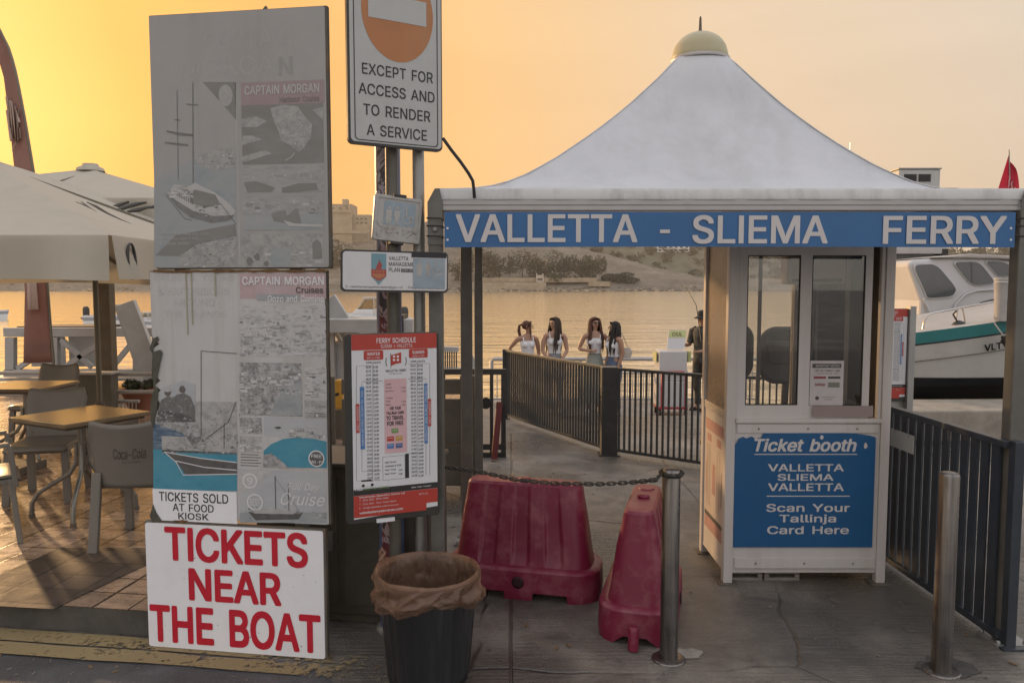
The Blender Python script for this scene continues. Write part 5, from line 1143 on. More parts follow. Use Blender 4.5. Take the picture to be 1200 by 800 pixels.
def cloth(u, v):
    """square pagoda sheet: u round the four sides, v from eave to cap"""
    t = 1-v*.92
    s4 = u*4; k = int(min(3, math.floor(s4))); f = s4-k
    C = [(-HW, 0), (HW, 0), (HW, DEP), (-HW, DEP)]
    a, c = C[k], C[(k+1) % 4]
    ex, ey = a[0]+(c[0]-a[0])*f, a[1]+(c[1]-a[1])*f
    ax_, ay_ = APX-CX, APY-CY
    # towards the cap the square rounds off to a circle
    rx, ry = ex-ax_, ey-ay_; L_ = math.hypot(rx, ry)
    sag = .035*math.sin(math.pi*f)*math.sin(math.pi*min(1, t*1.05))
    ang = math.atan2(ry, rx); rad = .165/.08*t if t < .08 else None
    w_ = sm((t-.02)/.28)
    sx_, sy_ = ax_+rx*t, ay_+ry*t
    cxr, cyr = ax_+math.cos(ang)*1.75*t, ay_+math.sin(ang)*1.75*t
    x, y = cxr+(sx_-cxr)*w_, cyr+(sy_-cyr)*w_
    wr = (.006*math.sin(ang*23+t*6)+.005*math.sin(ang*41-t*3))*t*(1-t)*2
    return (x, y, cz_(t) - sag*.5 + wr - .05*math.sin(math.pi*t)*sm((x-ax_)/1.1))
b = MB(); b.grid(cloth, 64, 34); roof = b.build('roof_cloth', m_cloth, can)
# welded seams
b = MB()
for k in range(4):
    for f in (0.0,): b.tube([Vector(cloth((k+f)/4, v/16))+Vector((0,0,.002)) for v in range(17)], .004 if f == 0 else .0018, 4)
b.build('seam', m_cloth, can)
cz0 = cz_(.09)
b = MB(); ax_, ay_ = APX-CX, APY-CY
cp = [(.172, -.015), (.176, 0), (.172, .02)] + [(.168*math.cos(R(a)), .02+.145*math.sin(R(a))) for a in range(8, 90, 9)] + [(.001, .166)]
b.lathe(cp, 32, (ax_, ay_, cz0-.005)); dome = b.build('dome_cap', m_gold, can)
b = MB(); b.lathe([(.18,-.02),(.184,-.005),(.176,0)], 32, (ax_, ay_, cz0-.005)); b.build('cap_ring', m_alu, can)
b = MB(); b.lathe([(.016,0),(.010,.02),(.007,.09),(.003,.10)], 10, (ax_, ay_, cz0+.155)); b.build('finial', m_frame_dark, dome)
# hem and gutter beams on four sides
zt, zg, zb_ = 2.272, 2.175, 2.165
sides = [((-HW,0),(HW,0)), ((HW,0),(HW,DEP)), ((HW,DEP),(-HW,DEP)), ((-HW,DEP),(-HW,0))]
for i, (p, q) in enumerate(sides):
    d = Vector((q[0]-p[0], q[1]-p[1], 0)).normalized(); n_ = Vector((d.y, -d.x, 0))
    ln = math.hypot(q[0]-p[0], q[1]-p[1])
    def hem(u, v):
        x = Vector((p[0], p[1], 0))+d*ln*u; bul = .028*math.sin(math.pi*min(1, v*1.0)*.5)
        return x + n_*(.002+.022*math.sin(v*math.pi*.5)+.0006*math.sin(u*70)*v) + Vector((0,0,zt+.002-(zt-2.212)*v))
    b = MB(); b.grid(lambda u, v: hem(u, 1-v), 90, 6); b.build('cloth_hem', m_hem, can, solid=.003)
    b = MB(); a_ = Vector((p[0], p[1], 0))+d*.034; c_ = Vector((q[0], q[1], 0))-d*.034
    b.bar(a_+Vector((0,0,2.205)), c_+Vector((0,0,2.205)), .05, .028); b.bar(a_+n_*.004+Vector((0,0,2.178)), c_+n_*.004+Vector((0,0,2.178)), .04, .024)
    b.build('gutter_beam', m_alu, can, .003)
# posts; the back ones sit nearer the middle as the frame tapers
posts = [(-HW+.0,0,.068), (HW-.0,.0,.074), (-HW+.10,DEP-.15,.066), (HW,DEP,.07), (-HW+.06,1.5,.078)]
for (x, y, w_) in posts:
    b = MB(); b.box(x-w_/2, x+w_/2, y-w_/2, y+w_/2, .012, 2.17); pb = b.build('post', m_post, can, .006)
    b = MB(); b.box(x-w_/2-.05, x+w_/2+.05, y-w_/2-.05, y+w_/2+.05, 0, .012)
    for sx_ in (-1, 1):
        for sy_ in (-1, 1): b.lathe([(.011,0),(.011,.014),(.004,.018)], 6, (x+sx_*(w_/2+.03), y+sy_*(w_/2+.03), .012))
    b.build('base_plate', m_galv, pb)
    if y == 0:
        b = MB()
        for z_ in (.22, .34): b.lathe([(.014,0),(.014,.012),(.006,.016)], 8, (0,0,0))
        bb = MB(); bb.v = [(x+vx*1, y-w_/2-vz, z_+vy) for z_ in (.16,) for vx, vy, vz in b.v[:len(b.v)//2]] + [(x+vx, y-w_/2-vz, .26+vy) for vx, vy, vz in b.v[:len(b.v)//2]]
        k_ = len(b.v)//2; half = [f for f in b.f if max(f) < k_]; bb.f = half + [[i+k_ for i in f] for f in half]; bb.mi = [0]*len(bb.f); bb.sm = [False]*len(bb.f)
        bb.build('bolts', m_galv, pb)
# corner brackets folded over the post tops
for sx_ in (-1, 1):
    b = MB(); x = sx_*HW
    b.prism([(x-.036, 2.0), (x+.036, 2.0), (x+.036, 2.205), (x+.012*(1-sx_), 2.27), (x-.012*(1+sx_), 2.27), (x-.036, 2.205)], -.040, -.0355)
    b.build('corner_bracket', m_post, can)
    b = MB(); b.lathe([(.014,0),(.012,.006),(.004,.008)], 10); b.v = [(x+vx, -.041-vz, 2.072+vy) for vx, vy, vz in b.v]; b.build('bracket_bolt', m_galv, can)

# banner tied between the front posts
KF = Face((CX, CY-.05, 0), .4)
r = face_thing('ferry_banner', 'long blue banner reading VALLETTA - SLIEMA FERRY tied under the canopy eave', 'banner', KF)
x0, x1, z0, z1 = KF.box(521, 1189, 248.5, 290)
b = MB(); b.grid(lambda u, v: (x0+(x1-x0)*u, .002*math.sin(u*17), z0+(z1-z0)*v + .004*math.sin(u*3.1)*(0 if v else 1)), 40, 2, smooth=False); b.build('panel', m_bluesign, r, solid=.004)
m_bl = M('banner_letters', (.56, .53, .515), .5, var=.03)
b = MB()
for s_, bx in (('VALLETTA', (534,747,251,284)), ('-', (773,785,269,273.5)), ('SLIEMA', (811,970,252,286)), ('FERRY', (1034,1179,253,286))): b.text(s_, KF.box(*bx), -.0055, bold=.024)
b.build('lettering', m_bl, r)
m_rope = M('dark_rope', (.03, .028, .025), .9)
b = MB()
for side in (-1, 1):
    pxs = (521, 506) if side < 0 else (1187, 1199)
    for py in (256, 265, 277):
        xa, za = KF.uv(pxs[0]+3*-side*-1, py); xb = side*HW+KF.o.x*0; xo = side*(HW+.037)
        b.tube([(xa, -.005, za), (xo, -.0, za+.003), (xo, .09, za+.002), (side*(HW-.038), .09, za), (xa, .006, za-.003)], .0035, 6)
b.build('tie_rope', m_rope, r)
b = MB()
for pxs in (524.5, 1184):
    for py in (267.5, 281): c_ = KF.uv(pxs, py); b.sheet(circle(*c_, .006, .006, 10), -.0050)
b.build('eyelet', m_wht_letter, r)

# ------------------------------------------------------------------ ticket booth
m_booth = M('booth_white_panel', (.54, .505, .48), .42, var=.04, scale=2, stain=(.36,.31,.26), stain_amt=.55, stain_scale=4, streak=True)
m_rubber = M('black_rubber_seal', (.02, .02, .02), .7)
m_bronze = M('bronze_film_panel', (.30, .25, .19), .22, .45, var=.12, scale=3)
g_clear = glass('booth_glass', (.94, .935, .92), .15, .02)
m_inter = M('booth_interior', (.20, .19, .175), .7, var=.1, scale=3)
m_ticket = M('ticket_blue', (.010, .085, .215), .4, var=.06, scale=4, stain=(.02,.09,.19), stain_amt=.3, stain_scale=6)
OF = Face(G(945, 684), 0)
bo = face_thing('ticket_booth', 'white ticket booth with two sliding windows and a blue Ticket booth panel', 'booth', OF)
bx0, bx1 = OF.uv(849, 600)[0], OF.uv(1040, 600)[0]
D = .60; TOP = 2.2
lw = .055
for x in (bx0, bx1-lw):
    for y in (0, D-lw):
        b = MB(); b.box(x, x+lw, y, y+lw, .006, TOP); lg = b.build('corner_post', m_booth, bo, .004)
        b = MB(); b.box(x-.03, x+lw+.03, y-.03, y+lw+.03, 0, .006); b.build('foot_plate', m_frame_dark, lg)
q = OF.uv
zb_ = q(945, 668)[1]; zs = q(945, 493)[1]
b = MB(); b.box(bx0+lw, bx1-lw, .012, .030, zb_, zs-.014); b.build('front_panel', m_booth, bo, .003)
b = MB(); b.box(bx0+lw+.012, bx1-lw-.012, .004, .0118, zb_+.012, zb_+.075); b.build('front_rail', m_booth, bo, .002); b = MB(); b.box(bx0+lw+.012, bx1-lw-.012, .004, .0118, zs-.075, zs-.02); b.build('front_rail', m_booth, bo, .002)
for sx2 in (.2, .5, .8):
    for z2 in (zb_+.043, zs-.048):
        b = MB(); b.lathe([(.007,0),(.006,.003),(.001,.004)], 10); xx2 = bx0+(bx1-bx0)*sx2; b.v = [(xx2+vx, .0035-vz, z2+vy) for vx, vy, vz in b.v]; b.build('screw', m_galv, bo)
b = MB(); b.box(bx0+lw, bx1-lw, -.008, .05, zs-.013, zs+.012); b.build('window_sill', m_booth, bo, .004)
b = MB(); b.box(bx0+.01, bx1-.01, .02, D-.02, zb_-.02, zb_); b.build('floor_panel', m_booth, bo)
b = MB(); b.box(bx0-.03, bx1+.03, -.03, D+.03, TOP, TOP+.03); b.build('roof_panel', m_booth, bo, .004)
# side walls: lower panel and bronze upper light, door side solid
for x, sgn in ((bx0+.012, -1), (bx1-.030, 1)):
    b = MB(); b.box(x, x+.018, lw, D-lw, zb_, zs); sd = b.build('side_panel', m_booth, bo)
    b = MB(); b.box(x-.006, x+.024, lw, D-lw, zs, zs+.05); b.build('side_rail', m_alu, bo, .003)
    b = MB(); b.box(x+.004, x+.012, lw, D-lw, zs+.05, TOP); b.build('side_window', m_bronze if sgn < 0 else m_inter, bo)
# timetable poster on the left wall
b = MB(); sx_ = bx0+.011
def srect(y0, y1, z0, z1, off, mi): b.add([(sx_-off, y1, z0), (sx_-off, y0, z0), (sx_-off, y0, z1), (sx_-off, y1, z1)], [(0,1,2,3)], mi)
ya, yb = lw+.03, D-lw-.04
za, zc = zb_+.13, zs-.06
m_pst = M('side_poster_paper', (.50, .43, .385), .45, var=.1, scale=20)
m_pst_red = M('side_poster_red', (.38, .20, .185), .5, var=.12, scale=20)
srect(ya, yb, za, zc, .0012, 0); hz_ = zc-za
srect(ya, yb, zc-.10*hz_, zc, .002, 1); srect(ya, yb, za, za+.11*hz_, .002, 1); srect(ya, yb, za+.11*hz_, za+.15*hz_, .002, 2)
for u0, u1 in ((.12,.36),(.66,.90)): srect(ya+(yb-ya)*u0, ya+(yb-ya)*u1, zc-.20*hz_, zc-.13*hz_, .002, 1)
for k in range(26):
    for u0 in (.15,.27,.70,.82):
        z_ = zc-(.24+k*.0215)*hz_; srect(ya+(yb-ya)*u0, ya+(yb-ya)*(u0+.08), z_, z_+.008*hz_, .002, 3)
for u0, u1, v0, v1 in ((.42,.58,.35,.62),(.05,.10,.3,.6),(.92,.96,.3,.6)): srect(ya+(yb-ya)*u0, ya+(yb-ya)*u1, za+v0*hz_, za+v1*hz_, .0018, 1 if u0 > .3 else 3)
b.build('side_poster', [m_pst, m_pst_red, m_black, M('side_poster_grey', (.25,.2,.18), .5)], bo)
# window frame with two sashes
x0, x1 = bx0+lw, bx1-lw
fw = .022
b = MB(); b.box(x0, x0+fw, .01, .045, zs+.012, TOP); b.box(x1-fw, x1, .01, .045, zs+.012, TOP); b.box(x0+fw, x1-fw, .01, .045, TOP-.06, TOP); wf = b.build('window_frame', m_booth, bo, .003)
for pa, pb_, y in ((866, 944, .016), (944, 1023, .028)):
    a_, c_ = q(pa, 400)[0], q(pb_, 400)[0]; ga, gc = (q(875.5, 400)[0], q(937.5, 400)[0]) if pa < 900 else (q(952,400)[0], q(1014.5,400)[0])
    gz0, gz1 = (q(900, 475)[1] if pa < 900 else q(980,476)[1]), q(900, 299)[1]
    b = MB(); b.box(a_, ga, y, y+.014, zs+.012, TOP-.06); b.box(gc, c_, y, y+.014, zs+.012, TOP-.06); b.box(ga, gc, y, y+.014, zs+.012, gz0); b.box(ga, gc, y, y+.014, gz1, TOP-.06)
    s_ = b.build('sash', m_booth, bo)
    b = MB(); g_ = .005
    b.box(ga, ga+g_, y-.001, y+.013, gz0, gz1); b.box(gc-g_, gc, y-.001, y+.013, gz0, gz1); b.box(ga+g_, gc-g_, y-.001, y+.013, gz0, gz0+g_); b.box(ga+g_, gc-g_, y-.001, y+.013, gz1-g_, gz1); b.build('seal', m_rubber, s_)
    b = MB(); b.box(ga+g_, gc-g_, y+.006, y+.009, gz0+g_, gz1-g_); b.build('pane', g_clear, s_)
# back wall: a wide window towards the quay and a closed dark door on the right
xm = q(968, 400)[0]
b = MB(); b.box(x0, xm, D-.04, D-.02, zb_, .80); b.box(x0, xm, D-.04, D-.02, TOP-.06, TOP); b.build('back_panel', m_inter, bo)
b = MB(); b.box(x0-.0, xm, D-.034, D-.030, .80, TOP-.06); b.build('back_pane', glass('back_glass', (.95,.945,.93), .0, .03), bo)
b = MB(); xz = q(925, 400)[0]; b.box(xz-.012, xz+.012, D-.045, D-.035, .80, TOP-.06); b.build('back_mullion', m_inter, bo)
m_door = M('grey_booth_door', (.085, .085, .08), .5, var=.15)
b = MB(); b.box(xm, x1, D-.05, D-.02, zb_, TOP); dr = b.build('door', m_door, bo)
b = MB(); b.box(xm+.002, xm+.03, D-.07, D-.051, zb_, TOP-.38); b.box(xm+.145, xm+.16, D-.07, D-.051, zb_, TOP-.38); b.box(xm+.03, xm+.145, D-.07, D-.051, TOP-.41, TOP-.38); b.build('door_frame', m_inter, dr)
b = MB(); b.prism(rrect(xm-.10, xm+.27, TOP-.39, TOP-.16, .02), D-.22, D-.08); ac = b.build('air_conditioner', M('cream_plastic', (.42,.40,.36), .4), bo, .01)
b = MB(); b.box(xm-.07, xm+.24, D-.226, D-.2201, TOP-.375, TOP-.355); b.build('outlet', m_black, ac)
b = MB(); b.box(x0, x1, .06, D-.06, .80, .83); b.build('counter', m_inter, bo, .003)
# blue panel with lettering and torn edges
u0, u1, w0, w1 = OF.box(860, 1024.5, 507, 641)
rr_ = random.Random(8)
pl = [(u0+.003, w0), (u1, w0), (u1, w1-.028), (u1-.03, w1-.018), (u1-.12, w1-.004), (u1-.2, w1-.001)]
pl += [(u0+.17, w1-.002), (u0+.165, w1-.012), (u0+.155, w1-.035), (u0+.14, w1-.030), (u0+.125, w1-.052), (u0+.115, w1-.03), (u0+.10, w1-.022), (u0+.07, w1-.034), (u0+.05, w1-.024), (u0+.022, w1-.036), (u0+.012, w1-.06), (u0+.001, w1-.07)]
b = MB(); b.prism(pl, .0015, .0038); tpn = b.build('blue_panel', m_ticket, bo)
b = MB()
for (s_, bx, bd, sh) in (('Ticket booth', (884,1004,513.5,529), .032, .22), ('VALLETTA', (900,989,543.5,552), .025, 0), ('SLIEMA', (911,977,555,563), .025, 0), ('VALLETTA', (900,989,566,575), .025, 0), ('Scan Your', (898,996,590,599.5), .022, 0), ('Tallinja', (913,980,602.5,614), .022, 0), ('Card Here', (899,995,616,625.5), .022, 0)): b.text(s_, OF.box(*bx), .0006, bold=bd, shear=sh)
b.rect(OF.box(884,1004.5,530.8,532.2) if 0 else OF.box(884,1004.5,531.6,532.6), .0006); b.rect(OF.box(898.5,996,580.5,581.6), .0006)
b.build('panel_lettering', m_bl, tpn)
b = MB()
for cx, cy, rx_ in ((963,512,.010), (1014.5,522,.011)): b.sheet(blob(*OF.uv(cx, cy), rx_, rx_*1.7, 9, .3, int(cx)), .0004)
b.build('paint_chip', m_booth, tpn)
# notice behind the right pane and the strip below it
b = MB(); NQ = lambda *a: OF.box(*a)
ny = .0255
b.rect(NQ(951,990.5,423,475.5), ny, 0)
b.rect(NQ(954,988,426.5,431.5), ny-.0006, 1); b.text('IMPORTANT NOTICE', NQ(958,986,427.8,430.4), ny-.0012, 0, bold=.02)
b.text('USE THE CORRECT LANE', NQ(957,986.5,433.5,436), ny-.0006, 1, bold=.02); b.text('to scan and tap cards', NQ(960,984.5,437,439.3), ny-.0006, 1)
b.rect(NQ(955.5,970,441.5,444.2), ny-.0006, 2); b.rect(NQ(972.5,987,441.5,444.2), ny-.0006, 1)
b.text('tallinja', NQ(957,969,449,453.5), ny-.0006, 2, bold=.03, shear=.3); b.rect(NQ(972.5,986,448.5,454.5), ny-.0006, 3)
b.sheet(circle(*OF.uv(959.5,467), .012, .012, 14), ny-.0006, 1); b.text('Thank you for your\ncooperation', NQ(965,980,465,469.5), ny-.0006, 1)
b.build('notice', [M('notice_paper', (.50,.46,.45), .5), m_ink, M('notice_red', (.25,.05,.06), .5), M('notice_grey', (.18,.18,.15), .5)], bo)
b = MB(); b.rect(NQ(953,1024,475.5,488.5), .010, 0); b.build('lower_film', M('brown_film', (.27,.21,.195), .5, var=.05), bo)
# hollow blocks and a bucket under the booth
m_block = M('hollow_concrete_block', (.20,.175,.15), .9, var=.2, scale=12, bump=.5, bscale=60)
for k, (pa, pb_) in enumerate(((856, 897), (899, 941))):
    a_, c_ = q(pa, 675)[0]+OF.o.x, q(pb_, 675)[0]+OF.o.x; w_ = c_-a_
    b = MB(); zt_ = zb_-.022
    b.box(0, w_, 0, .14, 0, .02); b.box(0, w_, 0, .14, zt_-.02, zt_); b.box(0, .03, 0, .14, .02, zt_-.02); b.box(w_-.03, w_, 0, .14, .02, zt_-.02); b.box(w_/2-.015, w_/2+.015, .05, .14, .02, zt_-.02)
    o = b.build('concrete_block', m_block, loc=(a_, OF.o.y+.05, 0), bevel=.004)
    tag(o, 'hollow concrete block under the ticket booth, ' + ('nearest its left leg' if k == 0 else 'second from its left leg'), 'block', 'concrete blocks under the booth')
# office chairs standing behind the booth, seen through its windows
m_chairblk = M('black_office_fabric', (.045, .042, .038), .7, var=.2)
for k, (px, py0, py1, Y, w_) in enumerate(((863, 378, 440, 5.95, .29), (925, 383, 447, 5.75, .42))):
    p = P(px, 400, Y); z1_ = P(px, py0, Y).z
    r = thing('office_chair', 'black high-backed office chair behind the booth, ' + ('at the left edge of the left window' if k == 0 else 'in the middle of the left window'), 'chair', (p.x, Y, 0), 0, 'office chairs behind the booth')
    b = MB(); b.prism(rrect(-w_/2, w_/2, 1.06, z1_, .13, 7), .0, .09); b.build('backrest', m_chairblk, r, .03)
    b = MB(); b.prism(rrect(-w_/2+.05, w_/2-.05, z1_-.28, z1_-.10, .05), -.02, -.001); b.build('lumbar_pad', m_chairblk, r, .01)
    b = MB(); b.box(-w_*.55, w_*.55, .06, .48, .45, .53); b.build('seat', m_chairblk, r, .03)
    b = MB(); b.tube([(0,.28,.08),(0,.28,.45)], .025); b.bar((0,.1,.5),(0,.05,1.2), .05, .02); b.build('column', m_black, r)
    b = MB()
    rb_ = min(.26, w_*.5)
    for a in range(5): b.bar((0,.28,.09), (rb_*math.cos(R(72*a)), .28+rb_*math.sin(R(72*a)), .06), .04, .03)
    fb = b.build('base', m_black, r)
    for a in range(5):
        b = MB(); cx_, cy_ = rb_*math.cos(R(72*a)), .28+rb_*math.sin(R(72*a)); b.tube([(cx_-.02, cy_, .028), (cx_+.02, cy_, .028)], .027, 10); b.build('caster', m_black, fb)

# ------------------------------------------------------------------ fences
m_fence = M('charcoal_fence_paint', (.045, .046, .045), .45, .2, var=.2, scale=6, stain=(.09,.085,.08), stain_amt=.4, stain_scale=10)
m_fence_r = M('slate_fence_paint', (.040, .048, .060), .4, .2, var=.15, scale=6, stain=(.08,.08,.08), stain_amt=.4, stain_scale=10)
def fence(name, lab, pts, h, gap, sect, mat, rail, posts_at=(), zb0=0, lowrail=.06, round_top=False):
    o = Vector((pts[0][0], pts[0][1], zb0)); r = thing(name, lab, 'fence', o)
    seg = [(Vector((a[0], a[1], 0))-Vector((o.x, o.y, 0)), Vector((c[0], c[1], 0))-Vector((o.x, o.y, 0))) for a, c in zip(pts, pts[1:])]
    n_b = 0
    for a, c in seg:
        d = (c-a).normalized(); L_ = (c-a).length
        b = MB()
        if round_top: b.tube([a+Vector((0,0,h)), c+Vector((0,0,h))], rail[0]/2, 10)
        else: b.bar(a+Vector((0,0,h)), c+Vector((0,0,h)), rail[0], rail[1])
        b.build('top_rail', mat, r, 0 if round_top else .003)
        b = MB(); b.bar(a+Vector((0,0,lowrail)), c+Vector((0,0,lowrail)), rail[0]*.8, rail[1]); b.build('bottom_rail', mat, r)
        k = int(L_/gap); mesh = None
        for i in range(1, k):
            p = a+d*(L_*i/k)
            if mesh is None:
                b = MB(); b.bar((0,0,lowrail+rail[1]/2), (0,0,h-rail[1]/2), sect[0], sect[1], up=(d.y,-d.x,0)); ob = b.build('baluster', mat, r, loc=p); mesh = ob
            else:
                ob = mesh.copy(); COL.objects.link(ob); ob.parent = r; ob.location = p
    for p, w_ in posts_at:
        b = MB(); x, y = p[0]-o.x, p[1]-o.y; b.box(x-w_/2, x+w_/2, y-w_/2, y+w_/2, 0, h+.02); b.build('post', mat, r, .004)
        b = MB(); b.box(x-w_/2-.03, x+w_/2+.03, y-w_/2-.03, y+w_/2+.03, 0, .01); b.build('foot', mat, r)
    return r
FA, FB, FC = G(592, 490), G(713, 532), G(824, 549)
FD = (FC.x+1.35, FC.y-.55)
fence('baluster_fence', 'long charcoal fence of vertical bars between the women and the ticket booth', [FA[:2], FB[:2], FC[:2], FD], .925, .060, (.016, .024), m_fence, (.05, .03), ((FA[:2], .07), (FB[:2], .17), (FD, .07)))
F1, F2 = G(1171, 755), G(1042, 664)
Fe = (F1+(F2-F1)*1.85)
fence('baluster_fence', 'dark slate fence of flat vertical bars behind the right bollard', [F1[:2], Fe[:2]], 1.02, .086, (.062, .012), m_fence_r, (.05, .035), (((F1.x+.03, F1.y-.02), .05), (Fe[:2], .06)), lowrail=.05)
# pale board tied to the slate fence
dv = (F2-F1).normalized(); ang = math.degrees(math.atan2(dv.y, dv.x))
WF = Face(F1+(F2-F1)*.80+Vector((-.035,-.02,0)), ang-180)
r = face_thing('blank_plate', 'small blank pale plate wired to the slate fence beside the booth', 'plate', WF)
q4 = WF.box(1044, 1071, 506, 527); b = MB(); b.box(min(q4[:2]), max(q4[:2]), -.004, .002, q4[2], q4[3]); b.build('plate', m_sign_grey, r)
b = MB()
for u in (.2, .8): b.tube([(q4[0]+(q4[1]-q4[0])*u, -.003, q4[3]-.02), (q4[0]+(q4[1]-q4[0])*u, .0, q4[3]+.02)], .003, 5)
b.build('wire', m_black, r)

# half-open gate frame at the left and the brown panel beside it
gY = 8.0
gx0, gx1 = P(515, 480, gY).x, P(593, 480, gY).x; gh = P(550, 432, gY).z
r = thing('gate_frame', 'dark steel gate frame standing left of the charcoal fence', 'gate', (gx0, gY, 0))
W_ = gx1-gx0
b = MB(); b.box(0, W_, -.025, .025, gh-.06, gh); b.build('top_rail', m_fence, r, .004)
b = MB(); b.box(0, W_, -.016, .016, .08, .14); b.box(0, W_, -.016, .016, 0.002, .05); b.build('bottom_rail', m_fence, r)
for px in (520, 545, 576, 590):
    x = P(px, 480, gY).x-gx0; w_ = .05 if px == 590 else .035; b = MB(); b.box(x-w_/2, x+w_/2, -.02, .02, 0.0, gh-.06); b.build('upright', m_fence, r)
for px in (575,):
    x = P(px, 480, gY).x-gx0; b = MB(); b.lathe([(.06,0),(.06,.04)], 14); b.v = [(x-.05+vx, -.02-vz, .58+vy) for vx, vy, vz in b.v]; b.build('lock', m_black, r)
m_redstick = M('dark_red_pole', (.13, .02, .022), .5, var=.2)
pa, pb_ = P(579, 532, 7.8), P(585.5, 471, 7.92)
o = MB().tube([(0,0,.0), (pb_.x-pa.x, pb_.y-pa.y, pb_.z-.02)], .033, 10).build('red_pole', m_redstick, loc=(pa.x, pa.y, .02)); tag(o, 'short dark red pole leaning inside the gate frame', 'pole')
m_brown = M('brown_board_paint', (.105, .092, .070), .65, var=.2, scale=3, stain=(.15,.13,.10), stain_amt=.4, stain_scale=4)
bY = 6.6
X0, X1 = P(384, 480, bY).x, P(557, 480, bY).x
zf = lambda py: P(500, py, bY).z
r = thing('board_wall', 'brown wall of wide horizontal boards with bright gaps, behind the timetable', 'wall', (X0, bY, 0))
b = MB(); wX = X1-X0
seg_x = P(515, 480, bY).x-X0
b.box(.12, wX, 0, .03, zf(462)+.0, zf(444.5)); b.box(.12, wX-.10, 0, .03, zf(521), zf(467.5)); b.box(0, wX, 0, .03, .06, zf(521)-.004)
b.build('boards', m_brown, r, .004)
for x in (.02, wX*.45, P(547,480,bY).x-X0, wX-.03):
    b = MB(); b.box(x-.03, x+.03, .031, .075, 0, zf(442)); b.build('post', m_brown, r)
b = MB(); b.prism([(wX-.13, zf(440)), (wX-.005, zf(440)), (wX+.0, zf(450)), (wX-.02, zf(640)), (wX-.13, zf(640))], -.03, -.002); b.build('end_board', m_brown, r)
# short post with a cut top beside the canopy post; chain hangs from here
p = G(523, 664); r = thing('chain_post', 'grey-brown square post with a slanted top beside the canopy post', 'post', (p.x, 4.30, 0))
zt_ = P(523, 487, 4.30).z; b = MB(); b.prism([(-.045,0),(.04,0),(.04,zt_),(-.045,zt_-.045)], -.035, .035); b.build('shaft', m_brown, r, .004)
b = MB(); b.box(-.1, .12, -.09, .09, 0, .10); b.build('footing', m_block, r, .01)
# bent cable above the canopy
m_cable = M('black_cable', (.02,.02,.02), .6)
cps = [P(519,162,3.74), P(529,176,3.74), P(540,190,3.74), P(549,203,3.74), P(554,212,3.745), P(555.5,224,3.75), P(556,232,3.76)]
o = MB().tube(cps, .008, 8).build('cable', m_cable); tag(o, 'thin black cable bending from the no entry sign down to the canopy', 'cable')

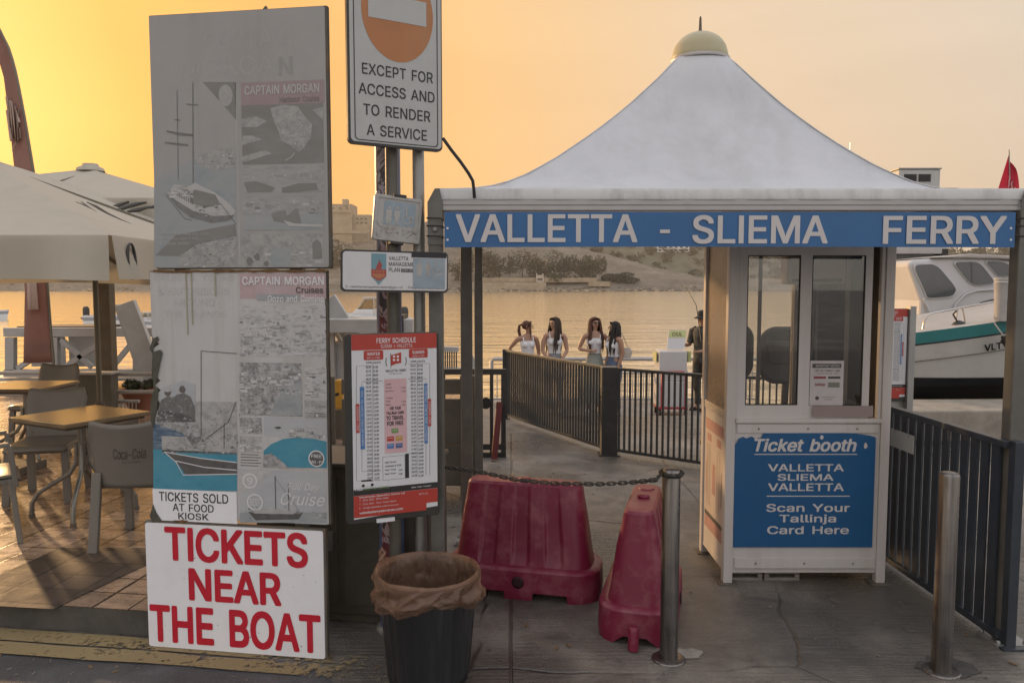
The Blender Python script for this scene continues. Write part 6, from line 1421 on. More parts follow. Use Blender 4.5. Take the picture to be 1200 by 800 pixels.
# ------------------------------------------------------------------ water barriers, bollards, chain, bin
m_pl_red = M('red_barrier_plastic', (.175, .012, .038), .42, var=.12, scale=3, stain=(.33,.13,.14), stain_amt=.6, stain_scale=7, bump=.1, bscale=70)
def barrier(lab, loc, rz, L_=.80):
    r = thing('traffic_barrier', lab, 'barrier', loc, rz, 'red plastic traffic barriers')
    hl = L_/2
    # hollow body: rounded rectangle rings stacked up with side ribs pressed in
    def ring(hx, hy, rad, z, ribs=0.):
        pts = []
        base = []
        for cx, cy, a in ((hx-rad, hy-rad, 0), (-hx+rad, hy-rad, 90), (-hx+rad, -hy+rad, 180), (hx-rad, -hy+rad, 270)):
            base += [(cx+rad*math.cos(R(a+22.5*i)), cy+rad*math.sin(R(a+22.5*i))) for i in range(5)]
        out = []
        for i, p in enumerate(base):
            n_ = base[(i+1) % len(base)]; d = math.hypot(n_[0]-p[0], n_[1]-p[1]); k = max(1, int(d/.018)) if abs(n_[1]-p[1]) < .004 and d > .1 else 1
            out.append(p)
        # long sides at a fixed number of samples so that rings match
        res = []
        for i, p in enumerate(base):
            res.append(p); n_ = base[(i+1) % len(base)]
            if i in (4, 14):
                for j in range(1, 80): res.append((p[0]+(n_[0]-p[0])*j/80, p[1]+(n_[1]-p[1])*j/80))
        o_ = []
        for x, y in res:
            if ribs and abs(abs(y)-hy) < .002 and abs(x) < hx-.08:
                c = math.cos((x/(hx-.05))*math.pi*3.5); y -= math.copysign(ribs*1.25*sm((c+.05)/.22), y)
            o_.append((x, y, z))
        return o_
    rings = [ring(hl, .20, .14, .0), ring(hl, .205, .14, .05), ring(hl-.004, .201, .14, .175), ring(hl-.012, .193, .135, .188), ring(hl-.050, .155, .10, .194), ring(hl-.056, .149, .085, .22, .006), ring(hl-.066, .139, .08, .28, .017), ring(hl-.09, .115, .07, .48, .014), ring(hl-.108, .092, .06, .60, .004), ring(hl-.118, .078, .05, .675), ring(hl-.128, .066, .045, .69)]
    b = MB(); n_ = len(rings[0]); vs = [p for rg in rings for p in rg]
    for lo_, hi_ in ((1, 2), (2, 4), (4, 9), (9, 10)):
        seg_ = [p for rg in rings[lo_:hi_+1] for p in rg]
        b.add(seg_, [(i*n_+j, i*n_+(j+1) % n_, (i+1)*n_+(j+1) % n_, (i+1)*n_+j) for i in range(hi_-lo_) for j in range(n_)], 0, True)
    b.add(rings[-1], [tuple(range(n_))], 0)
    # skirt with forklift openings: leave the middle of each side and the ends raised
    rg0, rg1 = rings[0], rings[1]
    def open_(x, y): return (abs(x) < hl*.62 and abs(x) > hl*.18) or (abs(y) < .075 and abs(x) > hl-.03)
    k0 = len(b.v)
    zlift = [(.045 if open_(x, y) else 0.0) for x, y, z in rg0]
    vs = [(x, y, zl) for (x, y, z), zl in zip(rg0, zlift)] + [(x, y, .0505) for x, y, z in rg1]
    b.add(vs, [(j, (j+1) % n_, n_+(j+1) % n_, n_+j) for j in range(n_)], 0, False)
    b.v = [(x, y, z*.94) for x, y, z in b.v]
    body = b.build('body', m_pl_red, r)
    b = MB(); b.add([(x*.9, y*.9, .06) for x, y, z in rg0], [tuple(range(n_))[::-1]]); b.build('underside', m_pl_red, r)
    # filler cap and top recess
    b = MB(); b.lathe([(.030,0),(.034,.006),(.034,.014),(.026,.018),(.002,.018)], 18, (0,0,.648)); cap_ = b.build('filler_cap', m_pl_red, r)
    b = MB(); b.lathe([(.042,0),(.046,.004),(.040,.008)], 18, (hl*.45,0,.646)); b.lathe([(.02,0),(.022,.006),(.001,.007)], 12, (hl*.45,0,.646)); b.build('top_boss', m_pl_red, r)
    # coupling pin at one end, socket at the other
    b = MB(); b.box(-.03,.03,-.012,.012,0,.05); b.v = [(x-hl-.03, y, z+.02) for x, y, z in b.v]; b.lathe([(.026,0),(.028,.015),(.026,.10),(.02,.118),(.001,.12)], 14, (-hl-.055,0,.005)); b.build('coupling_pin', m_pl_red, r)
    b = MB(); b.lathe([(.03,0),(.036,.006),(.024,.008)], 16); b.lathe([(.023,.0085),(.001,.0086)], 16); b.v = [(x-.02*0+.0, -.205-.001-vz*.6, .105+vy) for x, vy, vz in [(v[0], v[1], v[2]) for v in b.v]]; b.build('drain_plug', M('drain_dark', (.03,.004,.008), .6), r)
    return r
barrier('wide dark red plastic barrier lying lengthways behind the litter bin', (.08, 4.50, 0), -13, .92)
barrier('dark red plastic barrier seen end-on beside the chained bollard', (.72, 4.13, 0), 75, .82)
# bollards of brushed steel
mB, t, bs = nodes('brushed_steel')
co = N(t, 'ShaderNodeTexCoord').outputs['Object']; mp = N(t, 'ShaderNodeMapping'); mp.inputs['Scale'].default_value = (60, 60, 2.5); t.links.new(co, mp.inputs[0])
ns = N(t, 'ShaderNodeTexNoise', Scale=1., Detail=5.); t.links.new(mp.outputs[0], ns.inputs['Vector'])
n2 = N(t, 'ShaderNodeTexNoise', Scale=9., Detail=6.); t.links.new(co, n2.inputs['Vector'])
c = rampn(t, ns.outputs[0], [(.3, (.13,.12,.112)), (.7, (.27,.25,.235))]); c = mix(t, rampn(t, n2.outputs[0], [(.55, 0.), (.75, .5)]), c, (.17,.13,.10))
t.links.new(c, bs.inputs['Base Color']); bs.inputs['Metallic'].default_value = .95; t.links.new(rampn(t, n2.outputs[0], [(.3,.24),(.7,.45)]), bs.inputs['Roughness'])
def bollard(lab, p, h, rad):
    r = thing('bollard', lab, 'bollard', (p.x, p.y, 0), 0, 'brushed steel bollards')
    b = MB(); b.lathe([(rad, .008), (rad, h-.014), (rad-.003, h-.006), (rad-.010, h-.001), (rad*.6, h+.002), (.001, h+.003)], 32); b.build('tube', mB, r)
    b = MB(); b.lathe([(rad+.038, 0), (rad+.038, .006), (rad+.030, .010), (rad+.001, .012)], 32); b.build('base_ring', mB, r)
    return r
bA = bollard('steel bollard with the chain, standing right of the end-on red barrier', G(783.5, 772), .935, .043)
bB = bollard('free standing steel bollard before the slate fence at the right', G(1103, 786), .945, .0445)
m_patch2 = M('mortar_patch', (.30, .27, .23), .8, var=.3, scale=14, bump=.5, bscale=40)
o = MB(); o.add([(G(806,766).x+math.cos(a*.5236)*(.075+.02*math.sin(a*2.1)), G(806,766).y+math.sin(a*.5236)*(.055+.015*math.cos(a*3.3)), .0045) for a in range(12)], [tuple(range(12))]); kind(o.build('pavement_patch', m_patch2), 'structure')
o = MB(); cpt = G(1110,782); o.add([(cpt.x+math.cos(a*.4488)*(.13+.03*math.sin(a*2.1)), cpt.y+math.sin(a*.4488)*(.10+.03*math.cos(a*3.3)), .0045) for a in range(14)], [tuple(range(14))]); kind(o.build('pavement_patch', M('dark_patch', (.07,.065,.06), .6, var=.3, scale=10, bump=.4, bscale=40)), 'structure')
# chain
m_chain = M('dark_steel_chain', (.075, .068, .06), .45, .8, var=.3, scale=30)
bl = bA.location
hang = [Vector((P(515,545,3.86).x, 3.86, P(515,546,3.86).z)), P(560,552,3.82), P(605,562,3.78), P(650,566,3.72), P(700,567,3.66), P(740,565,3.58), P(768,562,3.50)]
hang.append(Vector((bl.x-.046, bl.y-.01, P(770,562,3.46).z)))
def resample(pts, step):
    out = [pts[0].copy()]; acc = 0
    fine = []
    for i in range(len(pts)-1):
        for k in range(30): fine.append(pts[i].lerp(pts[i+1], k/30))
    fine.append(pts[-1]); 
    for a, c in zip(fine, fine[1:]):
        acc += (c-a).length
        if acc >= step: out.append(c.copy()); acc = 0
    return out
lk = resample(hang, .0245); b = MB()
def link(p, d, side):
    a = d.normalized(); s_ = side.normalized(); pts = []
    for i in range(12):
        t_ = 2*math.pi*i/12; pts.append(p + a*(.0185*math.cos(t_)+(.006 if math.cos(t_) > 0 else -.006)) + s_*.0085*math.sin(t_))
    b.tube(pts, .0034, 6, 0, True)
for i, (p, c) in enumerate(zip(lk, lk[1:])):
    d = c-p; s_ = d.cross(Vector((0,0,1))) if i % 2 else d.cross(d.cross(Vector((0,0,1))))
    s_ = s_.normalized()+Vector((0,0,.25)); link((p+c)/2, d, s_)
zc = lk[-1].z
for i in range(16):
    a = 2*math.pi*i/16+math.pi; rr0 = .050; p = Vector((bl.x+rr0*math.cos(a), bl.y+rr0*math.sin(a), zc+.004*math.sin(a)))
    d = Vector((-math.sin(a), math.cos(a), 0)); link(p, d, Vector((0,0,1)) if i % 2 else Vector((math.cos(a), math.sin(a), .3)))
o = b.build('chain', m_chain); tag(o, 'dark steel chain hanging from the left posts to the chained bollard', 'chain')

# litter bin with a brown bag liner
m_bin = M('black_bin_plastic', (.018, .018, .02), .42, var=.25, scale=4, stain=(.07,.068,.065), stain_amt=.5, stain_scale=6, streak=True)
bY0 = 3.43
bx_ = (499-600)/900*bY0
r = thing('litter_bin', 'black ribbed plastic litter bin lined with a brown bag', 'bin', (bx_, bY0, 0))
hz1 = P(500, 672, bY0).z
def binr(u, v):
    a = 2*math.pi*u; base = .178+.042*v
    rib = .006*sm((math.cos(a*26)+.2)/.6) if .04 < v < .93 else 0
    return ((base+rib)*math.cos(a), (base+rib)*math.sin(a), .012+(hz1-.012)*v)
b = MB(); b.grid(binr, 26*8, 14); b.add([(.178*math.cos(i*.2618), .178*math.sin(i*.2618), .012) for i in range(24)], [tuple(range(24))[::-1]]); b.build('body', m_bin, r, solid=.004)
b = MB(); b.lathe([(.172,0),(.182,.006),(.18,.02)], 32); b.build('foot_ring', m_bin, r)
b = MB(); b.lathe([(.222,hz1-.02),(.236,hz1-.012),(.238,hz1),(.228,hz1+.006),(.218,hz1+.002)], 40, caps=False); b.build('rim', m_bin, r)
mL, t, bs = nodes('brown_bag_film')
co = N(t, 'ShaderNodeTexCoord').outputs['Object']; ns = N(t, 'ShaderNodeTexNoise', Scale=9., Detail=7., Distortion=1.2); t.links.new(co, ns.inputs['Vector'])
t.links.new(rampn(t, ns.outputs[0], [(.3, (.25,.135,.08)), (.7, (.46,.28,.185))]), bs.inputs['Base Color']); bs.inputs['Roughness'].default_value = .13
bs.inputs['Specular IOR Level'].default_value = .9
vq = N(t, 'ShaderNodeTexVoronoi', Scale=16.); vq.feature = 'DISTANCE_TO_EDGE'; vw = mix(t, .12, co, ns.outputs[1]); t.links.new(vw, vq.inputs['Vector'])
bp = N(t, 'ShaderNodeBump', Strength=.6, Distance=.012); t.links.new(vq.outputs[0], bp.inputs['Height']); t.links.new(bp.outputs[0], bs.inputs['Normal'])
tl = N(t, 'ShaderNodeBsdfTranslucent'); tl.inputs[0].default_value = (.50, .30, .19, 1); tp_ = N(t, 'ShaderNodeBsdfTransparent'); ms = N(t, 'ShaderNodeMixShader'); ms.inputs[0].default_value = .5
ms2 = N(t, 'ShaderNodeMixShader'); ms2.inputs[0].default_value = .42
t.links.new(bs.outputs[0], ms.inputs[1]); t.links.new(tl.outputs[0], ms.inputs[2]); t.links.new(ms.outputs[0], ms2.inputs[1]); t.links.new(tp_.outputs[0], ms2.inputs[2]); t.links.new(ms2.outputs[0], t.nodes['Material Output'].inputs[0])
rr_ = random.Random(21); ph = [rr_.uniform(0, 6.28) for _ in range(12)]
def crease(a, q, sc):
    n_ = MN.noise((math.cos(a)*sc, math.sin(a)*sc, q*sc*.9)); return 1-2*abs(n_)
def bag(u, v):
    """from inside the bin, over the rim, down the outside"""
    a = 2*math.pi*u
    fold = sum(math.sin(a*k+ph[i])*w_ for i, (k, w_) in enumerate(((3,.4),(5,.35),(8,.3),(13,.2))))
    if v < .45:
        t_ = v/.45; rad = (.03+.11*min(1, t_*4))+.075*t_; z = hz1-.46*(1-t_)+.016*math.sin(t_*math.pi*.5)
        rad += .014*(crease(a, t_*2.2, 2.6)-.5)*(1-t_*.5) + .006*(crease(a, t_*2, 7)-.5)
    elif v < .56:
        t_ = (v-.45)/.11; rad = .220+.020*t_; z = hz1+.016+.010*math.sin(t_*math.pi)+.004*fold
    else:
        t_ = (v-.56)/.44; drop = .128+.034*math.sin(a*2+1.1)+.016*fold
        rad = .238+.020*math.sin(min(1, t_*1.25)*math.pi*.5) - .030*t_**4
        q = a + .35*t_
        rad += (.030*(crease(q, t_*.8, 2.1)-.55) + .010*(crease(q+1, t_*1.1+3, 4.2)-.5))*min(1, t_*2.5)
        rad = max(rad, .2425 - .012*t_)
        z = hz1+.016-drop*t_
    z += .022*math.exp(-((a-2.9)**2)*6)
    return (rad*math.cos(a), rad*math.sin(a), z)
b = MB(); b.grid(bag, 300, 60); b.build('bag_liner', mL, r)
b = MB(); pa_ = bag(.46, .52); pts = [Vector(bag(.455, .50)), Vector(bag(.455, .50))+Vector((-.01,0,.03)), Vector(bag(.46, .5))+Vector((.004,.0,.05)), Vector(bag(.467,.5))+Vector((.02,0,.035)), Vector(bag(.475,.50))]
b.tube(pts, [.010,.008,.007,.008,.01], 8); b.build('bag_handle', mL, r)
# ------------------------------------------------------------------ people
m_skin = M('skin_tan', (.33, .185, .12), .5, var=.06, scale=10); m_skin2 = M('skin_light', (.38, .22, .15), .5, var=.06, scale=10)
m_hair_br = M('hair_dark_brown', (.035, .020, .014), .75, var=.4, scale=25); m_hair_red = M('hair_auburn', (.075, .030, .018), .75, var=.4, scale=25); m_hair_bk = M('hair_black', (.014, .011, .010), .75, var=.3, scale=25)
m_top = M('white_cotton', (.66, .65, .66), .8, var=.05, scale=12, bump=.15, bscale=60)
m_denim = M('blue_denim', (.085, .115, .18), .85, var=.15, scale=18); m_greyden = M('grey_denim', (.22, .23, .25), .85, var=.15, scale=18)
m_sage = M('sage_skirt', (.27, .28, .25), .85, var=.1, scale=10); m_dkcam = M('dark_patterned_cloth', (.05, .05, .045), .85, var=.8, scale=14); m_dkhat = M('dark_hat_cloth', (.02, .02, .024), .85)
m_eye = M('dark_eye', (.02,.015,.012), .3); m_lip = M('lip', (.30,.10,.085), .5)
def skin_mesh(name, verts, edges, mat, parent, sub=2, root=0):
    me = bpy.data.meshes.new(name); me.from_pydata([v[:3] for v in verts], edges, []); me.materials.append(mat)
    o = bpy.data.objects.new(name, me); COL.objects.link(o); o.parent = parent
    o.modifiers.new('skin', 'SKIN')
    for i, v in enumerate(verts):
        r_ = v[3]; me.skin_vertices[0].data[i].radius = r_ if isinstance(r_, tuple) else (r_, r_)
        me.skin_vertices[0].data[i].use_root = (i == root)
    s_ = o.modifiers.new('sub', 'SUBSURF'); s_.levels = sub; s_.render_levels = sub
    for p in me.polygons: p.use_smooth = True
    o.modifiers['skin'].use_smooth_shade = True
    return o
def person(label, loc, rz, h, arms, skin, hair, hair_style, head_yaw, bottoms, top='tank', group=None, male=False):
    """arms: for side -1 and 1 (elbow, wrist, hand direction) in metres on a 1.65 m figure, facing -y"""
    k = h/1.65
    r = thing('person', label, 'person', loc, rz, group); r.scale = (k, k, k)
    V = []; E = []
    def v(x, y, z, rad, par=None):
        V.append((x, y, z, rad)); i = len(V)-1
        if par is not None: E.append((par, i))
        return i
    sw = .172 if not male else .195
    pel = v(0, 0, .93, (.125, .09)); wai = v(0, -.005, 1.06, (.098, .075), pel); che = v(0, -.01, 1.22, (.125, .088), wai); cla = v(0, .0, 1.335, (.085, .06), che)
    nck = v(0, -.005, 1.405, .046, cla); 
    cy, sy = math.cos(R(head_yaw)), math.sin(R(head_yaw))
    def hd(x, y, z): return (x*cy-y*sy, x*sy+y*cy, z)
    n2 = v(*hd(0, -.012, 1.445), .045, nck); jaw = v(*hd(0, -.022, 1.490), .060, n2); hc = v(*hd(0, -.010, 1.555), .080, jaw); v(*hd(0, -.002, 1.598), .062, hc)
    for s_ in (-1, 1):
        elb, wri, hdv = arms[s_]
        sh = v(s_*sw, .0, 1.325, .052, cla); 
        e_ = v(*elb, .037, sh); w_ = v(*wri, .024, e_); hv = Vector(hdv).normalized()
        pm = v(*(Vector(wri)+hv*.055), (.030, .018), w_)
        side = hv.cross(Vector((0, -1, .2))).normalized()
        for f in range(4):
            off = side*(.021*(f-1.5)*.75); ln = (.034, .040, .037, .028)[f]
            a_ = v(*(Vector(wri)+hv*.088+off), .0085, pm); v(*(Vector(wri)+hv*(.088+ln)+off+Vector((0, .008, -.006))), .0070, a_)
        t_ = v(*(Vector(wri)+hv*.045+side*.032), .010, w_); v(*(Vector(wri)+hv*.078+side*.045), .008, t_)
        hip = v(s_*.088, .005, .86, .088, pel); kn = v(s_*.092, -.012, .48, .052, hip); an = v(s_*.092, .022, .085, .036, kn); he = v(s_*.093, -.01, .045, .040, an); v(s_*.10, -.115, .030, .030, he)
    body = skin_mesh('body', V, E, skin, r, 2)
    # face
    def hb(name, mat): 
        b = MB(); return b
    b = MB()
    for s_ in (-1, 1):
        p = hd(s_*.030, -.086, 1.553); b.lathe([(.001,-.007),(.009,-.004),(.011,0),(.009,.004),(.001,.007)], 8, p)
    b.build('eyes', m_eye, body)
    b = MB(); b.tube([hd(0,-.086,1.563), hd(0,-.102,1.532), hd(0,-.106,1.522), hd(0,-.090,1.513)], [.007,.011,.013,.006], 8); b.build('nose', skin, body)
    b = MB(); b.tube([hd(-.022,-.078,1.490), hd(0,-.086,1.491), hd(.022,-.078,1.490)], [.003,.007,.003], 6); b.build('mouth', m_lip, body)
    b = MB()
    for s_ in (-1, 1): b.lathe([(.001,-.026),(.012,-.016),(.015,.004),(.010,.022),(.001,.028)], 8, hd(s_*.080, .005, 1.535), sx=.6)
    b.build('ears', skin, body)
    # hair: a cap over the skull and strands
    b = MB(); capc = hd(0, .018, 1.566)
    b.lathe([(.001,-.085)]+[(.089*math.cos(R(a)), .084*math.sin(R(a))) for a in range(-62, 90, 12)]+[(.001,.0845)], 18, capc)
    b.tube([hd(-.078,-.035,1.59), hd(-.05,-.058,1.617), hd(0,-.066,1.628), hd(.05,-.058,1.617), hd(.078,-.035,1.59)], [.010,.014,.015,.014,.010], 8)
    rnd = random.Random(int(loc[0]*100))
    if hair_style == 'long':
        for i in range(26):
            a = R(-25+230*i/25); x0_, y0_ = .085*math.cos(a), .085*math.sin(a)*.95+.014
            if i % 13 < 3: y0_ -= .03
            drop = rnd.uniform(.34, .46); fw_ = -.07 if (i < 5 or i > 20) else .0
            pts = [hd(x0_*.8, y0_*.8, 1.61), hd(x0_*1.02, y0_*1.05, 1.54), hd(x0_*1.15, y0_*1.1+fw_*.3, 1.44), hd(x0_*1.35+rnd.uniform(-.01,.01), y0_*1.15+fw_*.8, 1.44-drop*.45), hd(x0_*1.3+rnd.uniform(-.02,.02), y0_*1.05+fw_*1.1, 1.44-drop*.95)]
            b.tube(pts, [.022,.024,.022,.019,.004], 7)
    elif hair_style == 'ponytail':
        for i in range(12):
            o_ = rnd.uniform(-.02,.02); b.tube([hd(o_*.4, .10, 1.575), hd(o_, .145, 1.555), hd(o_*1.3, .155+rnd.uniform(-.01,.01), 1.47), hd(o_*1.6, .13+rnd.uniform(-.015,.015), 1.36), hd(o_*1.6, .12, 1.28-rnd.uniform(0,.06))], [.018,.022,.022,.016,.003], 7)
        for s_ in (-1, 1): b.tube([hd(s_*.06,-.06,1.6), hd(s_*.082,-.055,1.53), hd(s_*.078,-.06,1.42), hd(s_*.085,-.07,1.32)], [.014,.012,.010,.003], 6)
    if hair_style != 'none': b.build('hair', hair, body)
    if hair_style == 'none':
        b = MB(); b.lathe([(.088,-.05),(.094,0),(.090,.05),(.07,.085),(.001,.095)], 18, hd(0,.0,1.575)); b.lathe([(.092,-.03),(.145,-.055),(.147,-.051),(.094,-.02)], 20, hd(0,-.012,1.585)); b.build('hat', m_dkhat, r)
    # clothes
    b = MB()
    if male:
        b.lathe([(.16,.86),(.165,.95),(.155,1.05),(.168,1.2),(.18,1.3),(.13,1.375),(.07,1.405)], 24, (0,0,0), sy=.72)
        for s_ in (-1, 1):
            elb = Vector(arms[s_][0]); b.tube([(s_*.14,0,1.34), (s_*sw,0,1.325), Vector((s_*sw,0,1.325)).lerp(elb, .85)], [.062,.066,.060], 12)
    else:
        crop = 1.02 if top != 'dress' else .90
        b.lathe([(.118,crop),(.112,crop+.06),(.120,1.12),(.140,1.20),(.142,1.235),(.128,1.285)] , 28, (0,-.006,0), sy=.80)
        for s_ in (-1, 1):
            b.lathe([(.001,-.06),(.04,-.045),(.056,-.01),(.05,.025),(.03,.05),(.001,.06)], 12, (s_*.062,-.085,1.215))
            b.tube([(s_*.085,-.105,1.26), (s_*.09,-.075,1.33), (s_*.085,-.0,1.392), (s_*.09,.075,1.32), (s_*.08,.095,1.25)], .010, 6)
    b.build('top', m_dkcam if male else m_top, r)
    b = MB()
    if bottoms == 'skirt':
        n_ = 40
        def sk(u, vv):
            a = 2*math.pi*u; rad = interp([(0,.113),(.15,.15),(.28,.172),(1,.235)], vv); rad *= 1+.035*math.sin(a*9)*vv
            return (rad*math.cos(a), rad*.80*math.sin(a), 1.03-.86*vv)
        b.grid(sk, n_, 14); b.build('skirt', m_sage, r)
        b = MB(); b.lathe([(.117,1.005),(.120,1.02),(.117,1.035)], 24, sy=.8); b.build('belt', m_frame_dark, r)
    elif bottoms == 'dress':
        b.grid(lambda u, vv: ((lambda a, rad: (rad*math.cos(a), rad*.80*math.sin(a)-.004, .96-.55*vv))(2*math.pi*u, interp([(0,.126),(.2,.165),(1,.215)], vv)*(1+.04*math.sin(2*math.pi*u*8)*vv))), 40, 12); b.build('skirt', m_top, r)
    else:
        mt_ = {'jeans': m_denim, 'shorts': m_greyden, 'grey jeans': m_greyden, 'dark': m_dkcam}[bottoms]
        b.lathe([(.118,1.03),(.122,.98),(.152,.90),(.160,.85),(.150,.80),(.10,.765),(.02,.755)], 24, sy=.80)
        low = .56 if bottoms == 'shorts' else .10
        for s_ in (-1, 1):
            pts = [(s_*.075,.005,.86), (s_*.088,.0,.70), (s_*.092,-.008,.50 if low < .5 else .58)] + ([(s_*.092,.012,.28), (s_*.092,.02,low)] if low < .5 else [])
            b.tube(pts, [.098,.088,.066,.055,.056][:len(pts)], 14)
        b.build('trousers', mt_, r)
    b = MB()
    for s_ in (-1, 1): b.box(s_*.10-.042, s_*.10+.042, -.15, .06, .0, .03); b.box(s_*.10-.038, s_*.10+.038, -.13, -.06, .03, .055)
    b.build('shoes', m_wht_letter if not male else m_black, r, .008)
    return r, hd
PYd = 13.4
def wpos(px, Y=PYd): return ((px-600)/900*Y, Y, -.4)
GRP = 'women waiting on the pier'
hang = lambda s: ((s*.205, .02, 1.06), (s*.17, -.09, .86), (-s*.12, -.25, -1))
w1, _ = person('woman with auburn ponytail in a white halter dress, one hand on her hip', wpos(618), 12, 1.60,
    {-1: ((-.325, .07, 1.13), (-.15, -.03, .99), (.6, -.4, -.5)), 1: ((.215, .02, 1.08), (.19, -.08, .88), (0, -.3, -1))}, m_skin, m_hair_red, 'ponytail', 72, 'dress', 'dress', GRP)
w2, _ = person('woman with very long dark hair, white top and grey denim, hands joined before her', wpos(650), 4, 1.665,
    {-1: ((-.215, -.02, 1.06), (-.085, -.17, .88), (.7, -.2, -.5)), 1: ((.215, -.02, 1.06), (.085, -.17, .88), (-.7, -.2, -.5))}, m_skin2, m_hair_br, 'long', -48, 'grey jeans', 'tank', GRP)
w3, hd3 = person('woman in sunglasses, white crop top and long sage skirt, between two others', wpos(697), 0, 1.665,
    {-1: ((-.27, .02, 1.09), (-.09, -.16, 1.07), (.9, -.3, .1)), 1: ((.30, .03, 1.14), (.40, -.03, .96), (.4, -.2, -1))}, m_skin2, m_hair_red, 'long', 18, 'skirt', 'tank', GRP)
b = MB()
for s_ in (-1, 1): b.lathe([(.001,-.017),(.020,-.010),(.023,.0),(.020,.010),(.001,.016)], 12, hd3(s_*.033, -.096, 1.553), sx=1, sy=.35)
b.tube([hd3(-.085,0,1.556), hd3(-.05,-.09,1.558), hd3(0,-.102,1.558), hd3(.05,-.09,1.558), hd3(.085,0,1.556)], .004, 6)
b.build('sunglasses', m_black, w3)
w4, _ = person('dark haired woman in white tank top and blue jeans, seen from the side', wpos(720, 13.2), -58, 1.60,
    {-1: ((-.20, .03, 1.06), (-.17, -.06, .85), (0, -.25, -1)), 1: ((.20, .03, 1.06), (.18, -.06, .84), (0, -.25, -1))}, m_skin, m_hair_bk, 'long', -20, 'jeans', 'tank', GRP)
# her handbag
hb_ = P(732, 413, 13.15); r = thing('handbag', 'small cream shoulder bag hanging behind the woman in blue jeans', 'bag', hb_)
b = MB(); b.prism([(-.13,-.09),(.10,-.09),(.135,.03),(.08,.085),(-.11,.075)], -.045, .045); b.build('pouch', M('cream_leather', (.46,.42,.37), .5), r, .015)
b = MB(); b.tube([(-.09,0,.07), (-.10,.01,.25), (-.12,.01,.42)], .007, 6); b.tube([(.06,0,.075), (-.02,.02,.27), (-.11,.02,.42)], .007, 6); b.build('strap', M('tan_strap', (.30,.24,.18), .5), r)
b = MB(); b.prism([(-.115,.0),(.118,.0),(.08,.087),(-.108,.078)], -.050, -.0455); b.build('flap', M('cream_leather', (.46,.42,.37), .5), r)
# the angler, half hidden by the booth
fm, _ = person('man in a dark bucket hat and dark patterned shirt fishing beside the white boxes', wpos(824, 13.5), -50, 1.76,
    {-1: ((-.23, -.04, 1.08), (-.21, -.28, 1.09), (.1, -1, .1)), 1: ((.23, -.04, 1.06), (.14, -.28, 1.00), (0, -1, .1))}, m_skin, m_hair_bk, 'none', 0, 'dark', group=None, male=True)
o = MB().tube([P(822, 400, 13.3), P(816, 358, 13.6), P(806, 340, 14.0), P(800, 326, 14.3)], [.012,.008,.005,.003], 6).build('fishing_rod', m_black); tag(o, 'thin dark fishing rod slanting up from the man in the bucket hat', 'rod')
# white foam boxes on a red trolley
bxY = 13.15
def at(px, py, Y): return P(px, py, Y)
r = thing('box_trolley', 'red tube trolley carrying the white foam boxes by the pier rail', 'trolley', (at(786,400,bxY).x, bxY, -.4))
m_redt = M('red_tube', (.36, .025, .03), .4)
b = MB(); X = .20; b.tube([(-X,-.30,.12), (-X,-.30,.72), (-X+.04,-.30,.76), (X-.04,-.30,.76), (X,-.30,.72), (X,-.30,.12)], .016, 8); b.build('handle', m_redt, r)
b = MB(); b.box(-.25,.25,-.28,.22,.12,.15); b.build('platform', m_redt, r, .004)
for sx_ in (-1, 1):
    b = MB(); b.tube([(sx_*.22-.02,.16,.06),(sx_*.22+.02,.16,.06)], .06, 14); b.build('wheel', m_black, r)
    b = MB(); b.tube([(sx_*.22-.02,-.24,.06),(sx_*.22+.02,-.24,.06)], .06, 14); b.build('wheel', m_black, r)
m_foam = M('white_foam', (.50,.485,.48), .8, var=.04, scale=20, bump=.2, bscale=90); m_label = M('yellow_green_label', (.42,.43,.17), .5, var=.06)
def foam(lab, x, y, z, w_, d_, h_, rz=0):
    r2 = thing('foam_box', lab, 'box', (x, y, z), rz, 'white foam boxes on the trolley')
    b = MB(); b.box(-w_/2, w_/2, -d_/2, d_/2, 0, h_); b.build('box', m_foam, r2, .015); return r2
bx0_ = at(786,400,bxY).x
foam('white foam box at the bottom of the trolley stack', bx0_, bxY-.03, -.25, .50, .46, .44)
f2 = foam('white foam box with yellow green labels, upper of the trolley stack', bx0_+.0, bxY-.03, .19, .47, .42, .51, 0)
b = MB(); b.box(-.275,-.262,-.12,.2,.32,.48); b.build('label', m_label, f2); b = MB(); b.box(.262,.31,-.16,.0,.32,.50); b.build('label', m_label, f2)
p = at(790, 407, bxY-.1)
ld = thing('propped_foam_panel', 'tilted white foam panel with a yellow green label propped on the boxes', 'foam panel', (p.x, p.y, .725), 0)
b = MB(); zt_ = at(795,387,bxY+.06).z-.725
b.add([(-.13,-.03,0),(.17,-.03,0),(.24,.16,zt_),(-.06,.16,zt_),(-.13,.01,0),(.17,.01,0),(.24,.20,zt_),(-.06,.20,zt_)], [(0,1,2,3),(7,6,5,4),(0,4,5,1),(1,5,6,2),(2,6,7,3),(3,7,4,0)]); b.build('panel', m_foam, ld)
b = MB(); l_ = lambda u, v: (-.13+.30*u+.07*v, -.03+.19*v-.004, zt_*v); b.add([l_(0.02,.62), l_(.98,.62), l_(.98,.99), l_(.02,.99)], [(0,1,2,3)])
lb = b.build('label', m_label, ld)
b = MB(); b.text('CIUL', (0, .6, 0, .2), 0, bold=.02); b.v = [(lambda q: (q[0], q[1]-.003, q[2]))(l_(.2+x, .70+z)) for x, y, z in b.v]; b.build('lettering', m_ink, lb)

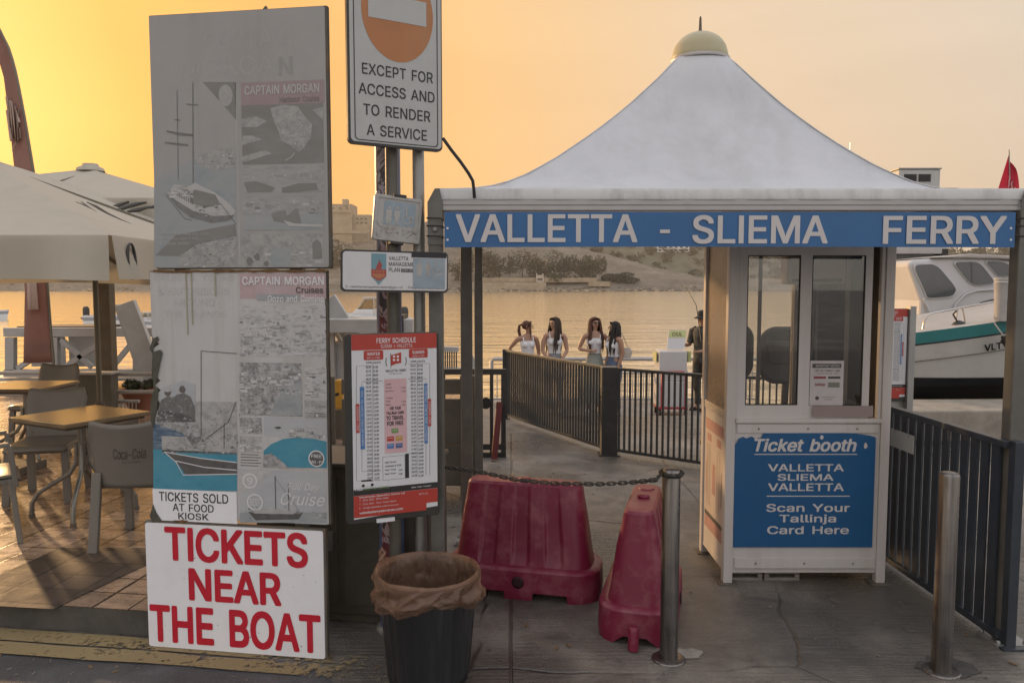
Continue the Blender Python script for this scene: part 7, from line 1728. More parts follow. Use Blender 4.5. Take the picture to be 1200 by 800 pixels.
# pier railing
m_rail = M('pale_rail_paint', (.42, .42, .41), .45, .2, var=.1, scale=8)
rY = 14.35
r = thing('pier_railing', 'pale tube railing along the outer edge of the pier behind the women', 'railing', ((576-600)/900*rY, rY, -.4))
rz_ = P(650, 420.5, rY).z+.4; RL = 5.0
b = MB(); b.tube([(0,0,.02), (0,0,rz_-.04), (.04,0,rz_), (RL,0,rz_)], .036, 10); b.build('top_rail', m_rail, r)
zl = P(650, 437, rY).z+.4
b = MB(); b.tube([(0,0,zl),(RL,0,zl)], .018, 8); b.build('mid_rail', m_rail, r)
b = MB(); b.tube([(0,0,.08),(RL,0,.08)], .018, 8); b.build('low_rail', m_rail, r)
for i in range(1, 4): b = MB(); b.tube([(RL*i/3,0,.0),(RL*i/3,0,rz_)], .030, 8); b.build('post', m_rail, r)
msh = None
for i in range(1, 49):
    if msh is None: b = MB(); b.tube([(0,0,.08),(0,0,zl+.05)], .010, 6); msh = b.build('baluster', m_rail, r, loc=(RL*i/49,0,0))
    else: o = msh.copy(); COL.objects.link(o); o.parent = r; o.location = (RL*i/49,0,0)

# ------------------------------------------------------------------ boats on the hard standing at the right
m_gel = M('white_gelcoat', (.53,.53,.54), .3, var=.03, scale=1.5, stain=(.46,.45,.43), stain_amt=.4, stain_scale=2); m_teal = M('teal_paint', (.022,.155,.155), .35, var=.08, scale=3)
m_antif = M('dark_antifouling', (.018,.020,.024), .6, var=.3, scale=3); m_hullw = M('hull_offwhite', (.42,.405,.38), .4, var=.05, scale=2, stain=(.32,.29,.25), stain_amt=.4, stain_scale=3)
m_winglass = M('dark_boat_glass', (.085,.09,.095), .08, var=.15, scale=2, spec=.7); m_steel = M('stainless_rail', (.50,.49,.47), .25, .9)
X0_, X1_ = 4.75, 8.6
SHEER = [(4.75,1.12),(5.21,1.18),(6.34,1.34),(7.33,1.52),(8.6,1.8)]
def hull_pt(s_, row, side):
    X = X0_+(X1_-X0_)*s_
    hb = 1.05*math.sqrt(max(0, 1-max(0, (s_-.45)/.55)**2.2))*(.88+.12*sm(s_/.3)) if s_ < 1 else 0.0
    zs_ = interp(SHEER, X); kl = .16+.55*max(0, s_-.72)**1.4*3
    rows = [(kl, 0.0), (kl+.10, .50), (.44+.1*s_, .84), (.585+.02*s_, .93), (.595+.02*s_, .935), (zs_-.30, .985), (zs_-.180, 1.0), (zs_-.160, 1.0), (zs_-.155, 1.02), (zs_, 1.03)]
    z, w_ = rows[row]; z = min(max(z, kl), zs_)
    return (X + (.25*(z-kl)/(zs_-kl)*sm((s_-.8)/.2)), 11.05+side*hb*w_, z)
r = thing('wooden_boat', 'white fishing boat with teal gunwale and black bottom standing behind the slate fence', 'boat', (6.5, 11.05, 0))
O_ = Vector((6.5, 11.05, 0)); NS = 28
for nm, rws, mat in (('bottom', range(0, 3), m_antif), ('topside', range(4, 6), m_hullw), ('waterline', range(3, 4), m_hullw), ('rub_strip', range(6, 8), m_black), ('gunwale', range(8, 9), m_teal)):
    b = MB()
    for side in (-1, 1):
        for k in rws:
            vs = [Vector(hull_pt(i/NS, k+j, side))-O_ for j in (0, 1) for i in range(NS+1)]
            b.add(vs, [((i, i+1, NS+2+i, NS+1+i) if side < 0 else (i+1, i, NS+1+i, NS+2+i)) for i in range(NS)], 0, True)
    b.build(nm, mat, r)
b = MB(); vs = [Vector(hull_pt(i/NS, 9, sd))-O_-Vector((0,0,.003)) for sd in (-1, 1) for i in range(NS+1)]
b.add(vs, [(i, i+1, NS+2+i, NS+1+i) for i in range(NS)]); b.build('deck', m_hullw, r)
b = MB(); vs = [Vector(hull_pt(0, k, -1))-O_ for k in range(10)] + [Vector(hull_pt(0, k, 1))-O_ for k in range(9, -1, -1)]; b.add(vs, [tuple(range(len(vs)))]); b.build('transom', m_hullw, r)
b = MB(); b.tube([Vector(hull_pt(i/20, 5, -1))-O_+Vector((0,-.004,-.09)) for i in range(20)], .006, 6); b.build('plank_line', m_frame_dark, r)
b = MB(); t0, t1 = P(1152.5,405,10.0), P(1173,404,10.0)
b.text('VLT', (0,1,0,1), 0, bold=.03, shear=-.05); b.v = [((t0.x+(t1.x-t0.x)*x)-O_.x, hull_pt(((t0.x+(t1.x-t0.x)*x)-X0_)/(X1_-X0_), 5, -1)[1]-.035-O_.y, P(1162,411.5-3*x,10.0).z+.088*z) for x, y, z in b.v]
b.build('lettering', m_black, r)
b = MB(); b.text('N1', (0,1,0,1), 0, bold=.03); b.v = [((t1.x+.06+.18*x)-O_.x, hull_pt(((t1.x+.06+.18*x)-X0_)/(X1_-X0_), 5, -1)[1]-.035-O_.y, P(1162,408,10.0).z+.09*z) for x, y, z in b.v]; b.build('lettering', m_black, r)
for k, X in enumerate((5.5, 7.2)):
    o = MB().box(-.15, .15, -.5, .5, 0, .19).build('timber_chock', m_brown, loc=(X, 11.05, 0), bevel=.01); tag(o, 'timber chock under the black bottomed boat, towards its ' + ('stern' if k == 0 else 'bow'), 'chock', 'chocks under the boat')
# rail tube along the boat
b = MB(); b.tube([Vector(P(px, py, 10.35))-O_ for px, py in ((1081,390),(1083,376),(1087,369.5),(1095,366.5),(1124,361),(1165,353.5),(1200,346))], .013, 8)
for px, py in ((1122,362),(1128,361)): b.tube([Vector(P(px,py,10.35))-O_, Vector(P(px-(1122-1119 if px < 1125 else -4)*1.0, 384, 10.35))-O_], .010, 6)
b.build('deck_rail', m_steel, r)
b = MB(); c_ = Vector(P(1124, 383, 10.3))-O_
b.lathe([(.001,.09),(.06,.07),(.10,.02),(.11,-.06)], 14, c_); b.tube([c_+Vector((-.02,0,.06)), c_+Vector((-.09,0,.17)), Vector(P(1121,364,10.33))-O_], .012, 6); b.build('deck_lamp', m_black, r)
# pale tub standing on the foredeck
tb = thing('plastic_tub', 'translucent white plastic tub standing on the boat, above the letters VLT', 'tub', P(1176, 376, 9.95))
kk = 9.95/900
b = MB(); b.lathe([(10*kk,0),(11.6*kk,48*kk),(12.2*kk,49*kk),(12.2*kk,50*kk),(11.2*kk,50*kk),(9.7*kk,1*kk),(.001,1*kk)], 24, sy=.9); b.build('shell', M('milky_plastic', (.50,.49,.48), .4, var=.1, scale=6, trans=.2), tb)
b = MB(); b.tube([(12*kk*math.cos(R(a)), -11*kk*math.sin(R(a)), 45*kk) for a in range(0, 181, 15)], .006, 6); b.build('handle', m_wht_letter, tb)
# mooring line and rope bundle at the bow
m_line = M('worn_white_rope', (.42,.40,.37), .9)
o = MB().tube([P(1165,378,9.85), P(1172,388,9.8), P(1178,396,9.78)], .009, 6).tube([P(1178,404,9.76), P(1179,420,9.76), P(1178,432,9.76), P(1181,444,9.76), P(1177,450,9.76), P(1178,436,9.76)], .009, 6).build('mooring_rope', m_line); tag(o, 'worn pale rope hanging from the bow of the teal boat', 'rope')
b = MB(); rr_ = random.Random(2); c_ = P(1181, 400, 9.76)
for i in range(9):
    a = rr_.uniform(0, 3); b.tube([c_+Vector((.065*math.cos(t_+a)+rr_.uniform(-.01,.01), rr_.uniform(-.03,.03), .075*math.sin(t_)*math.cos(a*.5))) for t_ in [2*math.pi*j/10 for j in range(10)]], .014, 6, 0, True)
o = b.build('rope_bundle', m_rope); tag(o, 'dark tangled rope bundle at the bow beside the boat letters', 'rope')
# concrete kerb in front of the boat
kq = P(1062, 500, 8.8)
o = MB().box(0, 9, 0, .9, 0, .36).build('concrete_kerb', M('sandy_concrete', (.30,.265,.215), .9, var=.2, scale=4, bump=.4, bscale=30, stain=(.14,.12,.10), stain_amt=.6, stain_scale=3), loc=(kq.x, 8.8, 0), rz=2, bevel=.02); tag(o, 'low sandy concrete kerb in front of the black bottomed boat', 'kerb')
# cabin cruiser behind
cY = 13.2
r = thing('cabin_cruiser', 'white cabin cruiser with dark rounded windows behind the teal boat', 'boat', P(1130, 420, cY)); rO = Vector(P(1130, 420, cY))
def pl_(pts): return [(P(px, py, cY).x-rO.x, P(px, py, cY).z-rO.z) for px, py in pts]
b = MB(); b.prism(pl_([(1064,309),(1070,304.5),(1098,302.5),(1130,301),(1165,302),(1200,307),(1222,318),(1245,345),(1262,372),(1300,380),(1300,400),(1270,470),(1090,470),(1070,440),(1078,388),(1079,352)]), 0, 2.6); b.build('cabin', m_gel, r, .05)
b = MB(); b.prism(pl_([(1090,302),(1135,297.5),(1185,300),(1204,306),(1170,303.5),(1130,302.5)]), -.08, 2.7); b.build('roof_edge', m_hullw, r, .02)
def roundpoly(pts, f=.28, n=5):
    out = []
    for i, p in enumerate(pts):
        a, c = pts[i-1], pts[(i+1) % len(pts)]
        A = (p[0]+(a[0]-p[0])*f, p[1]+(a[1]-p[1])*f); B_ = (p[0]+(c[0]-p[0])*f, p[1]+(c[1]-p[1])*f)
        for k in range(n+1):
            t_ = k/n; out.append(((1-t_)**2*A[0]+2*t_*(1-t_)*p[0]+t_*t_*B_[0], (1-t_)**2*A[1]+2*t_*(1-t_)*p[1]+t_*t_*B_[1]))
    return out
def grow(pts, k):
    cx = sum(p[0] for p in pts)/len(pts); cy_ = sum(p[1] for p in pts)/len(pts); return [(cx+(x-cx)*k, cy_+(y-cy_)*k) for x, y in pts]
for w_ in ([(1069,310.5),(1096,309.5),(1120,338),(1115,347),(1086,349.5),(1083,341)], [(1115.5,307),(1146,306.5),(1166,332),(1143,334.5),(1134,330)], [(1153,305.5),(1176,307),(1191,318),(1190,322.5),(1169,324)], [(1181,308),(1198,313),(1206,322),(1196,321.5)]):
    rp_ = roundpoly(pl_(w_)); b = MB(); b.prism(grow(rp_, 1.09), -.028, -.0005); fr_ = b.build('window_frame', m_gel, r, .006)
    b = MB(); b.prism(rp_, -.036, -.0285); b.build('window', m_winglass, fr_)
b = MB(); b.prism(roundpoly(pl_([(1137,383),(1139,368),(1148,354),(1164,350),(1182,350),(1182,384)]), .2), -.02, -.001); b.build('companion_hatch', M('brown_boat_glass', (.10,.085,.065), .3, var=.15, scale=3), r)
b = MB(); b.tube([(x, -.03, z) for x, z in pl_([(1108,384),(1112,371),(1120,355),(1130,345),(1142,340.5),(1166,339)])], .018, 8); b.build('moulding', m_gel, r)
b = MB(); b.tube([(x, -.04, z) for x, z in pl_([(1081,350),(1091,372),(1096,392)])], .020, 8); b.build('grab_rail', m_gel, r)
for x_ in (-.3, 2.2):
    o = MB().box(-.2, .2, -.2, 2.4, 0, max(.12, P(1130,470,cY).z+.02)).build('timber_chock', m_brown, loc=(rO.x+x_, cY+.1, 0)); tag(o, 'timber chock under the white cabin cruiser, ' + ('the left one' if x_ < 0 else 'the right one'), 'chock', 'chocks under the cruiser')
# canvas-covered hut behind, with an air unit on its roof
hY = 15.6
hx0, hx1 = P(1000, 400, hY).x, P(1106, 400, hY).x; hz_t = P(1075, 224, hY).z
m_canvas = M('pale_canvas', (.44,.425,.40), .85, var=.06, scale=3, bump=.25, bscale=5, stain=(.34,.32,.28), stain_amt=.5, stain_scale=3, streak=True)
r = thing('quay_hut', 'tall pale hut on the quay behind the cabin cruiser', 'hut', (hx0, hY, 0))
b = MB(); b.box(0, hx1-hx0, 0, 2.2, 0, hz_t); b.build('wall', m_canvas, r, .02)
b = MB(); b.box(-.1, hx1-hx0+.1, -.12, 2.3, hz_t, hz_t+.05); b.build('roof', m_alu, r)
aw0, aw1 = P(1044, 300, 14.9).x, P(1111, 300, 14.9).x
b = MB(); b.box(aw0-hx0, P(1104,300,14.9).x-hx0, 14.9-hY, 0, P(1050,297.5,14.9).z, P(1050,290.5,14.9).z); aw = b.build('awning_box', m_alu, r, .01)
b = MB(); b.box(P(1104,300,14.9).x-hx0+.001, aw1-hx0, 14.9-hY, -.3, P(1050,299,14.9).z, P(1050,291.5,14.9).z); b.build('end_cap', m_black, aw)
b = MB(); b.box(aw0-hx0, P(1095,300,14.9).x-hx0, 14.95-hY, 0, P(1050,306,14.9).z, P(1050,297.7,14.9).z); b.build('rolled_cloth', M('dark_awning', (.10,.10,.095), .8), aw)
b = MB(); b.tube([(P(992,220,hY).x-hx0+.18, .3, hz_t+.05), (P(992,220,hY).x-hx0+.18, .3, hz_t+1.0)], .012, 6); b.build('aerial', m_steel, r)
uY = 15.8; u0_, u1_ = P(1053.5, 210, uY), P(1102, 210, uY); uz0, uz1 = hz_t+.05, P(1075, 198.5, uY).z
r = thing('air_unit', 'grey air conditioning unit with two dark grilles on the hut roof', 'air unit', (u0_.x, uY, uz0)); w_ = u1_.x-u0_.x; h_ = uz1-uz0
b = MB(); b.box(0, w_, 0, .7, .02, h_); b.build('casing', m_sign_grey, r, .02)
b = MB(); b.box(-.02, w_+.02, -.02, .72, h_, h_+.03); b.build('lid', m_galv, r, .008)
for a_, c_ in ((.12,.42),(.47,.76)):
    b = MB(); b.box(w_*a_, w_*c_, -.012, -.0, h_*.40, h_*.76); g_ = b.build('grille', m_black, r)
    b = MB()
    for k in range(6): b.box(w_*a_, w_*c_, -.018, -.0125, h_*(.41+.06*k), h_*(.425+.06*k))
    b.build('slat', m_plate_back, g_)
b = MB(); b.bar((0,.3,.0), (-.25,.3,-.0), .05, .04); b.bar((0,.3,h_*.8), (-.28,.3,h_*.35), .03, .03); b.build('bracket', m_frame_dark, r)
# red flag on a pole
fY = 12.6
r = thing('flag', 'red flag hanging in folds from a thin pole above the right end of the canopy', 'flag', (P(1176,222,fY).x, fY, 1.0)); fO = Vector((P(1176,222,fY).x, fY, 1.0))
m_flag = M('red_flag_cloth', (.42,.020,.045), .7, var=.1, scale=6, trans=.25)
top_, bot_ = Vector(P(1182.5,180,fY))-fO, Vector(P(1157,262,fY))-fO
b = MB(); b.tube([Vector(P(1190,420,fY))-fO, top_+Vector((-.004,0,.06))], .010, 8); b.build('pole', m_zinc, r)
def flg(u, v):
    p = top_.lerp(bot_, v); kx = fY/900
    return (p.x + u*(5+46*v**.72+u*8*v)*kx, p.y + .10*math.sin(u*7+v*3)*u, p.z - u*(22*(1-v)+18*u*v)*kx)
b = MB(); b.grid(flg, 26, 26); fc = b.build('cloth', m_flag, r)
b = MB()
for k in range(3): b.tube([Vector(flg(.3+.08*k+.02*math.sin(i*3+k), .25+.07*k+i*.045))+Vector((0,-.02,0)) for i in range(5)], .010, 5)
b.build('emblem', M('flag_pale_print', (.52,.33,.34), .7), fc)

# ------------------------------------------------------------------ small boats on the water
def motorboat(lab, px0, px1, wy, hull_h, right_bow=False, cabin=None, outboard=None, grp='motorboats moored off the terrace'):
    Y = 900*3.3/(wy-335); k = Y/900; L_ = (px1-px0)*k
    r = thing('motorboat', lab, 'boat', ((px0+px1)/2*k-600*k, Y, -1.5), 0, grp)
    b = MB(); hb = min(1.1, L_*.18); n_ = 18
    def hp(s_, row, sd):
        t_ = s_ if right_bow else 1-s_; w_ = hb*math.sqrt(max(0, 1-max(0,(t_-.4)/.6)**2.4)); sheer = hull_h*k*(1+.28*t_*t_)
        z, f = [(-.25,.1),(.0,.75),(sheer*.55,.95),(sheer*.85,1.0),(sheer,1.03)][row]
        return (-L_/2+L_*s_ + (.18*L_*z/sheer*sm((t_-.75)/.25)*.35*(1 if right_bow else -1)), sd*w_*f, z)
    for sd in (-1, 1):
        for row in range(4):
            vs = [hp(i/n_, row+j, sd) for j in (0, 1) for i in range(n_+1)]
            b.add(vs, [((i, i+1, n_+2+i, n_+1+i) if sd < 0 else (i+1, i, n_+1+i, n_+2+i)) for i in range(n_)], 1 if row == 2 else 0, True)
    vs = [hp(i/n_, 4, sd) for sd in (-1, 1) for i in range(n_+1)]; b.add([(x, y, z-.06) for x, y, z in vs], [(i, i+1, n_+2+i, n_+1+i) for i in range(n_)], 0)
    e_ = 0 if right_bow else 1
    vs = [hp(e_, rw, -1) for rw in range(5)]+[hp(e_, rw, 1) for rw in range(4,-1,-1)]; b.add(vs, [tuple(range(10))], 0)
    b.build('hull', [m_gel, m_greyden], r)
    hz = hull_h*k
    if cabin:
        c0, c1, ch = cabin; X = lambda px: (px-(px0+px1)/2)*k
        b = MB(); b.prism([(X(c0), hz*1.0), (X(c0+(c1-c0)*.3), hz+ch*k*.42), (X(c1), hz+ch*k*.42), (X(c1), hz*.95)], -hb*.7, hb*.7); b.build('cuddy', m_gel, r, .04)
        b = MB(); b.prism([(X(c0+(c1-c0)*.36), hz+ch*k*.43), (X(c0+(c1-c0)*.6), hz+ch*k*.95), (X(c1), hz+ch*k*.95), (X(c1), hz+ch*k*.43)], -hb*.68, hb*.68); b.build('windscreen', glass('boat_screen', (.7,.68,.62), .3, .05), r)
        b = MB()
        for sd in (-.69, .69):
            b.tube([(X(c0+(c1-c0)*.36), hb*sd, hz+ch*k*.43), (X(c0+(c1-c0)*.6), hb*sd, hz+ch*k*.95), (X(c1+6), hb*sd, hz+ch*k)], .035, 6); b.tube([(X(c1), hb*sd, hz), (X(c1), hb*sd, hz+ch*k)], .03, 6)
        b.box(X(c0+(c1-c0)*.55), X(c1+7), -hb*.75, hb*.75, hz+ch*k, hz+ch*k+.06); b.build('hard_top', m_hullw, r)
    if outboard:
        x = (outboard-(px0+px1)/2)*k; b = MB(); b.lathe([(.001,hz*.5),(.16,hz*.55),(.20,hz+.25),(.19,hz+.55),(.12,hz+.68),(.001,hz+.70)], 14, (x,0,0), sx=1.35); b.box(x-.07, x+.07, -.06, .06, -.3, hz*.6); b.bar((x,0,hz*.6), (x+(.5 if not right_bow else -.5)*.9,0,hz*.75), .08, .08); b.build('outboard_motor', m_black, r)
    return r
motorboat('white motorboat with a windscreen cabin and black outboard, seen between the boards and the timetable', 404, 480, 391, 20, False, (410, 440, 22), 474)
motorboat('open white motorboat with a black outboard, left of the slanted gangway arm', 104, 182, 383, 14, True, None, 101)
motorboat('grey white motorboat far left beside the feather flag', -40, 8, 374, 9, True)
motorboat('low white boat moored behind the slanted gangway arm', 150, 196, 387, 12, False, (158, 176, 9))

# ------------------------------------------------------------------ gangways by the quay edge
m_gang = M('pale_gangway_paint', (.40,.405,.40), .45, .25, var=.08, scale=3, stain=(.28,.26,.23), stain_amt=.4, stain_scale=4)
gwY = 12.0
r = thing('gangway', 'pale steel gangway with braced box sides behind the cafe tables', 'gangway', P(100, 440, gwY)); gO = Vector(P(100, 440, gwY))
gp = lambda px, py, Y=gwY: Vector(P(px, py, Y))-gO
def gbar(name, a, c, w_, h_): b = MB(); b.bar(a, c, w_, h_); return b.build(name, m_gang, r, .006)
for dY in (0, 1.1):
    gbar('top_chord', gp(6,389,gwY+dY), gp(190,389,gwY+dY), .10, .14); gbar('bottom_chord', gp(6,437,gwY+dY), gp(190,437,gwY+dY), .10, .12)
    for px in (13, 64, 128, 160): gbar('upright', gp(px,395,gwY+dY), gp(px,434,gwY+dY), .14 if px < 100 else .08, .10)
    for a, c in (((70,434),(118,402)), ((72,398),(108,430)), ((20,432),(58,408)), ((130,432),(158,398))): gbar('brace', gp(*a,gwY+dY), gp(*c,gwY+dY), .06, .08)
b = MB(); b.bar(gp(6,440,gwY+.55), gp(190,440,gwY+.55), 1.05, .05); b.build('deck', m_gang, r)
b = MB(); b.box(gp(20,420).x, gp(60,420).x, .35, .4, gp(20,432).z, gp(20,396).z); b.box(gp(66,420).x, gp(118,420).x, .35, .4, gp(20,432).z, gp(20,396).z); b.build('side_sheet', m_sign_grey, r)
for px in (20, 100, 180):
    b = MB(); p = gp(px,440,gwY+.5); b.box(p.x-.06, p.x+.06, p.y-.06, p.y+.06, -.4-gO.z, p.z-.02); b.build('leg', m_gang, r)
b = MB(); b.box(gp(10,383).x, gp(108,383).x, .2, .9, gp(10,386).z, gp(10,383).z); b.build('folded_cover', m_plate_back, r)
r = thing('lifting_beam', 'slanted pale lifting arm of the gangway left of the stacked boards', 'beam', P(176, 445, 11.6)); gO = Vector(P(176, 445, 11.6))
b = MB(); b.bar(gp(147,355,11.6), gp(182,445,11.6), .30, .10, up=(0,1,0)); b.build('arm', m_gang, r, .01)
b = MB(); b.bar(gp(139,357,11.7), gp(168,440,11.7), .05, .20, up=(0,1,0)); b.build('flange', m_gang, r)
b = MB(); b.box(gp(170,445).x, gp(186,445).x, -.15, .15, -.0-gO.z-.4, 0); b.build('foot', m_gang, r)
r = thing('lifting_beam', 'slanted pale lifting arm of the gangway right of the stacked boards', 'beam', P(420, 400, 11.6)); gO = Vector(P(420, 400, 11.6))
b = MB(); b.bar(gp(384,350,11.6), gp(414,398,11.6), .26, .10, up=(0,1,0)); b.build('arm', m_gang, r, .01)
b = MB(); b.bar(gp(374,352,11.7), gp(402,402,11.7), .05, .2, up=(0,1,0)); b.build('flange', m_gang, r)
b = MB(); b.box(gp(392,400).x, gp(420,400).x, -.1, .5, -.4-gO.z, gp(400,397).z); b.build('housing', m_gang, r, .01)
b = MB()
for py in (404, 412, 420, 428, 436): b.bar(gp(370,py,11.5), gp(396,py,11.5), .05, .035)
b.build('step_rail', m_gang, r)
r = thing('gangway_landing', 'pale gangway landing with dark barred side behind the canopy posts', 'gangway', P(520, 440, 11.4)); gO = Vector(P(520, 440, 11.4))
b = MB(); b.bar(gp(380,381,11.4), gp(486,381,11.4), .5, .20); b.build('beam', m_gang, r, .01); b = MB(); b.box(gp(474,390).x, gp(482,390).x, -.3, .2, gp(480,384).z-.1, gp(480,378).z+.15); b.build('end_block', m_black, r)
b = MB(); b.bar(gp(470,407.5,11.4), gp(537,409,11.4), .2, .07); b.build('top_rail', m_gang, r); b = MB(); b.bar(gp(490,433,11.4), gp(560,433,11.4), .2, .06); b.build('bottom_rail', m_gang, r)
for i in range(9): b = MB(); b.bar(gp(514+i*2.6,411,11.4), gp(514+i*2.6,431,11.4), .018, .03); b.build('baluster', m_fence, r)
b = MB(); b.bar(gp(547,409,11.4), gp(556,432,11.4), .10, .08, up=(0,1,0)); b.build('end_brace', m_gang, r)
for px in (500, 556): b = MB(); p = gp(px,433,11.4); b.box(p.x-.05, p.x+.05, -.05, .05, -.4-gO.z, p.z); b.build('leg', m_gang, r)
b = MB(); p0, p1 = gp(384,387,11.4), gp(478,387,11.4); b.box(p0.x, p0.x+.1, -.05, .05, -.4-gO.z, p0.z); b.box(p1.x-.1, p1.x, -.05, .05, -.4-gO.z, p1.z); b.build('leg', m_gang, r)
p = P(395, 462, 8.4)
r = thing('yellow_case', 'small yellow plastic case with a dark mark on the rail behind the timetable', 'case', p)
b = MB(); b.prism([(-.06,-.14),(.06,-.16),(.075,.12),(.05,.17),(-.02,.16)], -.05, .05); b.build('shell', M('yellow_plastic', (.52,.27,.03), .4), r, .015)
b = MB(); b.prism([(-.03,-.02),(.035,.0),(.03,.03),(-.03,.01)], -.056, -.051); b.build('mark', m_black, r)
o = MB().box(-.6, .5, -.06, .06, 0, p.z-.165).build('rail_plinth', m_brown, loc=(p.x, p.y, 0)); tag(o, 'brown rail plinth under the yellow case', 'plinth')

# ------------------------------------------------------------------ cafe terrace furniture
m_umb = M('offwhite_umbrella_cloth', (.56,.52,.43), .75, var=.05, scale=2, bump=.15, bscale=5, stain=(.38,.36,.31), stain_amt=.4, stain_scale=2, trans=.30)
m_umbpole = M('olive_umbrella_pole', (.17,.155,.115), .5, .2, var=.1); m_script = M('script_print', (.055,.05,.045), .6)
def umbrella(lab, c, half, z_e, z_a, val, logo):
    r = thing('cafe_umbrella', lab, 'umbrella', (c[0], c[1], TZ), 0, 'cafe umbrellas'); ze, za = z_e-TZ, z_a-TZ
    C = [(-half,-half),(half,-half),(half,half),(-half,half)]
    def surf(k, f, t_):
        a, d = C[k], C[(k+1) % 4]; x, y = a[0]+(d[0]-a[0])*f, a[1]+(d[1]-a[1])*f
        return Vector((x*t_, y*t_, za+(ze-za)*t_ - .05*math.sin(math.pi*f)*math.sin(math.pi*t_*.9)))
    b = MB()
    for k in range(4): b.grid(lambda u, v: surf(k, u, .03+.97*(1-v)), 18, 12)
    cl = b.build('canopy_cloth', m_umb, r)
    b = MB()
    for k in range(4):
        a, d = C[k], C[(k+1) % 4]; n_ = Vector((d[1]-a[1], -(d[0]-a[0]), 0)).normalized()
        def vl(u, v):
            x, y = a[0]+(d[0]-a[0])*u, a[1]+(d[1]-a[1])*u
            gather = math.exp(-min(u, 1-u)*9)
            o_ = n_*(.012+.030*math.sin(u*19+k)*v*.8+.016*math.sin(u*47+k*2)*v+.09*math.sin(min(u,1-u)*30)*v*gather)
            return Vector((x, y, ze - val*v + .02*math.sin(u*9+k)*v - .0*gather)) + o_
        b.grid(lambda u, v: vl(u, 1-v), 60, 6)
    b.build('valance', m_umb, cl)
    b = MB(); b.tube([(0,0,.0),(0,0,za)], .030, 14); b.build('pole', m_umbpole, r)
    b = MB(); b.box(-.30,.30,-.30,.30,0,.07); b.lathe([(.06,.07),(.05,.3),(.034,.31)], 14); b.build('base', m_frame_dark, r, .01)
    for k in range(4):
        for f in (0., .5):
            p = surf(k, f, .98)-Vector((0,0,.03)); b = MB(); b.bar((0,0,za-.04), p, .022, .03); rb = b.build('rib', m_umbpole, r)
            q = p*.5; q.z = p.z*.5+(za-.04)*.5; b = MB(); b.bar((0,0,ze-.05), q-Vector((0,0,.02)), .018, .02); b.build('strut', m_umbpole, rb)
    b = MB(); b.lathe([(.16,-.03),(.15,.0),(.09,.03),(.085,.055),(.001,.06)], 8, (0,0,za-.0)); b.build('top_cap', m_umb, r)
    # big script lettering printed on the slopes and a part letter on the valance
    b = MB()
    for k, f0 in logo:
        nrm_ = (surf(k,.6,.5)-surf(k,.4,.5)).cross(surf(k,.5,.3)-surf(k,.5,.7)).normalized(); p0 = surf(k,.5,.5)
        O = Vector((c[0], c[1], TZ))
        for pts, w_ in f0:
            out = []
            for px, py in pts:
                d = ray(px, py); tt = (p0+O-EYE).dot(nrm_)/d.dot(nrm_); out.append(EYE+d*tt-O+nrm_*.022)
            b.tube(out, [w_*.2]+[w_*.45]*(len(out)-2)+[w_*.2], 6)
    b.build('lettering', m_script, cl)
    return r
U1c, U1h = (-4.62, 6.74), 2.32
u1 = umbrella('near off-white cafe umbrella with dark script, cut by the left edge of the picture', U1c, U1h, 2.09, 2.93, .27, ((1, (([(78,238),(92,246),(106,252),(122,257)], .018), ([(88,240),(100,245),(116,254)], .016), ([(101,240),(112,245),(126,254),(140,261),(153,266)], .020), ([(94,239),(104,247),(113,253)], .014), ([(122,258),(132,261),(139,263)], .016))),))
u2 = umbrella('far off-white cafe umbrella whose top cap shows left of the boards', (-4.87, 9.0), 1.75, 2.62, 3.15, .25, ((0, (([(103,236),(120,234.5),(136,236),(152,239),(168,237),(190,235)], .030), ([(112,240),(120,239),(126,236)], .020), ([(118,245),(123,244),(127,246)], .022), ([(128,247),(140,243),(152,239)], .045), ([(134,250),(146,246),(160,242),(172,240)], .045), ([(150,251),(162,249),(176,245)], .050), ([(170,247),(182,245),(196,243)], .04))),))
# part of a big letter O on the near umbrella's valance
b = MB(); pts = [(U1h+.045, -U1h+.15+.045*math.sin(2*math.pi*i/24), 2.09-TZ-.14+.10*math.cos(2*math.pi*i/24)) for i in range(24)]
b.tube(pts, [.006+.010*abs(math.sin(math.pi*i/24)) for i in range(24)], 6, 0, True); b.build('valance_letter', m_script, u1)

# feather flag
ffY = 11.2
r = thing('feather_flag', 'tall dull red feather flag with a pale scribble, behind the cafe umbrellas', 'flag', (P(46,430,ffY).x, ffY, TZ)); fO = Vector((P(46,430,ffY).x, ffY, TZ))
m_ff = M('dull_red_banner', (.36,.22,.19), .75, var=.12, scale=2, trans=.4); m_ffp = M('banner_pale_print', (.42,.30,.24), .7)
Lf = [(-14,27),(-6,60),(2,90),(8,140),(14,190),(20,240),(27,300),(31,340),(31,380),(30,425)]; Rf = [(0,27),(12,60),(21,90),(31,140),(39,190),(46,240),(52,300),(54,340),(56,380),(60,425)]
Rf[0] = (-6,26)
b = MB()
def ffp(u, v):
    i = v*(len(Lf)-1); k = min(len(Lf)-2, int(i)); f = i-k
    l = (Lf[k][0]+(Lf[k+1][0]-Lf[k][0])*f, Lf[k][1]+(Lf[k+1][1]-Lf[k][1])*f); rr2 = (Rf[k][0]+(Rf[k+1][0]-Rf[k][0])*f, Rf[k][1]+(Rf[k+1][1]-Rf[k][1])*f)
    p = Vector(P(l[0]+(rr2[0]-l[0])*u, l[1]+(rr2[1]-l[1])*u, ffY))-fO; p.y += .05*math.sin(u*3+v*5); return p
b.grid(ffp, 10, 36); ff = b.build('banner', m_ff, r, solid=.006)
b = MB(); b.tube([ffp(1.0, v/20)+Vector((.01,0,0)) for v in range(21)]+[Vector((.12,0,.35)), Vector((.12,0,.05))], .018, 8); b.build('pole', m_umbpole, r)
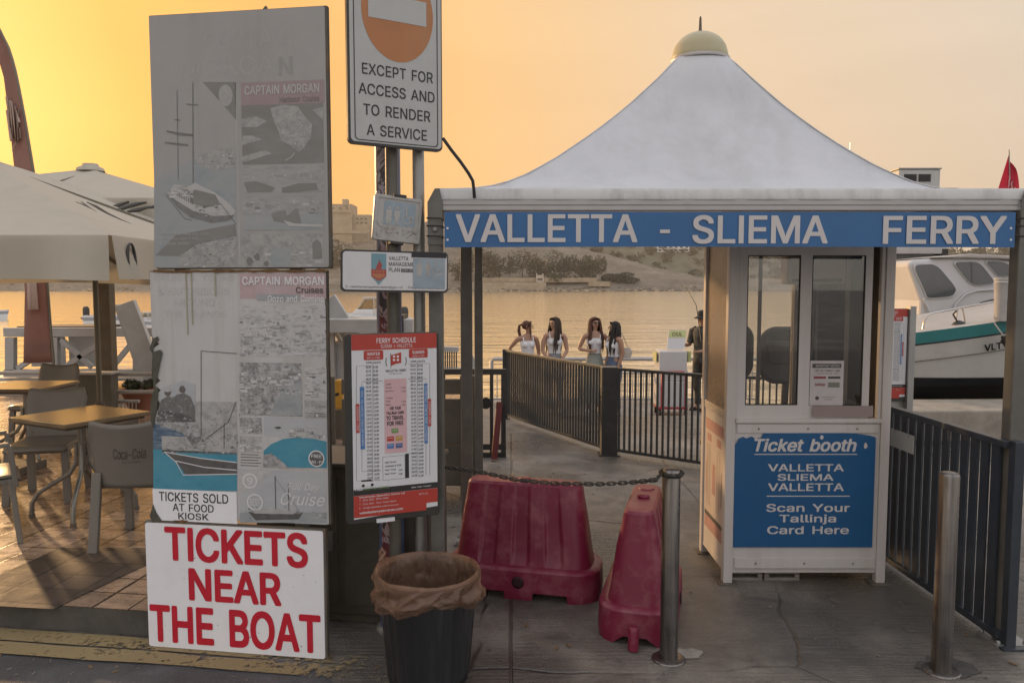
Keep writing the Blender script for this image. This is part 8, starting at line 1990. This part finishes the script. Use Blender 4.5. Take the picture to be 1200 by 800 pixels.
b = MB(); b.lathe([(.25,0),(.25,.05),(.06,.09),(.03,.35)], 16, (.12,0,0)); b.build('base', m_frame_dark, r)
b = MB(); zig = [(.15,.275),(.20,.355),(.30,.285),(.36,.385),(.48,.29),(.52,.395),(.66,.30),(.70,.39),(.84,.31),(.80,.345)]
b.tube([ffp(*p)+Vector((0,-.05,0)) for p in zig], .020, 6); b.tube([ffp(.12+.1*i, .415-.006*i)+Vector((0,-.05,0)) for i in range(7)], .010, 5); b.tube([ffp(.10,.31)+Vector((0,-.05,0)), ffp(.14,.39)+Vector((0,-.05,0))], .025, 6)
b.tube([ffp(.42,.84)+Vector((0,-.05,0)), ffp(.45,.74)+Vector((0,-.05,0)), ffp(.55,.74)+Vector((0,-.05,0)), ffp(.56,.84)+Vector((0,-.05,0))], .05, 6); b.build('scribble', m_ffp, ff)
# timber post behind the tables
pY = 10.9; r = thing('timber_post', 'brown square post beside the feather flag, behind the umbrella pole', 'post', (P(126.5,400,pY).x, pY, TZ))
b = MB(); b.box(-.085,.085,-.085,.085,0,2.3); b.build('shaft', M('brown_timber', (.12,.095,.06), .8, var=.3, scale=4), r, .01); b = MB(); b.box(-.12,.12,-.12,.12,0,.04); b.build('foot', m_frame_dark, r)

# tables
m_tabtop = M('brown_table_top', (.20,.145,.085), .25, var=.15, scale=5, bump=.12, bscale=25, stain=(.13,.09,.055), stain_amt=.4, stain_scale=4); m_tubeg = M('grey_table_tube', (.24,.225,.195), .4, .6, var=.1)
def table(lab, x, y, rz, s_=.66):
    r = thing('cafe_table', lab, 'table', (x, y, TZ), rz, 'square cafe tables'); h = s_/2
    b = MB(); b.box(-h, h, -h, h, .705, .735); b.build('table_top', m_tabtop, r, .006)
    b = MB(); b.box(-h+.03, h-.03, -h+.03, h-.03, .685, .704); b.build('apron', m_frame_dark, r)
    b = MB(); b.tube([(0,0,.32),(0,0,.69)], .030, 12); b.build('column', m_tubeg, r)
    b = MB(); b.lathe([(.045,.36),(.045,.44)], 14); b.build('bracket', m_frame_dark, r)
    for a in (45, 135, 225, 315):
        c_, s__ = math.cos(R(a)), math.sin(R(a)); b = MB()
        b.tube([(c_*d, s__*d, z) for d, z in ((.035,.52),(.045,.38),(.09,.30),(.20,.235),(.30,.17),(.34,.10),(.345,.02))], .017, 10); lg = b.build('leg', m_tubeg, r)
        b = MB(); b.lathe([(.022,0),(.022,.02),(.017,.025)], 10, (c_*.345, s__*.345, 0)); b.build('foot_cap', m_frame_dark, lg)
    return r
table('nearer square cafe table, its brown top catching the evening light', -3.155, 5.57, -28)
table('farther square cafe table at the left edge of the picture', -4.62, 7.25, 0)
# moulded chairs
m_chair = M('taupe_moulded_plastic', (.19,.172,.145), .42, var=.08, scale=3, bump=.05, bscale=50)
def chair(arms=False, logo=False, label='', loc=(0,0), rz=0):
    r = thing('cafe_chair', label, 'chair', (loc[0], loc[1], TZ), rz, 'moulded plastic cafe chairs')
    def back(u, v):
        x = -.225+.45*u; e = abs(2*u-1)
        top = .85-.035*(1-e*e)*1.0-.10*max(0, (e-.86)/.14)**2
        bot = .405+.03*max(0, (e-.8)/.2)**2
        z = bot+(top-bot)*v; wd = 1-.07*(1-v)
        return (x*wd, -.215-.045*(1-e*e)-.05*v**1.5+.03*(1-v), z)
    b = MB(); b.grid(back, 20, 14); bk_ = b.build('backrest', m_chair, r, solid=.014)
    def seat(u, v):
        x = -.225+.45*u; y = -.20+.45*v; return (x*(1-.04*v), y, .445-.018*math.sin(math.pi*u)*math.sin(math.pi*min(1,v*1.1))-.03*max(0,(v-.88)/.12)**2)
    b = MB(); b.grid(seat, 14, 14); b.build('seat', m_chair, r, solid=.016)
    b = MB(); b.box(-.205,.205,-.19,.225,.39,.43); b.build('seat_skirt', m_chair, r, .01)
    for sx_ in (-1, 1):
        b = MB(); b.bar((sx_*.195,-.215,.50), (sx_*.215,-.265,0), .060, .034, up=(0,1,0)); b.build('leg', m_chair, r, .006)
        b = MB(); b.bar((sx_*.195,.20,.43), (sx_*.215,.235,0), .055, .034, up=(0,1,0)); b.build('leg', m_chair, r, .006)
        if arms:
            b = MB(); b.bar((sx_*.245,-.20,.64), (sx_*.255,.20,.66), .05, .028); b.bar((sx_*.255,.20,.655), (sx_*.235,.225,.38), .05, .032, up=(0,1,0)); b.build('armrest', m_chair, r, .008)
    if logo:
        b = MB(); b.text('Coca-Cola', (.34,.80,.46,.63), 0, shear=.4, bold=.008); b.text('taste the feeling', (.45,.72,.40,.43), 0); 
        b.v = [(lambda q: (q[0], q[1]-.0095, q[2]))(back(1-0+(-1)*(1-x) if False else x, z)) for x, y, z in b.v]
        b.build('logo', M('chair_logo', (.085,.065,.05), .5), bk_)
    return r
chair(False, True, 'taupe plastic chair with a dark script logo on its back, nearest the boards', (-2.42, 4.98), 2)
chair(False, False, 'taupe plastic chair behind the left corner of the nearer table', (-3.68, 6.0), -168)
chair(True, False, 'taupe armchair at the left edge of the picture, its front leg in view', (-3.52, 4.94), -55)
chair(False, False, 'taupe plastic chair on the far side of the farther table', (-4.90, 7.98), 176)
chair(False, False, 'taupe plastic chair at the far side of the nearer table, partly behind the boards', (-2.86, 6.25), 150)
# low wall, rail, planter at the terrace's far edge
lY = 9.6
m_lw = M('taupe_low_wall', (.125,.11,.085), .8, var=.15, scale=3, stain=(.19,.165,.13), stain_amt=.4, stain_scale=4)
x0_, x1_ = P(60,480,lY).x, P(131,480,lY).x
r = thing('low_wall', 'low taupe wall with a pale coping at the far edge of the terrace', 'wall', (x0_, lY, TZ))
hz = P(100,439,lY).z-TZ; b = MB(); b.box(0, x1_-x0_, 0, .16, 0, hz); b.build('wall', m_lw, r, .01); b = MB(); b.box(-.02, x1_-x0_+.02, -.02, .18, hz, hz+.03); b.build('coping', m_hullw, r, .006)
r = thing('terrace_railing', 'pale tube railing with basket shelf between the low wall and the boards', 'railing', (P(120,470,lY+.2).x, lY+.2, TZ)); rO = Vector((P(120,470,lY+.2).x, lY+.2, TZ)); rp2 = lambda px, py: Vector(P(px, py, lY+.2))-rO
for py in (438, 459): b = MB(); b.tube([rp2(119,py+1), rp2(122,py), rp2(215,py)], .025, 10); b.build('rail', m_hullw, r)
b = MB(); b.tube([rp2(122,470), rp2(163,470)], .022, 8)
for i in range(9): b.tube([rp2(125+i*4.3,470), rp2(125+i*4.3,480)], .008, 6)
b.tube([rp2(122,481), rp2(163,481)], .014, 8); b.build('basket_shelf', m_hullw, r)
for px in (122, 214): b = MB(); p = rp2(px,440); b.tube([(p.x,0,0),(p.x,0,p.z)], .025, 10); b.build('post', m_hullw, r)
r = thing('terrace_railing', 'pale tube railing at the far left behind the farther table', 'railing', (P(-10,470,lY+.2).x, lY+.2, TZ)); rO = Vector((P(-10,470,lY+.2).x, lY+.2, TZ))
for py in (437, 462): b = MB(); b.tube([rp2(-60,py), rp2(58,py)], .025, 10); b.build('rail', m_hullw, r)
for px in (-50, 56): b = MB(); p = rp2(px,438); b.tube([(p.x,0,0),(p.x,0,p.z)], .025, 10); b.build('post', m_hullw, r)
p = P(166, 470, 10.3); r = thing('flower_pot', 'terracotta pot with dry plant behind the terrace railing', 'plant pot', (p.x, 10.3, TZ)); hz = P(166,455,10.3).z-TZ
b = MB(); b.lathe([(.16,0),(.24,hz-.06),(.26,hz-.05),(.26,hz),(.22,hz),(.20,hz-.08),(.001,hz-.08)], 20); b.build('pot', M('terracotta', (.33,.15,.10), .8, var=.15, scale=5), r)
b = MB(); leaves(b, (0,0,hz+.03), .26, .22, .08, 160, .035, random.Random(3)); b.build('plant', m_leaf2, r)

# crumbs of litter on the pavement: butts, gum, leaf bits, paper scraps
rnd = random.Random(77); mb = MB()
for i in range(150):
    x, y = rnd.uniform(-.7, 2.6), rnd.uniform(3.25, 8.5)
    if i % 3 == 0: x, y = rnd.uniform(-2.6, 0), rnd.uniform(3.3, 3.72)
    a = rnd.uniform(0, 6.28); k = rnd.random()
    if k < .3: w_, l_, h_, mi = .003, rnd.uniform(.006, .014), .004, 0
    elif k < .8: w_, l_, h_, mi = rnd.uniform(.004,.008), rnd.uniform(.006,.012), .002, 1
    else: w_, l_, h_, mi = rnd.uniform(.004,.009), rnd.uniform(.010,.022), .003, 2
    c_, s__ = math.cos(a), math.sin(a); z0 = .0045
    pts = [(x+c_*u*l_-s__*v*w_, y+s__*u*l_+c_*v*w_) for u, v in ((-1,-.8),(1,-1),(.9,1),(-.9,.7))]
    mb.add([(px, py, z0) for px, py in pts]+[(px, py, z0+h_) for px, py in pts], [(4,5,6,7),(0,1,5,4),(1,2,6,5),(2,3,7,6),(3,0,4,7)], mi)
kind(mb.build('litter', [m_block, m_frame_dark, M('dry_leaf', (.16,.10,.05), .8)]), 'stuff')
